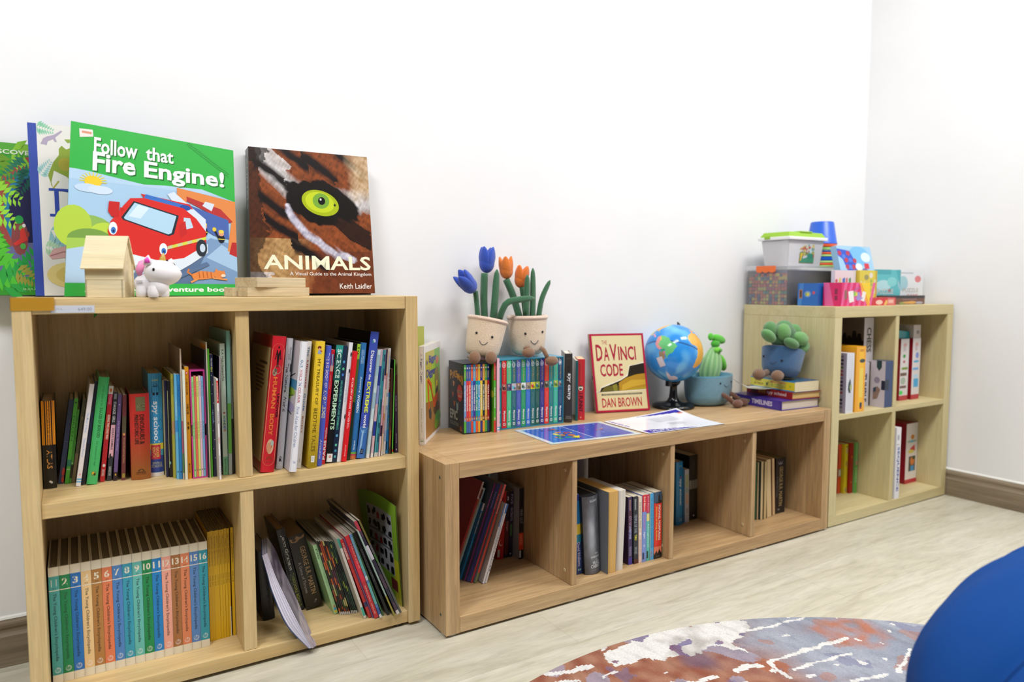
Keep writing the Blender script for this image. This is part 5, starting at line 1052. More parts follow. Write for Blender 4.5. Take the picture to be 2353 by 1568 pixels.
# ------------------------------------------------------------------ things standing on the low bookcase
ZB = .4223
def digger_spine(A):
    A.text('A Bigger Digger', .28, .07, .72, .38, '30386c', 'd', .015); A.text('Brett Avison   Craig Smith', .36, .63, .66, .87, '888c90', 'd'); A.ell(.5, .945, .28, .012, '18202a'); A.rect(.2, .96, .8, .966, '3c8c4c')
def digger_cover(A):
    A.rect(.07, .07, .95, .96, 'a8c83c'); A.poly([(.07, .07), (.6, .07), (.5, .2), (.3, .3), (.07, .4)], 'c4b848'); A.poly([(.6, .07), (.95, .07), (.95, .5), (.8, .5), (.66, .3)], '78b83c'); A.ell(.78, .2, .1, .045, 'd07050')
    A.poly([(.07, .58), (.3, .6), (.6, .62), (.95, .55), (.95, .96), (.07, .96)], '9c7038'); A.poly([(.07, .72), (.4, .68), (.6, .8), (.5, .96), (.07, .96)], 'ac7c44'); A.ell(.72, .72, .2, .07, '5c4830'); A.ell(.8, .84, .18, .08, '58a838'); A.ell(.72, .9, .12, .05, '88bc38')
    A.ell(.75, .4, .13, .13, '8c8c48'); A.poly([(.62, .3), (.82, .28), (.86, .56), (.68, .6)], '98884c'); A.rect(.7, .42, .78, .48, 'e0c038'); A.poly([(.66, .52), (.8, .48), (.8, .56), (.66, .6)], '2c3440')
    A.poly([(.16, .36), (.24, .34), (.42, .42), (.46, .5), (.62, .66), (.6, .7), (.52, .68), (.4, .5), (.26, .4), (.28, .62), (.3, .7), (.25, .7), (.2, .5)], 'e06428'); A.line([(.2, .37), (.36, .44), (.5, .6), (.58, .68)], .02, '8c3818'); A.poly([(.24, .68), (.34, .66), (.42, .74), (.36, .8), (.26, .76)], '4c4844')
    A.poly([(.5, .6), (.78, .54), (.8, .62), (.6, .7)], 'd05c28')
    A.text('A', .12, .15, .2, .2, '5058a8', 'h', .05); A.text('Bigger', .27, .115, .72, .215, '4c50a0', 'h', .05); A.text('Digger', .12, .25, .66, .36, '4c50a0', 'h', .05)
book(-1.4447, .2134, ZB, .0142, .2585, 0, .222, c='ece8e4', s='e8e4de', pg='dcd6cc', kind='h', gap=.002, rz=R(-37), art=digger_spine, rart=digger_cover, label='white picture book with an orange digger on its cover, against the pine bookcase', name='picture_book', group='books standing on the low bookcase')
book(-1.4485, .366, ZB, .008, .302, 0, .09, c='a8ac58', s='b0b45c', kind='p', rz=R(-85), label='olive green book peeking out behind the white digger book', group='books standing on the low bookcase', rc='b0b45c')
# black boxed set
q = root('box_set', (-1.2842, .27, ZB + .0003), (0, 0, R(-6.5)), 'black slipcase with orange lettering and a red badge, holding bright thin books', 'slipcase', 'boxed sets on the low bookcase')
PW, PD, PH = .0822, .117, .1985; tk = .0018
b = MB()
b.box(0, tk, 0, PD, 0, PH, '1c1c22'); b.box(PW - tk, PW, 0, PD, 0, PH, '18181c'); b.box(tk, PW - tk, 0, PD, 0, tk, '18181c'); b.box(tk, PW - tk, 0, PD, PH - tk, PH, '2a2a34'); b.box(tk, PW - tk, PD - tk, PD, tk, PH - tk, '18181c')
A = Art(b, (0, PD, PH), (0, -PD, 0), (0, 0, -PH))
A.poly([(.0, .05), (1, .02), (1, .35), (.6, .2), (.3, .3), (0, .2)], '26242e'); A.poly([(.62, .55), (1, .5), (1, 1), (.8, .95), (.7, .75)], '3c3850'); A.ell(.45, .4, .34, .2, '2c2a38')
for ch, u, v, du in zip('POKEMON', (.1, .23, .36, .5, .61, .74, .87), (.13, .15, .125, .12, .15, .17, .165), (.13, .11, .13, .1, .13, .12, .12)): A.text(ch, u, v, u + du, v + (.14 if ch in 'PN' else .1), 'd8922c', 'h', .07)
A.ell(.77, .43, .18, .12, 'c43030', 24); A.rect(.6, .39, .94, .44, 'b8847c'); A.text('12 BOOK', .63, .395, .91, .43, '5c2824', 'h', .03); A.text('INSIDE!', .66, .455, .9, .49, 'd8b8a8', 'h', .03)
for (u, v, c) in ((.36, .31, 'd08830'), (.3, .47, 'b85c2c'), (.4, .6, 'c4602c'), (.82, .93, 'b85030')): A.poly([(u - .06, v - .03), (u + .07, v - .02), (u + .03, v + .04), (u - .03, v + .05)], c)
for i in range(3): A.poly([(.5 + .03 * i, .56 + .035 * i), (.58 + .03 * i, .6 + .035 * i), (.68 + .01 * i, .56 + .035 * i), (.64, .64 + .03 * i), (.55, .63 + .03 * i)], '98b8c0')
A.text('EPIC', .1, .7, .62, .84, 'd0d0cc', 'h', .06); A.text('COLLECTION', .1, .87, .68, .925, '98988f', 'h', .03); A.ell(.9, .955, .03, .01, 'b0b0b8')
b.build('case', 'print_gloss', q)
PK = [('58b848', '78a4dc', '58b848', 'OLD FRIENDS NEW BATTLES', 'leaf green ended'), ('3c58a4', 'd84050', '3c64ac', 'ATTACK ON TREASURE ISLAND', 'royal blue and raspberry'), ('3c6cb0', 'e85c3c', '3c70b0', 'ISLAND CHALLENGE', 'blue and vermilion'), ('e0543c', '4c84c4', 'd84838', 'THE POWER SCHOOL', 'red ended light blue'), ('3cb0e4', '4438a0', '3cb0e4', 'THE WINNERS CUP', 'cyan ended violet'), ('e46038', '1ca090', 'e05838', 'POWER UP PITCHES', 'orange ended sea green'), ('e0b430', '2c94d0', 'dca830', 'GROUP TRIALS', 'mustard ended blue'), ('34308c', 'e8c830', '3c3080', 'SCARLET CARNIVAL', 'navy ended yellow'), ('e0a038', '203038', 'e0a030', 'SCYTHER VS CHARIZARD', 'amber ended black'), ('3c9840', 'dcac38', '48a048', 'COLLECTING POWERS', 'green ended gold'), ('203c74', 'a81c24', '1c3c64', 'TEAM ROCKET', 'navy ended crimson')]
n = len(PK); pw = (PW - 2 * tk - .0008) / n; cz, sz = math.cos(R(-6.5)), math.sin(R(-6.5))
for i, (a, m, z_, tx, nm) in enumerate(PK):
    lx, ly = tk + .0004 + i * pw, .001
    book(-1.2842 + lx * cz - ly * sz, .27 + lx * sz + ly * cz, ZB + tk + .0006, pw - .0005, PH - 2 * tk - .0015, 0, .108, c=m, s=m, kind='m', rz=R(-6.5), label=nm + ' thin chapter book inside the black slipcase', group='chapter books in the black slipcase',
         art=spine(('r', 0, 0, 1, .24, a), ('r', 0, .83, 1, 1, z_), ('e', .5, .05, .3, .012, 'e4e0d8'), ('t', 'Pokemon', 'd8b870', .1, .2, .25, .75), ('t', tx, 'f0ece4', .3, .68, .22, .78, 'd', .03), ('e', .45, .795, .3, .02, 'd0a070'), ('e', .6, .77, .2, .012, 'b03838')))
book(-1.197, .2505, ZB, .0062, .1985, 0, .12, c='488c24', s='58b838', kind='m', lc='4c9424', rz=R(-5), label='thin green book with red ends standing against the black slipcase', group='books standing on the low bookcase', lart=lambda A: (A.ell(.9, .45, .12, .05, 'b0c038'), A.rect(.5, .7, 1, 1, '64a02c')), art=spine(('r', 0, 0, 1, .25, 'd04438'), ('r', 0, .83, 1, 1, 'd83c34'), ('t', 'POKEMON', 'd89080', .05, .22), ('t', "ASH'S BIG CHALLENGE", 'f0f0e0', .35, .65, .25, .75, 'd', .03), ('e', .5, .8, .3, .02, 'd0b0a0')))
book(-1.1886, .2465, ZB, .0075, .2112, 0, .125, c='e4a8bc', s='ecb8c8', kind='p', rz=R(-4), label='slim pale pink book between the green one and the teal slipcase', group='books standing on the low bookcase', art=spine(('r', 0, .93, 1, .945, '5cb0d8'), ('r', 0, .945, 1, .96, 'f4f0f4'), ('r', 0, .96, 1, .975, '5cb0d8'), ('t', 'PRINCESS', 'f0ccd8', .1, .35)))
# teal boxed set
KX, KY, KW, KD, KH = -1.1762, .2712, .2315, .116, .2042; ka = R(-2)
q = root('box_set', (KX, KY, ZB + .0003), (0, 0, ka), 'teal slipcase holding a numbered row of colourful mystery paperbacks', 'slipcase', 'boxed sets on the low bookcase')
b = MB(); tc = '2c88a4'
b.box(0, .002, 0, KD, 0, KH, tc); b.box(KW - .002, KW, 0, KD, 0, KH, tc); b.box(.002, KW - .002, 0, KD, 0, .003, tc); b.box(.002, KW - .002, 0, KD, KH - .003, KH, '3c94b0'); b.box(.002, KW - .002, KD - .002, KD, .003, KH - .003, tc); b.build('case', 'print_gloss', q)
KID = [('1c8c98', 'teal'), ('d0242c', 'scarlet'), ('50c08c', 'mint green'), ('2c6c78', 'dark petrol'), ('5060b4', 'indigo blue'), ('2c9c68', 'emerald green'), ('3c74cc', 'cobalt blue'), ('2c6c6c', 'deep teal'), ('245c54', 'dark pine green'), ('3c3c88', 'dark violet blue'), ('e43c34', 'bright red'), ('2c8080', 'sea teal'), ('40b89c', 'pale jade'), ('1c4c74', 'midnight teal')]
n = 14; kw_ = (KW - .005) / n; cz, sz = math.cos(ka), math.sin(ka)
def kid(i, c):
    num = str(14 - i); pale = mixc(c, 'ffffff', .55)
    bands = (('3c8c9c', '2c3850'), ('b86858', '3c2430'), ('5c4878', '4c6088'), ('c0b8c8', '58c0d8'), ('a08060', '707068'), ('e8f0f0', '20584c'), ('a8947c', '8c887c'), ('e4d828', 'd03830'), ('98b840', '1c7478'), ('304070', '48507c'), ('787c60', '3c3028'), ('2c98a0', '60b0b8'), ('a8c448', '50803c'), ('2c7c94', '985c60'))[i]
    def f(A):
        A.ell(.45, .07, .36, .04, pale); A.ell(.45, .07, .25, .028, mixc(c, '000000', .15)); A.text(num, .3, .055, .62, .088, 'e4ecec', 'h', .04); A.line([(.35, .03), (.15, .005)], .1, 'd8b048' if i % 3 else pale)
        A.text('Enid Blyton', .3, .125, .72, .32, mixc('d8b060', c, .35), 'd', .01)
        A.rect(0, .345, 1, .45, bands[0]); A.ell(.4, .4, .3, .035, bands[1]); A.ell(.7, .42, .22, .02, mixc(bands[0], '201c20', .7)); A.ell(.45, .375, .14, .015, 'd8c0a8')
        A.text('The Mystery of the Missing', .55, .5, .72, .7, mixc(c, 'ffffff', .3), 'd'); A.text('Secret Neighbour', .28, .5, .45, .68, mixc(c, 'ffffff', .3), 'd')
        A.text('Mystery', .25, .745, .75, .9, 'ece8e4', 'd', .03); A.rect(.28, .925, .75, .965, 'dce0dc'); A.rect(.4, .935, .65, .955, c)
    return f
for i, (c, nm) in enumerate(KID):
    lx, ly = .0026 + i * kw_, .0012 + (.0012 if i == 0 else 0)
    book(KX + lx * cz - ly * sz, KY + lx * sz + ly * cz, ZB + .0036, kw_ - .0013, KH - .0072, 0, .108, c=c, s=c, kind='p', rz=ka, art=kid(i, c), label=f'{nm} mystery paperback with number {14 - i} on its spine, in the teal slipcase', group='mystery paperbacks in the teal slipcase')
def camp(A):
    A.text('GIBBS', .3, .06, .7, .075, '6c6858'); A.ell(.5, .16, .3, .06, '101010'); A.ell(.5, .22, .16, .04, '101010'); A.text('spy camp', .3, .285, .76, .665, 'f0f0ec', 'd', .03); A.text('SIMON &', .2, .905, .85, .92, 'a8a49c', 'h'); A.text('SCHUSTER', .12, .928, .9, .945, 'a8a49c', 'h')
book(-.9377, .2672, ZB, .0232, .2115, 0, .13, c='34302c', s='3a342e', rc='c8dce0', pg='e8e0d4', rz=R(-31), art=camp, label='dark brown hardback with white lettering standing beside the teal slipcase', group='books standing on the low bookcase', rart=lambda A: (A.rect(0, .1, 1, 1, '38483c'), A.rect(0, .7, 1, 1, '48b038'), A.rect(.1, .3, .6, .45, '58808c')))
book(-.8925, .2715, ZB, .0075, .187, 0, .11, c='14484c', s='1c5c5c', kind='p', rz=R(-31), label='thin dark teal book left of the red paperback on the bench top', group='books standing on the low bookcase')
def funny(A):
    A.text('JAMES PATTERSON', .25, .04, .55, .42, 'b84c34', 'd', .01); A.ell(.42, .475, .32, .045, 'ece4c8'); A.ell(.42, .45, .26, .02, '2c2820', 16, 180, 360); A.ell(.42, .49, .2, .014, '2c2820'); A.text('I FUNNY', .22, .56, .72, .87, '16120f', 'd', .04); A.poly([(.3, .97), (.45, .94), (.6, .97), (.5, .96), (.45, .975), (.4, .96)], 'e8a898')
book(-.8788, .2795, ZB, .0225, .1905, 0, .092, c='c02430', s='cc2c34', kind='p', pg='e4c8a0', rz=R(-31), art=funny, rart=lambda A: (A.rect(0, 0, 1, 1, 'a89890'), A.rect(0, .3, .7, .5, 'd8d0cc'), A.rect(0, .7, 1, 1, 'c02c34'), A.poly([(.2, .5), (.6, .45), (.8, .7), (.3, .75)], 'e8e4e4')), label='red paperback with black capitals and a small pale face disc', group='books standing on the low bookcase')
def code(A):
    A.rect(.035, .025, .965, .975, 'e0d09a'); A.rect(.05, .035, .95, .964, 'e6d8a8')
    for s_, u0, v0, u1, v1 in (('THE', .21, .085, .31, .135), ('D', .09, .135, .21, .345), ('A', .23, .17, .33, .345), ('V', .345, .135, .48, .345), ('INCI', .5, .165, .83, .345), ('CODE', .14, .385, .56, .545)): A.text(s_, u0, v0, u1, v1, 'b02440', 'h', .02 if s_ != 'THE' else 0)
    A.poly([(.03, .73), (.09, .73), (.12, .68), (.2, .66), (.26, .64), (.4, .615), (.52, .58), (.62, .53), (.66, .48), (.68, .41), (.74, .41), (.8, .4), (.88, .385), (.965, .37), (.965, .735), (.5, .745), (.03, .745)], 'f4eeda')
    A.poly([(.03, .74), (.1, .735), (.13, .69), (.3, .65), (.5, .6), (.64, .545), (.69, .42), (.965, .385), (.965, .725), (.03, .742)], '2c2418')
    A.poly([(.12, .735), (.2, .68), (.34, .66), (.44, .66), (.46, .735)], '6c6428'); A.poly([(.34, .66), (.42, .64), (.42, .735), (.36, .735)], '8c8830'); A.poly([(.46, .735), (.46, .63), (.6, .57), (.8, .53), (.965, .52), (.965, .725)], 'b88c28'); A.poly([(.5, .735), (.52, .66), (.7, .6), (.965, .6), (.965, .66), (.7, .69)], 'd0a838'); A.poly([(.46, .73), (.965, .69), (.965, .725)], 'b8a030')
    A.rect(.12, .765, .88, .785, '6c6858'); A.text('SPECIAL ILLUSTRATED EDITION', .16, .769, .84, .781, 'd8d0a8', 'h'); A.text('DAN BROWN', .12, .82, .86, .94, 'c03040', 'h', .01)
def code_sp(A): A.rect(.12, 0, .8, 1, 'a88450'); A.text('THE DA VINCI CODE', .25, .05, .68, .5, '241c10', 'd'); A.rect(.2, .53, .75, .58, '14120f'); A.text('DAN BROWN', .28, .62, .68, .88, '2c2010', 'd')
TLc, TRc, BLc, BRc = Vector((-.768, .366, .6805)), Vector((-.5805, .316, .6805)), Vector((-.7562, .3385, ZB + .0006)), Vector((-.5684, .2885, ZB + .0006))
qb = big_book(tuple(TLc), tuple(TRc), tuple(BLc), tuple(BRc), .014, code, 'b81c44', '6c1428', 'cream hardback with a crimson border and torn golden picture strip, beside the globe', spine_art=code_sp, pg='d8ccb0'); qb.name = 'book'; qb['group'] = 'books standing on the low bookcase'

# globe
q = root('globe', (-.4528, .298, ZB), (0, 0, 0), 'small blue desk globe on a glossy black stand', 'globe')
b = MB(); b.lathe([(.070, 0), (.0725, .003), (.071, .009), (.06, .014), (.03, .018), (.021, .024), (.0155, .034), (.013, .05), (.012, .07), (.0135, .076), (.02, .082), (.024, .09), (.02, .093)], '121214', 40); 
b.box(-.034, -.02, -.012, .004, .076, .094, '121214'); b.build('stand', 'black_gloss', q)
G0 = Vector((-.0085, -.006, .1885)); GR = .0985
view = Vector((-2.2076 + .461, -1.477 - .292, .8324 - .611)).normalized(); upi = Vector((.0383, .0636, .9972)); rti = Vector((.85, -.5268, 0))
ax = (upi * math.cos(R(10)) + rti * math.sin(R(10))) * math.cos(R(22)) - view * math.sin(R(22)); ax.normalize()
e1 = (view - ax * view.dot(ax)).normalized(); e2 = ax.cross(e1)     # e1 points to the meridian facing the room
LAND = [([(12, -72), (10, -62), (5, -52), (0, -50), (-3, -40), (-8, -35), (-15, -39), (-23, -42), (-25, -48), (-34, -54), (-23, -58), (-17, -58), (-16, -65), (-8, -73), (0, -70), (2, -67)], '6cc47c'), ([(12, -72), (9, -77), (1, -79), (-5, -81), (-14, -76), (-18, -70), (-16, -65), (-8, -73), (0, -70)], 'e09898'), ([(10, -72), (10, -62), (5, -60), (2, -67), (0, -70), (7, -72)], 'e8c848'), ([(-16, -65), (-17, -58), (-23, -62), (-22, -67)], '48a078'), ([(-19, -62), (-23, -55), (-27, -56), (-25, -61)], 'e068a0'), ([(-18, -70), (-22, -67), (-23, -62), (-26, -58), (-34, -57), (-39, -62), (-47, -66), (-55, -68), (-50, -74), (-40, -73), (-30, -71)], '9c8468'),
 ([(30, -10), (36, -5), (37, 10), (31, 20), (31, 32), (12, 43), (11, 51), (0, 43), (-15, 40), (-26, 33), (-34, 25), (-34, 18), (-22, 14), (-10, 13), (0, 9), (5, 5), (5, -8), (12, -17), (20, -17)], 'e8b050'), ([(30, -10), (36, -5), (36, 8), (22, 6), (20, -6), (22, -13)], 'dc6c5c'), ([(20, -6), (22, 6), (14, 12), (11, 0), (12, -12), (18, -16)], '68b878'), ([(22, 6), (32, 10), (31, 24), (18, 22), (14, 12)], 'e8d04c'), ([(5, 9), (8, 24), (-5, 30), (-10, 16)], 'd8604c'), ([(-10, 14), (-10, 24), (-22, 24), (-22, 14)], '58a868'), ([(-22, 14), (-20, 28), (-34, 24), (-34, 18)], 'e89058'), ([(8, 34), (10, 50), (-5, 40), (-8, 30)], 'b088c0'),
 ([(18, -95), (21, -88), (16, -88), (14, -84), (9, -82), (8, -78), (9, -83), (13, -90)], 'd8a0c0'), ([(30, -115), (32, -97), (26, -97), (19, -96), (17, -100), (22, -106)], 'd8c04c'), ([(49, -125), (49, -67), (44, -66), (35, -76), (30, -81), (25, -80), (30, -90), (29, -97), (32, -117), (40, -124)], 'e0b060'), ([(70, -140), (72, -90), (60, -65), (47, -60), (49, -95), (49, -125), (58, -135)], 'b0c878'), ([(36, -9), (43, -9), (44, 3), (37, 0)], 'd89060'), ([(44, 0), (50, 2), (54, 10), (46, 14)], 'a0b868'), ([(-63, -60), (-66, -58), (-75, -60), (-90, -60), (-90, 60), (-72, 30), (-70, -10), (-75, -30)], 'd8d4e4'), ([(23, -84), (22, -77), (20, -75), (21, -80)], '78b868')]
def gcol(lat, lon):
    for P_, c in LAND:
        if inpoly(lon, lat, [(b_, a_) for a_, b_ in P_]): return lin(c)
    if abs(lat) < 1.1: return lin('2c5c94')
    m_ = nz(math.cos(R(lon)) * 2 + 3, math.sin(R(lon)) * 2, lat / 28); return mixc('2f8ede', '70bcf0', max(0, m_ * 2.2 + .1))
b = MB(); NU, NV = 220, 120
def gs(u, v):
    lat = 90 - 180 * v; lon = -40 - 180 + 360 * u; a = R(lon + 40)
    return tuple(G0 + (e1 * math.cos(a) + e2 * math.sin(a)) * GR * math.cos(R(lat)) + ax * GR * math.sin(R(lat)))
b.grid(gs, NU, NV, lambda u, v: gcol(90 - 180 * v, -220 + 360 * u)); b.f = [tuple(reversed(f)) for f in b.f]
b.build('sphere', 'globe_gloss', q)
b = MB(); b.tube([tuple(G0 + ax * GR * .985), tuple(G0 + ax * (GR + .012)), tuple(G0 + ax * (GR + .022) - rti * .006)], [.0085, .006, .001], '101012', 14); b.build('pole_knob', 'black_gloss', q)
b = MB(); c0 = G0 + (view * .8 - rti * .44 - upi * .3).normalized() * (GR + .0006); nn = (c0 - G0).normalized(); tu = (nn.cross(Vector((0, 0, 1)))).normalized(); tv = nn.cross(tu)
tu2 = tu * math.cos(R(20)) + tv * math.sin(R(20)); tv2 = nn.cross(tu2)
b.grid(lambda u, v: tuple(G0 + ((c0 - G0) + tu2 * (u - .5) * .022 + tv2 * (v - .5) * .034).normalized() * (GR + .0007)), 6, 8, 'd4ccd4'); b.build('sticker', 'print_matte', q)

# plush helpers
def bark(b, c, r, M=None): b.ell(c, r, '8a6446', 22, 0, M)
def prof_r(prof, z):
    for (r0, z0), (r1, z1) in zip(prof, prof[1:]):
        if z0 <= z <= z1 and z1 > z0: return r0 + (r1 - r0) * (z - z0) / (z1 - z0)
    return prof[-1][0]
def tulip(q, c, axis, s, col, roll=0):
    z = Vector(axis).normalized(); x = z.cross(Vector((0, 1, 0))).normalized(); y = z.cross(x); M = Matrix((x, y, z)).transposed().to_4x4()
    b = MB()
    b.ell(c, (.021 * s, .019 * s, .026 * s), col, 20, 0, M)
    for k in range(4):
        a = R(roll + 90 * k + 20); d = Vector((math.cos(a), math.sin(a), 0)); L = M @ Matrix.Translation(d * .0125 * s + Vector((0, 0, .012 * s))) @ Matrix.Rotation(a, 4, 'Z') @ Matrix.Rotation(R(9), 4, 'Y')
        b.ell(c, (.0095 * s, .0155 * s, .031 * s), col, 18, 0, L, warp=lambda X, Y, Z: (X * (1 - .35 * max(0, Z)), Y * (1 - .45 * max(0, Z) ** 2), Z))
    b.build('flower', 'plush', q)
def stalk(q, nm, P_, r, col='2f6b44', flat=1.0): 
    pts = [tuple(curve(P_, i / 10)) for i in range(11)]; n_ = len(pts)
    rs = [r * (1 if nm == 'stem' else (1.0 - .15 * i / 10 if i < 7 else (1 - .15 * .7) * math.sqrt(max(.02, 1 - ((i - 6.5) / 3.6) ** 2)))) for i in range(n_)]
    MB().tube(pts, rs, col, 14, 0, flat).build(nm, 'plush', q)
POT = [(.0, 0), (.034, .001), (.045, .007), (.0505, .02), (.054, .05), (.0565, .08), (.0585, .108)]
def plush_pot(loc, tilt, lab, front, eyes, cup='f3dcc0', s=1.0):
    q = root('plush_tulip_pot', loc, (0, 0, 0), lab, 'plush toy', 'smiling plush tulip pots'); M = Matrix.Rotation(R(tilt), 4, 'Y') @ Matrix.Scale(s, 4)
    b = MB(); b.lathe(POT + [(.059, .112)], cup, 40, M, 0, False); b.lathe([(.052, .100), (.0, .102)], '6c4c38', 40, M, 1, False)
    b.build('pot', ['plush', 'plush'], q)
    r_ = MB(); pts = []
    n_ = 40
    r_.grid(lambda u, v: tuple(M @ Vector(((.0555 + .0062 * math.cos(2 * math.pi * v)) * math.cos(2 * math.pi * u), (.0555 + .0062 * math.cos(2 * math.pi * v)) * math.sin(2 * math.pi * u), .1105 + .0068 * math.sin(2 * math.pi * v)))), 44, 10, 'ecd0bc', 0, True, True); r_.build('rim', 'plush', q)
    S = lambda az, z, o=0: M @ Vector(((prof_r(POT, z) + o) * math.cos(R(az)), (prof_r(POT, z) + o) * math.sin(R(az)), z))
    for da, z in eyes:
        MB().ell(tuple(S(front + da, z, .0005)), .0037, '15171c', 14).build('eye', 'black_gloss', q)
    m_ = [tuple(S(front + da, z, .0006)) for da, z in [(-13 + 26 * i / 10, .0455 - .0105 * math.sin(math.pi * (i / 10)) ** .8) for i in range(11)]]
    MB().tube(m_, .0009, '2c3850', 8).build('mouth', 'plush', q)
    return q, M
q, M = plush_pot((-1.198, .322, .6325), 12, 'plush pot with blue tulips sitting on the black slipcase', -121, ((-26, .066), (24, .062)), s=.98)
l = Vector((-1.198, .322, .6325)); off = lambda *P_: [tuple(Vector(p) - l) for p in P_]
stalk(q, 'stem', off((-1.178, .335, .728), (-1.18, .337, .80), (-1.176, .34, .875)), .0105); stalk(q, 'stem', off((-1.2, .335, .728), (-1.205, .335, .79), (-1.212, .33, .823)), .0075)
stalk(q, 'leaf', off((-1.16, .318, .726), (-1.155, .315, .80), (-1.15, .312, .886)), .0125, flat=.6)
stalk(q, 'leaf', off((-1.148, .305, .738), (-1.135, .285, .788), (-1.092, .278, .799), (-1.043, .274, .803)), .0105, flat=.7)
tulip(q, tuple(Vector((-1.168, .34, .905)) - l), (.05, 0, 1), 1.12, '2450c4', 10); tulip(q, tuple(Vector((-1.238, .322, .842)) - l), (-.72, -.1, .66), 1.12, '2450c4', 30)
for x, y, z in ((-1.2535, .2595, .6385), (-1.205, .252, .6365)):
    b = MB(); bark(b, tuple(Vector((x, y, z)) - l), (.0175, .013, .0182)); b.tube([tuple(Vector((x + .012, y + .055, .636)) - l), tuple(Vector((x + .004, y + .02, .636)) - l), tuple(Vector((x, y, z - .004)) - l)], [.006, .0065, .007], '8a6446'); b.build('foot', 'plush', q)
q, M = plush_pot((-1.032, .329, .6315), -1, 'plush pot with orange tulips sitting on the teal slipcase', -100, ((-29, .066), (29, .069)), s=1.02)
l = Vector((-1.032, .329, .6315)); off = lambda *P_: [tuple(Vector(p) - l) for p in P_]
stalk(q, 'stem', off((-1.052, .34, .735), (-1.075, .345, .81), (-1.096, .35, .858)), .0105); stalk(q, 'stem', off((-1.035, .335, .735), (-1.044, .335, .80), (-1.05, .335, .835)), .0075)
stalk(q, 'leaf', off((-1.046, .318, .735), (-1.047, .312, .80), (-1.047, .308, .872)), .011, flat=.6); stalk(q, 'leaf', off((-1.018, .325, .735), (-1.018, .322, .81), (-1.02, .32, .892)), .0105, flat=.6); stalk(q, 'leaf', off((-1.0, .32, .735), (-.99, .315, .80), (-.962, .312, .856)), .0095, flat=.6)
tulip(q, tuple(Vector((-1.094, .352, .885)) - l), (-.08, 0, 1), 1.0, 'f0801c', 40); tulip(q, tuple(Vector((-1.05, .338, .858)) - l), (.12, -.1, 1), 1.0, 'f07a18', 0)
b = MB(); bark(b, tuple(Vector((-1.078, .254, .6445)) - l), (.0215, .014, .0145)); b.tube([tuple(Vector((-1.062, .275, .645)) - l), tuple(Vector((-1.075, .262, .66)) - l), tuple(Vector((-1.09, .255, .655)) - l)], [.0068, .0068, .006], '8a6446'); b.build('foot', 'plush', q)
b = MB(); bark(b, tuple(Vector((-1.003, .2425, .617)) - l), (.022, .014, .0145)); b.tube([tuple(Vector((-1.015, .285, .655)) - l), tuple(Vector((-1.018, .262, .648)) - l), tuple(Vector((-1.014, .248, .626)) - l)], [.0068, .0068, .0062], '8a6446'); b.build('foot', 'plush', q)

# cactus plush lying behind a blue pot
q = root('plush_cactus_pot', (-.3, .282, ZB), (0, 0, 0), 'lime green plush cactus in a wide pale blue smiling pot, behind the globe', 'plush toy')
b = MB(); CP = [(0, .0005), (.06, .001), (.082, .012), (.09, .035), (.093, .06), (.094, .085), (.0945, .102)]
Mx = Matrix.Scale(1.04, 4, (1, 0, 0)) @ Matrix.Scale(.72, 4, (0, 1, 0))
b.lathe(CP, '6d9db4', 44, Mx, 0, False); b.lathe([(.0945, .102), (.093, .1075), (.088, .105), (.082, .07), (0, .068)], '4c8ca4', 44, Mx, 0, False); b.build('pot', 'plush', q)
S2 = lambda az, z, o=0: Mx @ Vector(((prof_r(CP, z) + o) * math.cos(R(az)), (prof_r(CP, z) + o) * math.sin(R(az)), z))
for da, z in ((-98, .083), (-60, .084)): MB().ell(tuple(S2(da, z, .0005)), .0034, '1c3c4c', 14).build('eye', 'black_gloss', q)
MB().tube([tuple(S2(-87 + 17 * i / 8, .077 - .009 * math.sin(math.pi * i / 8), .0006)) for i in range(9)], .001, '3c6478', 8).build('mouth', 'plush', q)
for x, y, x2, y2 in ((.0, -.06, .02, -.1), (.05, -.05, .062, -.088)):
    b = MB(); b.tube([(x, y, .045), (x + .008, y - .02, .034), (x2, y2, .016)], [.0075, .008, .009], '70442f'); b.ell((x2 + .008, y2 - .008, .0145), (.022, .014, .0142), '70442f', 20); b.build('foot', 'plush', q)
b = MB(); gc = '86bc78'
def cact(u, v):
    a = 2 * math.pi * u; r = .048 * math.sin(math.pi * min(1, .12 + v * .88)) ** .6 * (1 + .07 * math.cos(a * 11)) * (1 - .35 * v); return (.042 + r * math.cos(a) + .03 * v - .005, .035 + r * .8 * math.sin(a), .075 + .132 * v)
b.grid(cact, 88, 26, lambda u, v: 'a0d08c' if math.cos(2 * math.pi * u * 11) > .3 else gc, 0, True, True); b.build('cactus', 'plush', q)
b = MB(); b.ell((.065, .02, .187), (.017, .011, .0125), '7ad838', 20); b.ell((.068, .008, .188), (.0085, .003, .006), '5cb82c', 14); b.build('bud', 'plush', q)
b = MB(); M_ = Matrix.Rotation(R(15), 4, 'Y'); b.ell((.085, .035, .226), (.036, .013, .016), '58cc28', 22, 0, M_); b.ell((.068, .033, .21), (.02, .013, .014), '48b820', 20); b.ell((.045, .035, .236), (.012, .008, .014), '58cc28', 14); b.build('leaf', 'plush', q)
b = MB(); b.ell((.103, .035, .14), (.014, .02, .034), '6cd434', 20, 0, Matrix.Rotation(R(-25), 4, 'Y')); b.build('leaf', 'plush', q)

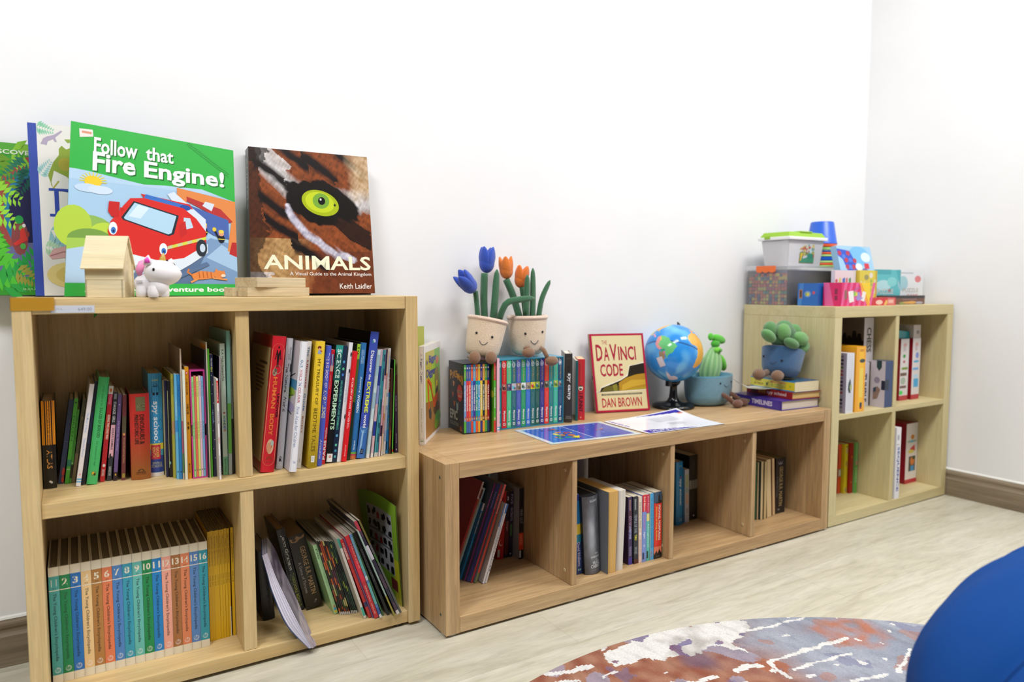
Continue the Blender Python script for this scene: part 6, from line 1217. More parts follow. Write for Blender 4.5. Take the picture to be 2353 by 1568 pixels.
# stack of books with a succulent plush
def flat_book(x, y, z, rz, L, Wd, t, c, art, label, pg, pmat='pages_flat', kind='h', top=None, tart=None):
    """A closed book lying flat: spine along local -x side, length along +y."""
    q = root('book', (x, y, z + .0003), (0, 0, rz), label, 'book', 'stacked books beside the cube bookcase'); bt = .0022 if kind == 'h' else .0006; ins = .004 if kind == 'h' else .0006
    b = MB(); b.box(0, Wd, 0, L, 0, bt, c); b.box(0, Wd, 0, L, t - bt, t, top or c); b.box(0, bt, 0, L, bt, t - bt, c)
    art(Art(b, (0, L, t), (0, -L, 0), (0, 0, -t)))
    if tart: tart(Art(b, (0, L, t), (Wd, 0, 0), (0, -L, 0)))
    b.build('cover', 'print_gloss', q); MB().box(bt + .0004, Wd - ins, ins, L - ins, bt + .0002, t - bt - .0002, pg).build('page_block', pmat, q); return q
flat_book(-.1972, .0532, ZB, R(-3.6), .2215, .186, .0325, '3c2c8c', lambda A: (A.rect(0, 0, .08, 1, '141a3c'), A.rect(.08, 0, .95, 1, '48389c'), A.text('History', .1, .25, .38, .8, 'c8bc48', 'h', .03), A.text('TIMELINES', .41, .22, .82, .72, 'dcd4e8', 'h', .04)), 'purple hardback lying lowest in the stack beside the cube bookcase', 'dcd2c4')
flat_book(-.145, .0525, ZB + .0331, R(-5.9), .209, .138, .0245, '8c1c1c', lambda A: (A.rect(0, 0, 1, 1, 'a02420'), A.rect(0, 0, .25, 1, '6c1818'), A.ell(.16, .35, .06, .3, '1c1010'), A.text('evil', .27, .12, .43, .75, 'd89c30', 'h', .04), A.text('spy school', .46, .2, .88, .85, 'ecccc4', 'h', .03)), 'dark red hardback in the middle of the stack beside the cube bookcase', 'd8b878')
def yb(A): A.rect(0, 0, 1, .1, '3c94d0'); A.rect(0, .1, 1, .9, 'e8dc5c'); A.rect(.8, .1, 1, .9, 'e4d42c'); A.rect(0, .9, 1, 1, '3c9cd8'); A.text('JAMES', .11, .2, .25, .45, '8c4c2c', 'h', .02); A.text('PATTERSON', .09, .5, .3, .75, '8c4c2c', 'h', .02); A.poly([(.36, .3), (.38, .5), (.42, .3), (.4, .7), (.37, .7)], '3c5c2c'); A.text('MIDDLE SCHOOL', .47, .18, .8, .4, 'c85838', 'h', .03); A.text('ROTTEN', .49, .46, .8, .82, 'a8b438', 'h', .03); A.ell(.9, .5, .02, .12, 'b8c028')
def ytop(A):
    A.rect(0, 0, 1, 1, '2c5c88'); rnd = random.Random(6)
    for i in range(40): u, v = rnd.random() * .9, rnd.random() * .95; A.poly([(u, v), (u + .08, v + .01), (u + .09, v + .05), (u + .01, v + .04)], rnd.choice(['3c94c8', '488c58', 'b03c38', '28344c', 'c8b048', '60a8d0', '1c2c40', '8c6ca0']))
flat_book(-.1365, .0492, ZB + .0581, R(-4), .196, .119, .0355, '3c94d0', yb, 'thick yellow-spined paperback topping the stack, blue plush sitting on it', 'e6d8b4', kind='p', tart=ytop, top='2c5c88')
q = root('brochure', (-.168, .18, ZB + .0583), (0, 0, R(-12)), 'white printed leaflet curling out between the stacked books', 'leaflet')
b = MB(); lf = lambda u, v: (-.062 + .13 * u, -.03 + .085 * v, .0016 + .030 * max(0, 1 - u * 2.1) ** 1.4 * (.25 + .75 * v))
b.grid(lf, 22, 12, lambda u, v: 'a85040' if .12 < u < .3 and .3 < v < .36 else ('9c7c4c' if .2 < u < .42 and .12 < v < .2 else ('5c6cb0' if .1 < u < .34 and .44 < v < .47 else 'f0eff4'))); b.grid(lambda u, v: tuple(Vector(lf(1 - u, v)) - Vector((0, 0, .0006))), 22, 6, 'ecebf0'); b.build('sheet', 'print_gloss', q)
SL = Vector((-.1235, .122, .517)); q = root('plush_succulent_pot', SL, (0, 0, 0), 'plush green succulent in a dark blue pot, tilted on the stacked books', 'plush toy')
M = Matrix.Rotation(R(15), 4, 'Y') @ Matrix.Rotation(R(-4), 4, 'X'); SP = [(0, .012), (.04, .012), (.056, .02), (.064, .04), (.068, .07), (.071, .098), (.0715, .105)]
b = MB(); b.lathe(SP, '34618f', 40, M, 0, False); b.lathe([(.0715, .105), (.067, .108), (.062, .1), (0, .094)], '2c4c74', 40, M, 0, False); b.build('pot', 'plush', q)
S3 = lambda az, z, o=0: M @ Vector(((prof_r(SP, z) + o) * math.cos(R(az)), (prof_r(SP, z) + o) * math.sin(R(az)), z))
for az, z in ((-143, .056), (-206, .068)): MB().ell(tuple(S3(az, z, .0004)), .0042, '141e34', 14).build('eye', 'black_gloss', q)
MB().tube([tuple(S3(-180 + 22 * i / 8, .05 - .008 * math.sin(math.pi * i / 8), .0006)) for i in range(9)], .001, '1c3454', 8).build('mouth', 'plush', q)
dep = -.03
for k, (x, y, z, rx, ry, rz_, ang, dy) in enumerate(((-.208, .105, .672, .033, .022, .0175, 35, 0), (-.173, .125, .69, .026, .024, .03, -20, 0), (-.148, .09, .684, .024, .022, .03, -15, 0), (-.092, .13, .694, .034, .026, .027, 15, 0), (-.048, .125, .678, .028, .024, .03, 25, 0), (-.133, .07, .646, .034, .021, .0165, 24, 0), (-.083, .072, .66, .033, .022, .024, 15, 0), (-.038, .11, .648, .028, .024, .0255, -30, 0), (-.058, .085, .628, .034, .022, .023, -12, 0), (-.11, .12, .665, .05, .045, .045, 0, 0))):
    f_ = 1.0; b = MB(); b.ell(tuple(Vector((x, y, z)) - SL), (rx, ry, rz_), ('5f9a56', '548c50', '6ba65c', '4f8a4e')[k % 4] if k < 9 else '3c7040', 22, 0, Matrix.Rotation(R(ang), 4, 'Y')); b.build('leaf' if k < 9 else 'leaf_core', 'plush', q)
for (x, y, z), (x2, y2, z2) in (((-.215, .135, .539), (-.165, .135, .545)), ((-.178, .088, .536), (-.135, .1, .54))):
    b = MB(); b.ell(tuple(Vector((x, y, z)) - SL), (.025, .018, .0195), '7d5b40', 20); b.tube([tuple(Vector((x2, y2, z2)) - SL), tuple(Vector(((x + x2) / 2, (y + y2) / 2, z)) - SL), tuple(Vector((x, y, z - .004)) - SL)], [.011, .011, .01], '7d5b40'); b.build('foot', 'plush', q)

# laminated sheets on the bench top
q = root('laminated_sheet', (-.994, .126, ZB + .0004), (0, 0, R(-4.2)), 'shiny laminated blue sheet with two panels lying on the low bookcase', 'sheet', 'laminated sheets on the low bookcase')
b = MB(); b.box(-.1485, .1485, -.104, .104, 0, .0012, 'c8d4dc'); A = Art(b, (-.1485, .104, .0012), (.297, 0, 0), (0, -.208, 0)); A.rect(.05, .07, .95, .93, '3450b8'); A.rect(.05, .07, .5, .93, '3c64c0'); A.rect(.496, .07, .504, .93, 'dce4f0')
rnd = random.Random(2)
for i in range(26): u, v = rnd.uniform(.16, .42), rnd.uniform(.2, .8); A.ell(u, v, rnd.uniform(.01, .04), rnd.uniform(.02, .06), rnd.choice(['5c3c80', 'c04850', '3ca068', 'e0c840', '2c4c90', '8c5088', 'd0703c']), 10)
for i in range(14): u, v = rnd.uniform(.55, .9), rnd.uniform(.15, .85); A.ell(u, v, rnd.uniform(.004, .02), rnd.uniform(.004, .02), rnd.choice(['c0d0f0', 'c85050', '6c88d8', '8ca8e8']), 8)
A.poly([(.3, .78), (.42, .72), (.36, .86)], 'e4dc48')
b.build('sheet', 'black_gloss', q)
q = root('notice_sheet', (-.686, .1005, ZB + .0004), (0, 0, R(-1.8)), 'laminated white notice with purple corners and one curled edge', 'sheet', 'laminated sheets on the low bookcase')
b = MB(); rs = lambda u, v: (-.1485 + .297 * u, .104 - .208 * v, .0012 + .028 * (max(0, .62 * u + (1 - v) * .9 - .72)) ** 2.2)
def ncol(u, v):
    if u < .03 or u > .97 or v < .03 or v > .97: return 'e8e8ee'
    if v < .16 and u > .35 and v < .02 + .2 * (u - .35) ** .8: return '4038a8' if v > .05 else '5448b0'
    if v > .8 and u < .68 and v > 1 - .24 * (1 - u / .7) ** .7: return '4a3cac'
    if u > .9 and .08 < v < .2: return 'd88868' if v > .15 else '4038a8'
    if u < .07 and v < .5: return '5c50b4' if int(v * 40) % 3 else 'e0dff0'
    return 'ecedf4'
b.grid(rs, 90, 60, ncol); 
for k in range(5): b.grid(lambda u, v: tuple(Vector(rs(.45 + .32 * u, .22 + .05 * k + .012 * v)) + Vector((0, 0, .0004))), 14, 1, 'b8bcc8')
for k in range(3): b.grid(lambda u, v: tuple(Vector(rs(.5 + .2 * u, .56 + .05 * k + .01 * v)) + Vector((0, 0, .0004))), 10, 1, 'a0a4b4')
for nm_, tx, u0, u1, v0, v1 in (('a', 'HUMANS', .1, .44, .84, .95),):
    vs_, fs_, _ = text_geo(tx, .03); b.add([tuple(Vector(rs(u0 + (u1 - u0) * X_, v1 - (v1 - v0) * Y_)) + Vector((0, 0, .0005))) for X_, Y_ in vs_], fs_, 'd8d4f0')
b.grid(lambda u, v: tuple(Vector(rs(1 - u, v)) - Vector((0, 0, .0008))), 30, 12, 'e0e0e8'); b.f = [f if i >= 0 else f for i, f in enumerate(b.f)]
b.build('sheet', 'black_gloss', q)
# ------------------------------------------------------------------ things on and in the cube bookcase
ZT = .77
def carton(name, x0, x1, y0, y1, z0, z1, col, label, cat='box', group=None, front=None, left=None, topc=None, sidec=None, rz=0, rot=None, part='carton', topart=None):
    q = root(name, (x0, y0, z0 + .0003), rot or (0, 0, rz), label, cat, group); w, d, h = x1 - x0, y1 - y0, z1 - z0
    b = MB(); b.bbox(0, w, 0, d, 0, h, col, .0008)
    if sidec: Art(b, (0, d, h), (0, -d, 0), (0, 0, -h)).rect(.01, .01, .99, .99, sidec)
    if topc: Art(b, (0, d, h), (w, 0, 0), (0, -d, 0)).rect(.01, .01, .99, .99, topc)
    if front: A = Art(b, (0, 0, h), (w, 0, 0), (0, 0, -h)); A.k = 2; front(A)
    if left: A = Art(b, (0, d, h), (0, -d, 0), (0, 0, -h)); A.k = 2; left(A)
    if topart: A = Art(b, (0, d, h), (w, 0, 0), (0, -d, 0)); A.k = 2; topart(A)
    b.build(part, 'print_gloss', q); return q
# clear storage box with its lid, latch and contents
CX0, CX1, CY0, CY1, CZ = .012, .352, .205, .383, .9165
q = root('storage_box', (CX0, CY0, ZT + .0004), (0, 0, 0), 'clear plastic storage box with an orange latch, full of coloured bricks and strips', 'storage box')
w, d, h = CX1 - CX0, CY1 - CY0, .128; b = MB(); e = .0016
b.box(0, w, 0, d, 0, e, 'fff'); b.box(0, e, 0, d, e, h, 'fff'); b.box(w - e, w, 0, d, e, h, 'fff'); b.box(e, w - e, 0, e, e, h, 'fff'); b.box(e, w - e, d - e, d, e, h, 'fff'); b.build('body', 'clear_plastic', q)
b = MB(); b.bbox(-.006, w + .006, -.006, d + .004, h + .0004, h + .017, 'e9eaee', .003); b.build('lid', 'clear_lid', q)
b = MB(); n_ = 24; sc_ = [(.045 + .085 * i / n_, h - .0035 - .005 * abs(math.sin(math.pi * 3 * i / n_))) for i in range(n_ + 1)]
pts = [(.045, h + .0165)] + sc_ + [(.13, h + .0165)]; m = len(pts); vs = [(-.0105, y, z) for y, z in pts] + [(-.0068, y, z) for y, z in pts]
tt = tessellate_polygon([[Vector((y, z, 0)) for y, z in pts]]); b.add(vs, [tuple(t_) for t_ in tt] + [tuple(m + i for i in reversed(t_)) for t_ in tt] + [(i, (i + 1) % m, m + (i + 1) % m, m + i) for i in range(m)], 'f0702c'); b.build('latch', 'plastic', q)
base = Vector((CX0, CY0, ZT + .0004))
rnd = random.Random(77); cols = ['e8682c', 'e8702c', 'f0a838', 'e8c43c', '2c6c94', '3c8c74', '2c4c8c', 'd84838', 'd0582c', '3c9c88', 'c04060', 'e0d050']
GBk = 'small coloured bricks in the clear box'
proto = None; cnt = 0
bm_cache = {}
for iz in range(9):
    for iy in range(13):
        for ix in range(2):
            if iz == 8 and (iy < 3 or iy > 10): continue
            s = .0095; c = rnd.choice(cols)
            if c not in bm_cache:
                b = MB(); b.bbox(0, s * 1.25, 0, s * 1.15, 0, s * 1.05, c, .0012); b.lathe([(s * .3, 0), (s * .3, s * .18)], c, 8, Matrix.Translation((s * .6, s * .55, s * 1.05))); o = b.build('brick', 'plastic', None); bm_cache[c] = o.data; COL.objects.unlink(o); bpy.data.objects.remove(o)
            o = bpy.data.objects.new('toy_brick', bm_cache[c]); COL.objects.link(o)
            o.location = (CX0 + .0032 + ix * .0142, CY0 + .0035 + iy * .01315 + rnd.uniform(0, .0006), ZT + .0028 + iz * .0129); 
            tag(o, 'small coloured plastic brick heaped inside the clear storage box', 'toy brick', GBk); cnt += 1
SC_ = [('48a89c', 'teal'), ('d8d868', 'pale yellow'), ('4c5c98', 'slate blue'), ('f0885c', 'coral'), ('5c9478', 'moss green'), ('f0885c', 'coral'), ('4c5c9c', 'slate blue'), ('a86c8c', 'mauve'), ('6ca898', 'sage green'), ('f4a858', 'apricot'), ('f0b850', 'golden'), ('d87878', 'rose'), ('5c88b8', 'powder blue')]
zz = ZT + .0026; hs = [x * 1.14 for x in [.014, .007, .0045, .0125, .006, .0125, .005, .005, .006, .0105, .011, .006, .0055]]
pos_w = ['at the very bottom of the pile', 'second from the bottom', 'third from the bottom', 'fourth from the bottom', 'fifth from the bottom', 'sixth from the bottom', 'in the middle of the pile', 'just above the middle of the pile', 'sixth from the top', 'fourth from the top', 'third from the top', 'second from the top', 'topmost of the pile']
for (c, nm), hh, pw_ in zip(SC_, hs, pos_w):
    o = MB().bbox(CX0 + .034, CX1 - .012 - rnd.random() * .006, CY0 + .0028, CY1 - .01, zz, zz + hh, c, .0012).build('foam_strip', 'print_matte'); tag(o, nm + ' foam strip inside the clear storage box, ' + pw_, 'foam strip', 'foam strips in the clear storage box'); zz += hh + .0003
# white tub with a green lid
TX0, TX1, TY0, TY1 = .026, .232, .212, .335; z0 = CZ - .0025
q = root('toy_tub', (TX0, TY0, z0), (0, 0, 0), 'white plastic tub with a lime green lid and a picture label', 'tub')
w, d, h = TX1 - TX0, TY1 - TY0, .096; f = .009
def frus(b, a0, a1, za, zb, col, r_=.0):
    P0 = [(a0, a0, za), (w - a0, a0, za), (w - a0, d - a0, za), (a0, d - a0, za)]; P1 = [(a1, a1, zb), (w - a1, a1, zb), (w - a1, d - a1, zb), (a1, d - a1, zb)]
    b.add(P0 + P1, [(3, 2, 1, 0), (4, 5, 6, 7)] + [(i, (i + 1) % 4, 4 + (i + 1) % 4, 4 + i) for i in range(4)], col)
b = MB(); frus(b, f, 0, 0, h, 'f1f1f4'); b.build('tub', 'frosted_plastic', q, bevel=.004)
b = MB(); frus(b, -.009, -.010, h + .0003, h + .012, 'f4f4f6'); b.build('rim', 'plastic', q, bevel=.002)
b = MB(); frus(b, -.004, .006, h + .0124, h + .03, '92bf2c'); b.box(w * .5 - .035, w * .5 + .035, .002, d - .002, h + .029, h + .034, '92bf2c'); b.box(-.0125, -.0102, .075, .1, h + .004, h + .016, '92bf2c'); b.build('lid', 'plastic', q, bevel=.004)
b = MB(); A = Art(b, (w * .33, f * .28 - .0009, h * .86), (w * .42, 0, 0), (0, f * .66, -h * .74)); A.rect(0, 0, 1, 1, 'c8a860'); A.rect(.03, .03, .97, .97, '6c9c58'); rnd2 = random.Random(5)
for i in range(46): u, v = rnd2.uniform(.05, .95), rnd2.uniform(.04, .62); A.ell(u, v, rnd2.uniform(.03, .09), rnd2.uniform(.03, .08), rnd2.choice(['b84c48', 'd88850', 'c8b868', '88a868', 'd8c890', '7ca0a0']), 8, 0, 360)
A.rect(.03, .68, .97, .97, '4c9474'); A.poly([(.05, .5), (.22, .45), (.12, .85), (.05, .9)], 'e0bc38'); A.poly([(.22, .66), (.55, .56), (.56, .66), (.24, .76)], 'd4ccd8'); A.ell(.72, .36, .08, .13, 'b8d0d8'); A.ell(.7, .62, .2, .14, '3c8c74'); b.build('label', 'print_gloss', q)
# stack of cups
GC = 'nested toy cups behind the tub'; cx, cy = .303, .272
specs = [('1c5cd0', .062, .058, .05, 'tall royal blue cup upside down on top of the cup stack')]
rim = [('f06030', 'orange', .0125), ('a4dc84', 'mint', .0125), ('1c5cc4', 'blue', .006), ('f06030', 'orange', .0085), ('b8e088', 'mint', .0085), ('1858c4', 'blue', .0145), ('b8e088', 'mint', .0085), ('f06030', 'orange', .0085), ('a8e070', 'mint', .0065)]
zz = CZ - .0026 + sum(r_[2] for r_ in rim) + .0045
def cup(z, hvis, col, label, H=None, full=False):
    rb = .0565; rt_ = .0425; o = MB()
    H = H or .085
    if full: o.lathe([(rb, 0), (rb + .0006, .003), (rb - .001, .004), (rt_, H - .003), (rt_ - .003, H)], col, 40, None, 0, False); o.lathe([(rt_ - .003, H), (.0, H)], col, 40, None, 0, False)
    else: o.lathe([(rb - .003, 0), (rb, .0004), (rb + .0006, .003), (rb - .0012, hvis - .0004)], col, 40, None, 0, False); o.lathe([(rb - .003, 0), (rb - .0042, hvis + .004)], col, 40, None, 0, False)
    ob = o.build('toy_cup', 'plastic', None, (cx, cy, z)); tag(ob, label, 'cup', GC)
zc = zz; cup(zc, .08, '1c5cd0', specs[0][4], .086, True)
ordn = ['directly under the tall blue one', 'second below the tall blue one', 'third below the tall blue one', 'fourth below the tall blue one', 'fifth below the tall blue one', 'wide band in the middle of the stack', 'third from the foot of the stack', 'second from the foot of the stack', 'lowest, touching the storage box lid']
for (c, nm, hv), o_ in zip(rim, ordn):
    zc -= hv + .0004; cup(zc, hv, c, f'{nm} toy cup rim, {o_}')
# game cartons
GX = 'game boxes on the cube bookcase'
def pinkf(A):
    A.rect(0, 0, 1, 1, 'dc1868'); 
    for i in range(6): A.poly([(.08 + .2 * i - .1, 1), (.16 + .2 * i - .1, 1), (.3 + .2 * i - .1, 0), (.2 + .2 * i - .1, 0)], 'e45c98')
    A.poly([(.62, 0), (1, 0), (1, 1), (.95, .95), (.75, .6)], 'f0cc1c'); A.poly([(.6, 0), (.68, 0), (1, .9), (1, 1), (.92, 1)], 'f0a028')
    A.poly([(.22, .38), (.4, .34), (.44, .8), (.28, .86)], 'f0ece8'); A.poly([(.74, .36), (.86, .42), (.8, .82), (.68, .76)], 'f0ece8'); A.poly([(.5, .7), (.56, .4), (.62, .4), (.66, .6), (.76, .66), (.66, .74), (.56, .78)], 'a08cd0'); A.rect(.42, .38, .48, .58, '88c850'); A.rect(.48, .42, .55, .56, 'd8d040'); A.line([(.4, .36), (.5, .26), (.62, .22)], .02, 'b0609c'); A.rect(.1, .32, .18, .7, '8c6a58')
carton('game_box', .051, .217, .013, .083, ZT, .852, 'dc1868', 'hot pink and yellow game box at the front corner of the cube bookcase', 'box', GX, pinkf, lambda A: (A.rect(0, 0, 1, 1, 'd81464'), A.poly([(0, 0), (.3, 0), (.6, 1), (.1, 1)], 'e05c98'), A.rect(.62, .26, .78, .5, '8c1048'), A.rect(.62, .55, .78, .75, '8c1048')))
def bluel(A):
    A.rect(0, 0, 1, 1, '1c64b8'); A.poly([(.1, 0), (.3, 0), (.2, 1), (0, 1)], '3c80c8'); A.rect(.08, .28, .24, .68, 'a8703c'); A.rect(.11, .33, .21, .63, '5c3418'); A.ell(.5, .48, .16, .14, '7c9ccc'); A.rect(.38, .42, .5, .56, '88a868'); A.rect(.46, .42, .58, .56, 'd8cc48'); A.ell(.8, .42, .07, .07, 'c84860')
carton('game_box', .03, .122, .09, .172, ZT, .85, '1c64b8', 'blue card game box between the pink box and the clear storage box', 'box', GX, None, bluel)
def whitef(A):
    A.rect(0, 0, 1, 1, 'd9d6d9'); A.ell(.08, .3, .06, .05, 'c0485c')
    for u0, u1, c in ((.2, .3, 'c8cc58'), (.36, .5, '3c6cc0'), (.52, .62, 'c86c70'), (.66, .78, '3c8c5c')): A.poly([(u0, .24), (u1 - .02, .2), (u1, .46), (u0 + .02, .48)], c)
    A.ell(.45, .55, .16, .05, '605888'); A.ell(.72, .74, .16, .07, '3c4458')
carton('game_box', .128, .254, .0925, .108, ZT, .8975, 'd9d6d9', 'white puzzle box with coloured letters behind the pink game box', 'box', GX, whitef)
def yelf(A):
    A.rect(0, 0, 1, 1, 'd8c840'); A.ell(.4, .2, .13, .08, '989458'); A.ell(.66, .14, .1, .08, 'e0dcd0'); rnd = random.Random(9)
    for i in range(20): A.ell(rnd.uniform(.08, .92), rnd.uniform(.3, .95), .06, .05, rnd.choice(['b8bc3c', 'd0d068', 'e0c030', '98b850', 'd8dcb0']), 8)
    A.rect(.93, 0, 1, 1, 'c8a828')
carton('game_box', .258, .368, .0805, .185, ZT, .8985, 'd8c840', 'mustard yellow patterned box left of the turquoise one', 'box', GX, yelf)
def tealf(A):
    A.rect(0, 0, 1, 1, '58bcc4'); A.rect(0, 0, .6, .14, '3ca4b0'); A.ell(.3, .45, .32, .15, 'b0dce4'); A.ell(.65, .35, .2, .14, '80d0d4'); A.poly([(.8, 0), (1, 0), (1, .5)], '3ca8b4'); A.text('PUZZLE', .04, .56, .72, .7, 'c8c4c4', 'h', .03); A.text('MEMORY', .04, .73, .78, .82, '6c5868', 'h', .03); A.ell(.55, .6, .06, .05, 'a87070'); A.ell(.4, .92, .4, .06, '80ccd4')
carton('game_box', .414, .577, .11, .2, ZT, .9045, '58bcc4', 'turquoise puzzle box standing behind the brown flat box', 'box', GX, tealf)
def wrf(A):
    A.rect(0, 0, 1, 1, 'dfe2e8'); A.ell(.1, .4, .22, .22, '9cc8d4'); A.rect(0, .08, .55, .12, 'b4bcc4'); A.ell(.76, .27, .14, .1, 'd87880'); A.text('PUZZLE', .1, .54, .8, .66, 'b8b0a8', 'h', .03); A.text('GAME', .28, .71, .8, .81, 'd07870', 'h', .04); A.poly([(0, .85), (.5, .88), (.35, 1), (0, 1)], '88c8d0')
carton('game_box', .579, .74, .11, .19, ZT, .9065, 'dfe2e8', 'white box with a red disc standing at the wall end of the cube bookcase top', 'box', GX, wrf)
carton('game_box', .255, .411, .03, .076, ZT, .7985, 'c82030', 'flat red box lying in front of the mustard yellow one', 'box', GX, lambda A: (A.rect(0, 0, 1, 1, 'cc2430'), A.ell(.32, .6, .14, .3, 'e8c8b8'), A.poly([(.5, .9), (.6, .3), (.72, .5), (.6, 1)], 'e0b858'), A.rect(.66, .1, .95, .95, 'd87870'), A.rect(.7, .3, .9, .7, 'e8b8a8')), None, 'd86870')
carton('game_box', .419, .68, .068, .107, ZT, .8045, '6c4434', 'flat brown box with a black lid lying before the turquoise and white boxes', 'box', GX, lambda A: (A.rect(0, 0, 1, .3, '20202a'), A.text('CHOCOLATE', .4, .36, .78, .52, '9c7c84', 'h', .03), A.ell(.5, .8, .12, .14, 'c89858'), A.ell(.65, .78, .12, .16, 'd8a04c'), A.ell(.85, .82, .1, .14, 'a8a4b4'), A.ell(.38, .84, .07, .1, '8ca050')), None, '20202a')
def conn(A):
    A.rect(0, 0, 1, 1, '9cc8e8'); A.ell(.62, .4, .3, .4, '70b8ec'); A.poly([(.0, .12), (.36, .2), (.46, .6), (.55, 1), (.2, 1), (.12, .55), (0, .4)], '1c50c8')
    for u, v in ((.06, .3), (.3, .3), (.22, .58), (.46, .6), (.22, .86), (.4, .86)): A.ell(u, v, .055, .1, 'b82848')
    for u, v in ((.16, .44), (.34, .58), (.31, .86)): A.ell(u, v, .05, .09, '4478dc')
    A.ell(.8, .45, .14, .2, 'd4e8f4'); A.rect(.72, .7, .86, .92, 'd02840'); A.ell(.72, .96, .08, .05, '6c5ca0'); A.ell(.55, .85, .1, .15, 'dce8f0')
carton('game_box', .2, .413, .1185, .1435, .8988, .993, '9cc8e8', 'light blue game box with red and blue discs, tilted back above the white puzzle box', 'box', GX, conn, None, None, None, 0, (R(-14), 0, 0))
# upper left cell
GL = 'game boxes inside the cube bookcase'
Z1, Z0_ = .3938, .0387
def lines(A):
    A.rect(0, 0, 1, 1, 'dcdde6')
    for i in range(26): A.rect(.12, .06 + i * .035, .85, .064 + i * .035, 'b4b8c8')
    A.poly([(.3, .5), (.5, .42), (.6, .5), (.5, .6), (.6, .66), (.4, .66), (.25, .6)], '2c4444'); A.ell(.6, .57, .14, .05, 'b0b878')
def tiles(A):
    A.rect(0, 0, 1, 1, '9890a8'); rnd = random.Random(4)
    for i in range(16): A.rect(.1, .04 + i * .06, .95, .08 + i * .06, rnd.choice(['38344c', '6c6480', '20243c', '8c4454', '8c8898', '5c6040']))
carton('game_box', .085, .1285, .006, .255, Z1, .606, 'dcdde6', 'white box with a lined narrow side, first in the upper cell of the cube bookcase', 'box', GL, lines, tiles)
carton('game_box', .138, .193, .0045, .255, Z1, .627, 'eca820', 'tall orange-yellow box in the upper cell of the cube bookcase', 'box', GL, lambda A: (A.rect(0, 0, 1, 1, 'f0a824'), A.rect(.3, .02, .8, .98, 'f4bc2c'), A.rect(.4, .33, .8, .78, 'ecd058'), A.ell(.65, .22, .3, .03, '3c4440'), A.rect(.5, .86, .75, .93, '2c3844'), A.rect(.5, .93, .75, .96, 'b03828'), A.rect(.35, .04, .8, .08, 'd08c1c')))
def letf(A):
    A.rect(0, 0, 1, 1, 'cfccd6'); A.text('TUMBLE', .2, .25, .8, .9, '3c3a48', 'd', .04)
carton('game_box', .244, .312, .062, .3, Z1, .5575, 'cfccd6', 'white box with upright dark lettering under the chess box', 'box', GL, letf)
def chess(A): A.rect(0, 0, 1, 1, 'd6d0d6'); A.text('CHESS', .3, .22, .78, .78, '141418', 'd', .04)
def chessl(A):
    A.rect(0, 0, 1, 1, '6c625c'); A.ell(.6, .24, .06, .06, 'a8504c'); rnd = random.Random(3); A.rect(0, .52, 1, 1, '18161a')
    for i in range(14): u = .05 + i * .068; A.poly([(u - .05, .6), (u - .02, .3 + .06 * (i % 3)), (u + .02, .3 + .06 * (i % 3)), (u + .05, .6)], '141316')
    for i in range(14): A.ell(.05 + i * .07, .75, .025, .05, '4c484c', 8)
carton('game_box', .285, .3445, .071, .36, .5578, .7235, 'd6d0d6', 'white chess box lying on the lettered box at the top of its cell', 'box', GL, chess, chessl)
def tilel(A): A.rect(0, 0, 1, 1, 'c4bfca'); A.poly([(.4, 0), (.75, 0), (.75, .14), (.57, .22), (.4, .14)], '1c3c3c'); A.ell(.45, .42, .2, .07, '90889c'); A.poly([(.2, .62), (.5, .55), (.7, .62), (.5, .82), (.2, .85)], '8c7468'); A.poly([(.2, .6), (.4, .56), (.4, .66), (.2, .7)], '34485c'); A.rect(.75, .42, 1, .62, '1c2840')
carton('game_box', .3175, .3665, .0035, .0595, Z1, .566, '2c4068', 'small navy and white box at the front of the upper cell by the divider', 'box', GL, lambda A: (A.rect(0, 0, 1, 1, '2f4470'), A.rect(0, .4, .5, .62, '1c2840')), tilel)
# upper right cell
def rb(accent):
    def f(A):
        A.rect(0, 0, 1, 1, 'dcd6d8'); A.rect(0, .92, 1, 1, 'b82840'); A.ell(.5, .1, .2, .03, 'd8a0a0'); A.rect(.3, .12, .6, .2, 'c4b8bc')
        if accent == 'g': A.ell(.45, .28, .16, .03, '3c9c48'); A.ell(.45, .37, .13, .022, 'b04050'); A.rect(.2, .46, .9, .5, '78983c'); A.rect(.05, .55, .8, .6, '6c5048'); A.ell(.4, .68, .3, .06, 'a8b8a8'); A.rect(.05, .76, .8, .8, '6c5048'); A.ell(.2, .87, .2, .035, '38d858')
        else: A.ell(.6, .28, .2, .05, '7c90d0'); A.ell(.5, .38, .35, .02, '58b0d8'); A.rect(.1, .48, .8, .52, '70a8e0'); A.rect(.25, .66, .85, .8, '48a8dc'); A.ell(.5, .62, .3, .03, 'b8d4ec')
    return f
carton('game_box', .526, .584, .068, .32, Z1, .6355, 'a01c28', 'white-fronted game box with green marks and a red foot, upper right cell', 'box', GL, rb('g'))
carton('game_box', .599, .6545, .062, .32, Z1, .6365, 'a01c28', 'white-fronted game box with blue marks and a red foot, upper right cell', 'box', GL, rb('b'))
carton('game_box', .602, .652, .063, .3, .637, .6885, 'c8bcb8', 'pale grey box on top of the blue-marked game box', 'box', GL, lambda A: (A.rect(0, 0, 1, 1, 'c0b4b0'), A.ell(.6, .55, .2, .15, '8c8484'), A.text('24', .5, .4, .8, .7, '6c6868', 'h')))
carton('pencil_case', .514, .598, .078, .255, .6362, .671, '1a8c94', 'teal case lying askew on the green-marked game box', 'case', GL, lambda A: (A.rect(0, .85, 1, 1, '0c4c54'),), None, '149098', None, R(0), (R(0), R(6), 0))
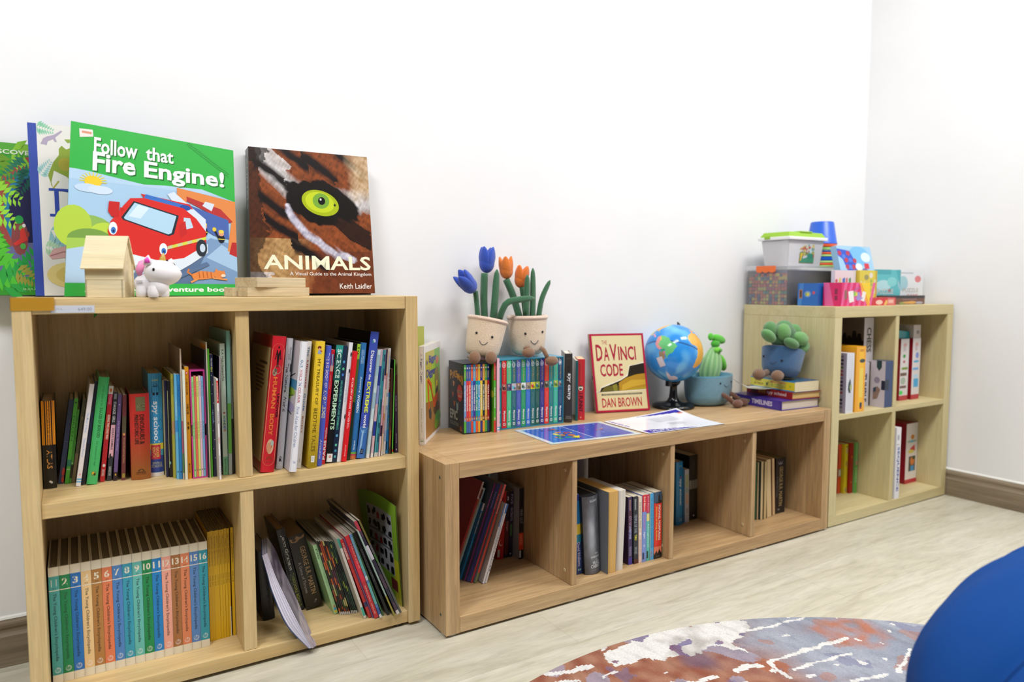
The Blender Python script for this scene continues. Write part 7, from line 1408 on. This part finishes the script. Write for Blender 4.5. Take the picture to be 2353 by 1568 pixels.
# lower cells
GD = 'children books in the lower cell of the cube bookcase'
for nm, x, w, y, c, h, ops, lab in (('o', .2885, .0195, .158, 'd8502c', .193, (('r', 0, .5, 1, .66, '8c8878'), ('r', .2, .52, .9, .64, 'd0ccc0'), ('r', 0, .12, .15, .4, '7c2c1c')), 'orange-red book first in the lower cell of the cube bookcase'), ('y', .3095, .0205, .146, 'd8cc20', .194, (('e', .65, .14, .25, .06, 'c8b088'), ('e', .65, .4, .25, .06, 'b89850'), ('e', .6, .93, .25, .05, '9c947c'), ('e', .7, .06, .2, .02, '2c5c38')), 'yellow book with little pictures on its spine, lower cell of the cube bookcase'), ('r', .3315, .0185, .136, 'a81818', .1975, (('e', .5, .28, .2, .02, 'd08030'), ('e', .5, .78, .2, .02, 'b87830')), 'deep red book beside the yellow one, lower cell of the cube bookcase'), ('g', .3515, .0125, .127, '7cc070', .1985, (('r', 0, .36, 1, .44, 'c89890'), ('r', 0, .44, 1, 1, '58b040'), ('t', 'DIARY', 'c8e0b8', .5, .8)), 'light green slim book beside the deep red one')):
    book(x, y, Z0_, w - .001, h, 0, .12, c=c, kind='p', label=lab, group=GD, art=spine(*ops))
def seq(A): A.rect(0, 0, 1, 1, 'e9e8ee'); A.ell(.4, .14, .25, .04, 'a8acb8'); A.rect(.1, .235, .7, .243, 'd07068'); A.rect(.1, .228, .3, .243, '58a0c8'); A.text('SEQUENCE', .22, .27, .8, .9, '2c4ca0', 'd', .03)
carton('game_box', .4075, .4365, .0025, .25, Z0_, .3105, 'e9e8ee', 'narrow white game box with blue capitals reading down, by the divider', 'box', GL, seq)
def rbx(A): A.rect(0, 0, 1, 1, 'e2dad8'); A.rect(0, .93, 1, 1, 'c01c38'); A.ell(.55, .23, .16, .04, 'c88030'); A.ell(.5, .3, .4, .02, '8cb0b0'); A.ell(.5, .3, .1, .02, '48b0d8'); A.poly([(.35, .42), (.75, .36), (.8, .46), (.5, .48)], 'c83848'); A.ell(.45, .47, .25, .03, 'd8c858'); A.rect(.28, .55, .85, .8, '4c4844'); A.ell(.6, .63, .2, .07, 'd07838'); A.rect(.45, .71, .75, .8, '3c90c8'); A.ell(.7, .58, .12, .03, '2c4c30')
carton('game_box', .641, .7245, .0955, .33, Z0_, .286, '9c1428', 'white and red game box with a small picture beside the narrow white one', 'box', GL, rbx)

# ------------------------------------------------------------------ rug and beanbag
RX, RY, RR = -1.1796, -1.2234, .983
BAND = [(-1.223, -.26), (-1.176, -.258), (-1.102, -.246), (-1.054, -.24), (-1.015, -.245), (-.953, -.262), (-.87, -.29), (-.805, -.32), (-.814, -.349), (-.867, -.37), (-.898, -.383), (-.924, -.385), (-.931, -.437), (-.949, -.417), (-.973, -.373), (-1.027, -.37), (-1.093, -.352), (-1.137, -.342), (-1.167, -.317), (-1.22, -.318), (-1.224, -.293)]
STREAKS = [([(-.671, -.389), (-.77, -.379), (-.847, -.363)], .007), ([(-.676, -.51), (-.789, -.498), (-.921, -.483)], .009), ([(-.921, -.483), (-.936, -.515), (-.936, -.549)], .009), ([(-.732, -.56), (-.816, -.545), (-.903, -.535)], .006), ([(-.952, -.484), (-.974, -.475), (-1.013, -.473)], .012), ([(-1.067, -.468), (-1.132, -.451)], .009), ([(-1.144, -.321), (-1.22, -.318)], .012), ([(-1.268, -.294), (-1.312, -.288), (-1.373, -.266)], .011), ([(-1.325, -.321), (-1.373, -.307)], .009), ([(-1.27, -.41), (-1.38, -.37)], .009), ([(-.75, -.65), (-.9, -.62)], .008), ([(-.6, -.62), (-.72, -.66)], .007), ([(-1.1, -.55), (-1.2, -.53)], .008)]
ORP = [(-.709, -.441), (-.606, -.443), (-.566, -.489), (-.594, -.551), (-.666, -.557), (-.69, -.511)]
def rugcol(x, y):
    n1 = nz(x * 9, y * 9, .3); n2 = nz(x * 30, y * 30, 1.1); n3 = nz(x * 3.2 + 5, y * 3.2, 2.2); n4 = nz(x * 70, y * 22, 4.4)
    xx, yy = x + .02 * n2 + .012 * n1, y + .016 * n2 + .01 * nz(x * 60, y * 60, 7)
    t_ = max(0, min(1, (x + 1.02) / .3 + n3 * .5 + n1 * .35))
    rust = mixc('8c4e38', 'a87860', .5 + n2 * .9); blue = mixc('8890a0', 'a4a8b4', .5 + n1 * .8 + n2 * .4)
    if n1 > .22: rust = mixc(rust, '6c5468', min(.8, (n1 - .22) * 3))
    if nz(x * 14, y * 10, 9) > .18: rust = mixc(rust, 'a09cb0', .7)
    c = tuple(a + (b_ - a) * t_ for a, b_ in zip(lin(rust), lin(blue)))
    if nz(x * 11 + 3, y * 11 + n2 * .6, 12) > .46: c = mixc(c, '6c6c94', .45)
    d = segd(xx, yy, ORP + ORP[:1]); ins = inpoly(xx, yy, ORP)
    k = (1 if ins else max(0, 1 - d / .03)) * (.55 + n2 * .9)
    if k > 0: c = mixc(c, 'b86a44', min(.85, k))
    if abs(xx + .93) < .03 and abs(yy + .5) < .03: c = mixc(c, 'a85c34', .7)
    if nz(x * 16, y * 16, 21) > .34 and x > -.95: c = mixc(c, 'b07458', .5)
    if inpoly(xx, yy, BAND): c = mixc('e2e0dc', 'b8b2ae', max(0, n1 * 1.6 + n2)) if nz(x * 26, y * 26, 31) < .36 else mixc(c, '6c6498', .5)
    for P_, w_ in STREAKS:
        if segd(x + .005 * n2, y + .005 * n2, P_) < .7 * w_ * (.6 + .7 * nz(x * 40, y * 40, 41) + .3): c = lin('e0dedb')
    if nz(x * 34, y * 34, 51) > .52: c = lin('dcdad8')
    return mixc(c, mixc(c, '000000', .25), max(0, n4))
mb = MB(); rad = [0, .12, .24, .36, .44] + [.46 + (.983 - .46) * i / 115 for i in range(116)]
ang = [38 + 82 * i / 330 for i in range(331)] + [120 + 278 * (i + 1) / 90 for i in range(89)]
NA = len(ang); vs = []; fs = []; cs = []
for r_ in rad: vs += [(r_ * math.cos(R(a)), r_ * math.sin(R(a)), .0065 if r_ < .982 else .0035) for a in ang]
for j in range(len(rad) - 1):
    for i in range(NA):
        i1 = (i + 1) % NA; fs.append((j * NA + i, (j + 1) * NA + i, (j + 1) * NA + i1, j * NA + i1)); a = R((ang[i] + (ang[i1] if i1 else 398)) / 2); rr = (rad[j] + rad[j + 1]) / 2; cs.append(rugcol(RX + rr * math.cos(a), RY + rr * math.sin(a)))
mb.add(vs, fs, cs, 0, False)
mb.add([(RR * math.cos(R(a)), RR * math.sin(R(a)), z) for z in (.0004, .0035) for a in ang], [(i, (i + 1) % NA, NA + (i + 1) % NA, NA + i) for i in range(NA)], '8c7c74')
o = mb.build('rug', 'rug_pile', None, (RX, RY, 0)); tag(o, 'round rug mottled in rust, grey-blue and white on the plank floor', 'rug')

BB = Vector((-.953, -1.351, .0135)); q = root('beanbag', BB, (0, 0, 0), 'plump royal blue beanbag sitting on the round rug', 'beanbag')
def bag(u, v, o=0):
    a = 2 * math.pi * u; ph = -math.pi / 2 + math.pi * v; c, s = math.cos(ph), math.sin(ph)
    r = .48 * abs(c) ** .92; z = .238 + .28 * s
    seam = min(abs(((a * 8 / (2 * math.pi) + .35) % 1) - .5) * 2, 1); g = 1 - .018 * (seam > 1 - .0) 
    k = ((a * 7 / (2 * math.pi) + .2) % 1); dip = math.exp(-(min(k, 1 - k) / .035) ** 2); r -= .010 * dip * abs(c) ** .5; r += .012 * nz(math.cos(a) * 2.2, math.sin(a) * 2.2, z * 5) + .006 * nz(math.cos(a) * 6, math.sin(a) * 6, z * 12)
    z = max(z, .0) if z > .0 else 0.0
    return ((r + o) * math.cos(a), (r + o) * math.sin(a), z + .004 * nz(math.cos(a) * 5 * c, math.sin(a) * 5 * c, 3))
b = MB(); b.grid(bag, 210, 70, '0e448c', 0, True, True); b.build('cover', 'fabric', q)
sb = MB(); k = .2
for j in range(7):
    a0 = (j - k) / 7 % 1; pts = [bag(a0, .14 + .8 * i / 40, .001) for i in range(41)]; sb.tube(pts, .0016, '153f80', 6)
sb.build('piping', 'fabric', q)

# ------------------------------------------------------------------ light
SC.world = bpy.data.worlds.new('world'); SC.world.use_nodes = True
SC.world.node_tree.nodes['Background'].inputs[0].default_value = (.9, .95, 1, 1); SC.world.node_tree.nodes['Background'].inputs[1].default_value = .1
def panel(x, y, e, sx=1.2, sy=.6, c=(1, .98, .95)):
    q = root('ceiling_panel_light', (x, y, ZC), (0, 0, 0), None, None)
    L = bpy.data.lights.new('ceiling_light', 'AREA'); L.shape = 'RECTANGLE'; L.size = sx; L.size_y = sy; L.energy = e; L.color = c
    o = bpy.data.objects.new('ceiling_light', L); COL.objects.link(o); o.location = (x, y, ZC - .02)
    bpy.data.objects.remove(q)
for x, y, e, c in ((-3.0, -1.0, 52, (.96, .98, 1)), (-1.4, -1.15, 34, (1, .985, .96)), (.15, -1.0, 44, (1, .98, .95))): panel(x, y, e, 1.0, .5, c)
SC.view_settings.view_transform = 'Standard'; SC.view_settings.look = 'None'; SC.view_settings.gamma = 1; SC.view_settings.use_curve_mapping = False
SC.view_settings.exposure = -.17
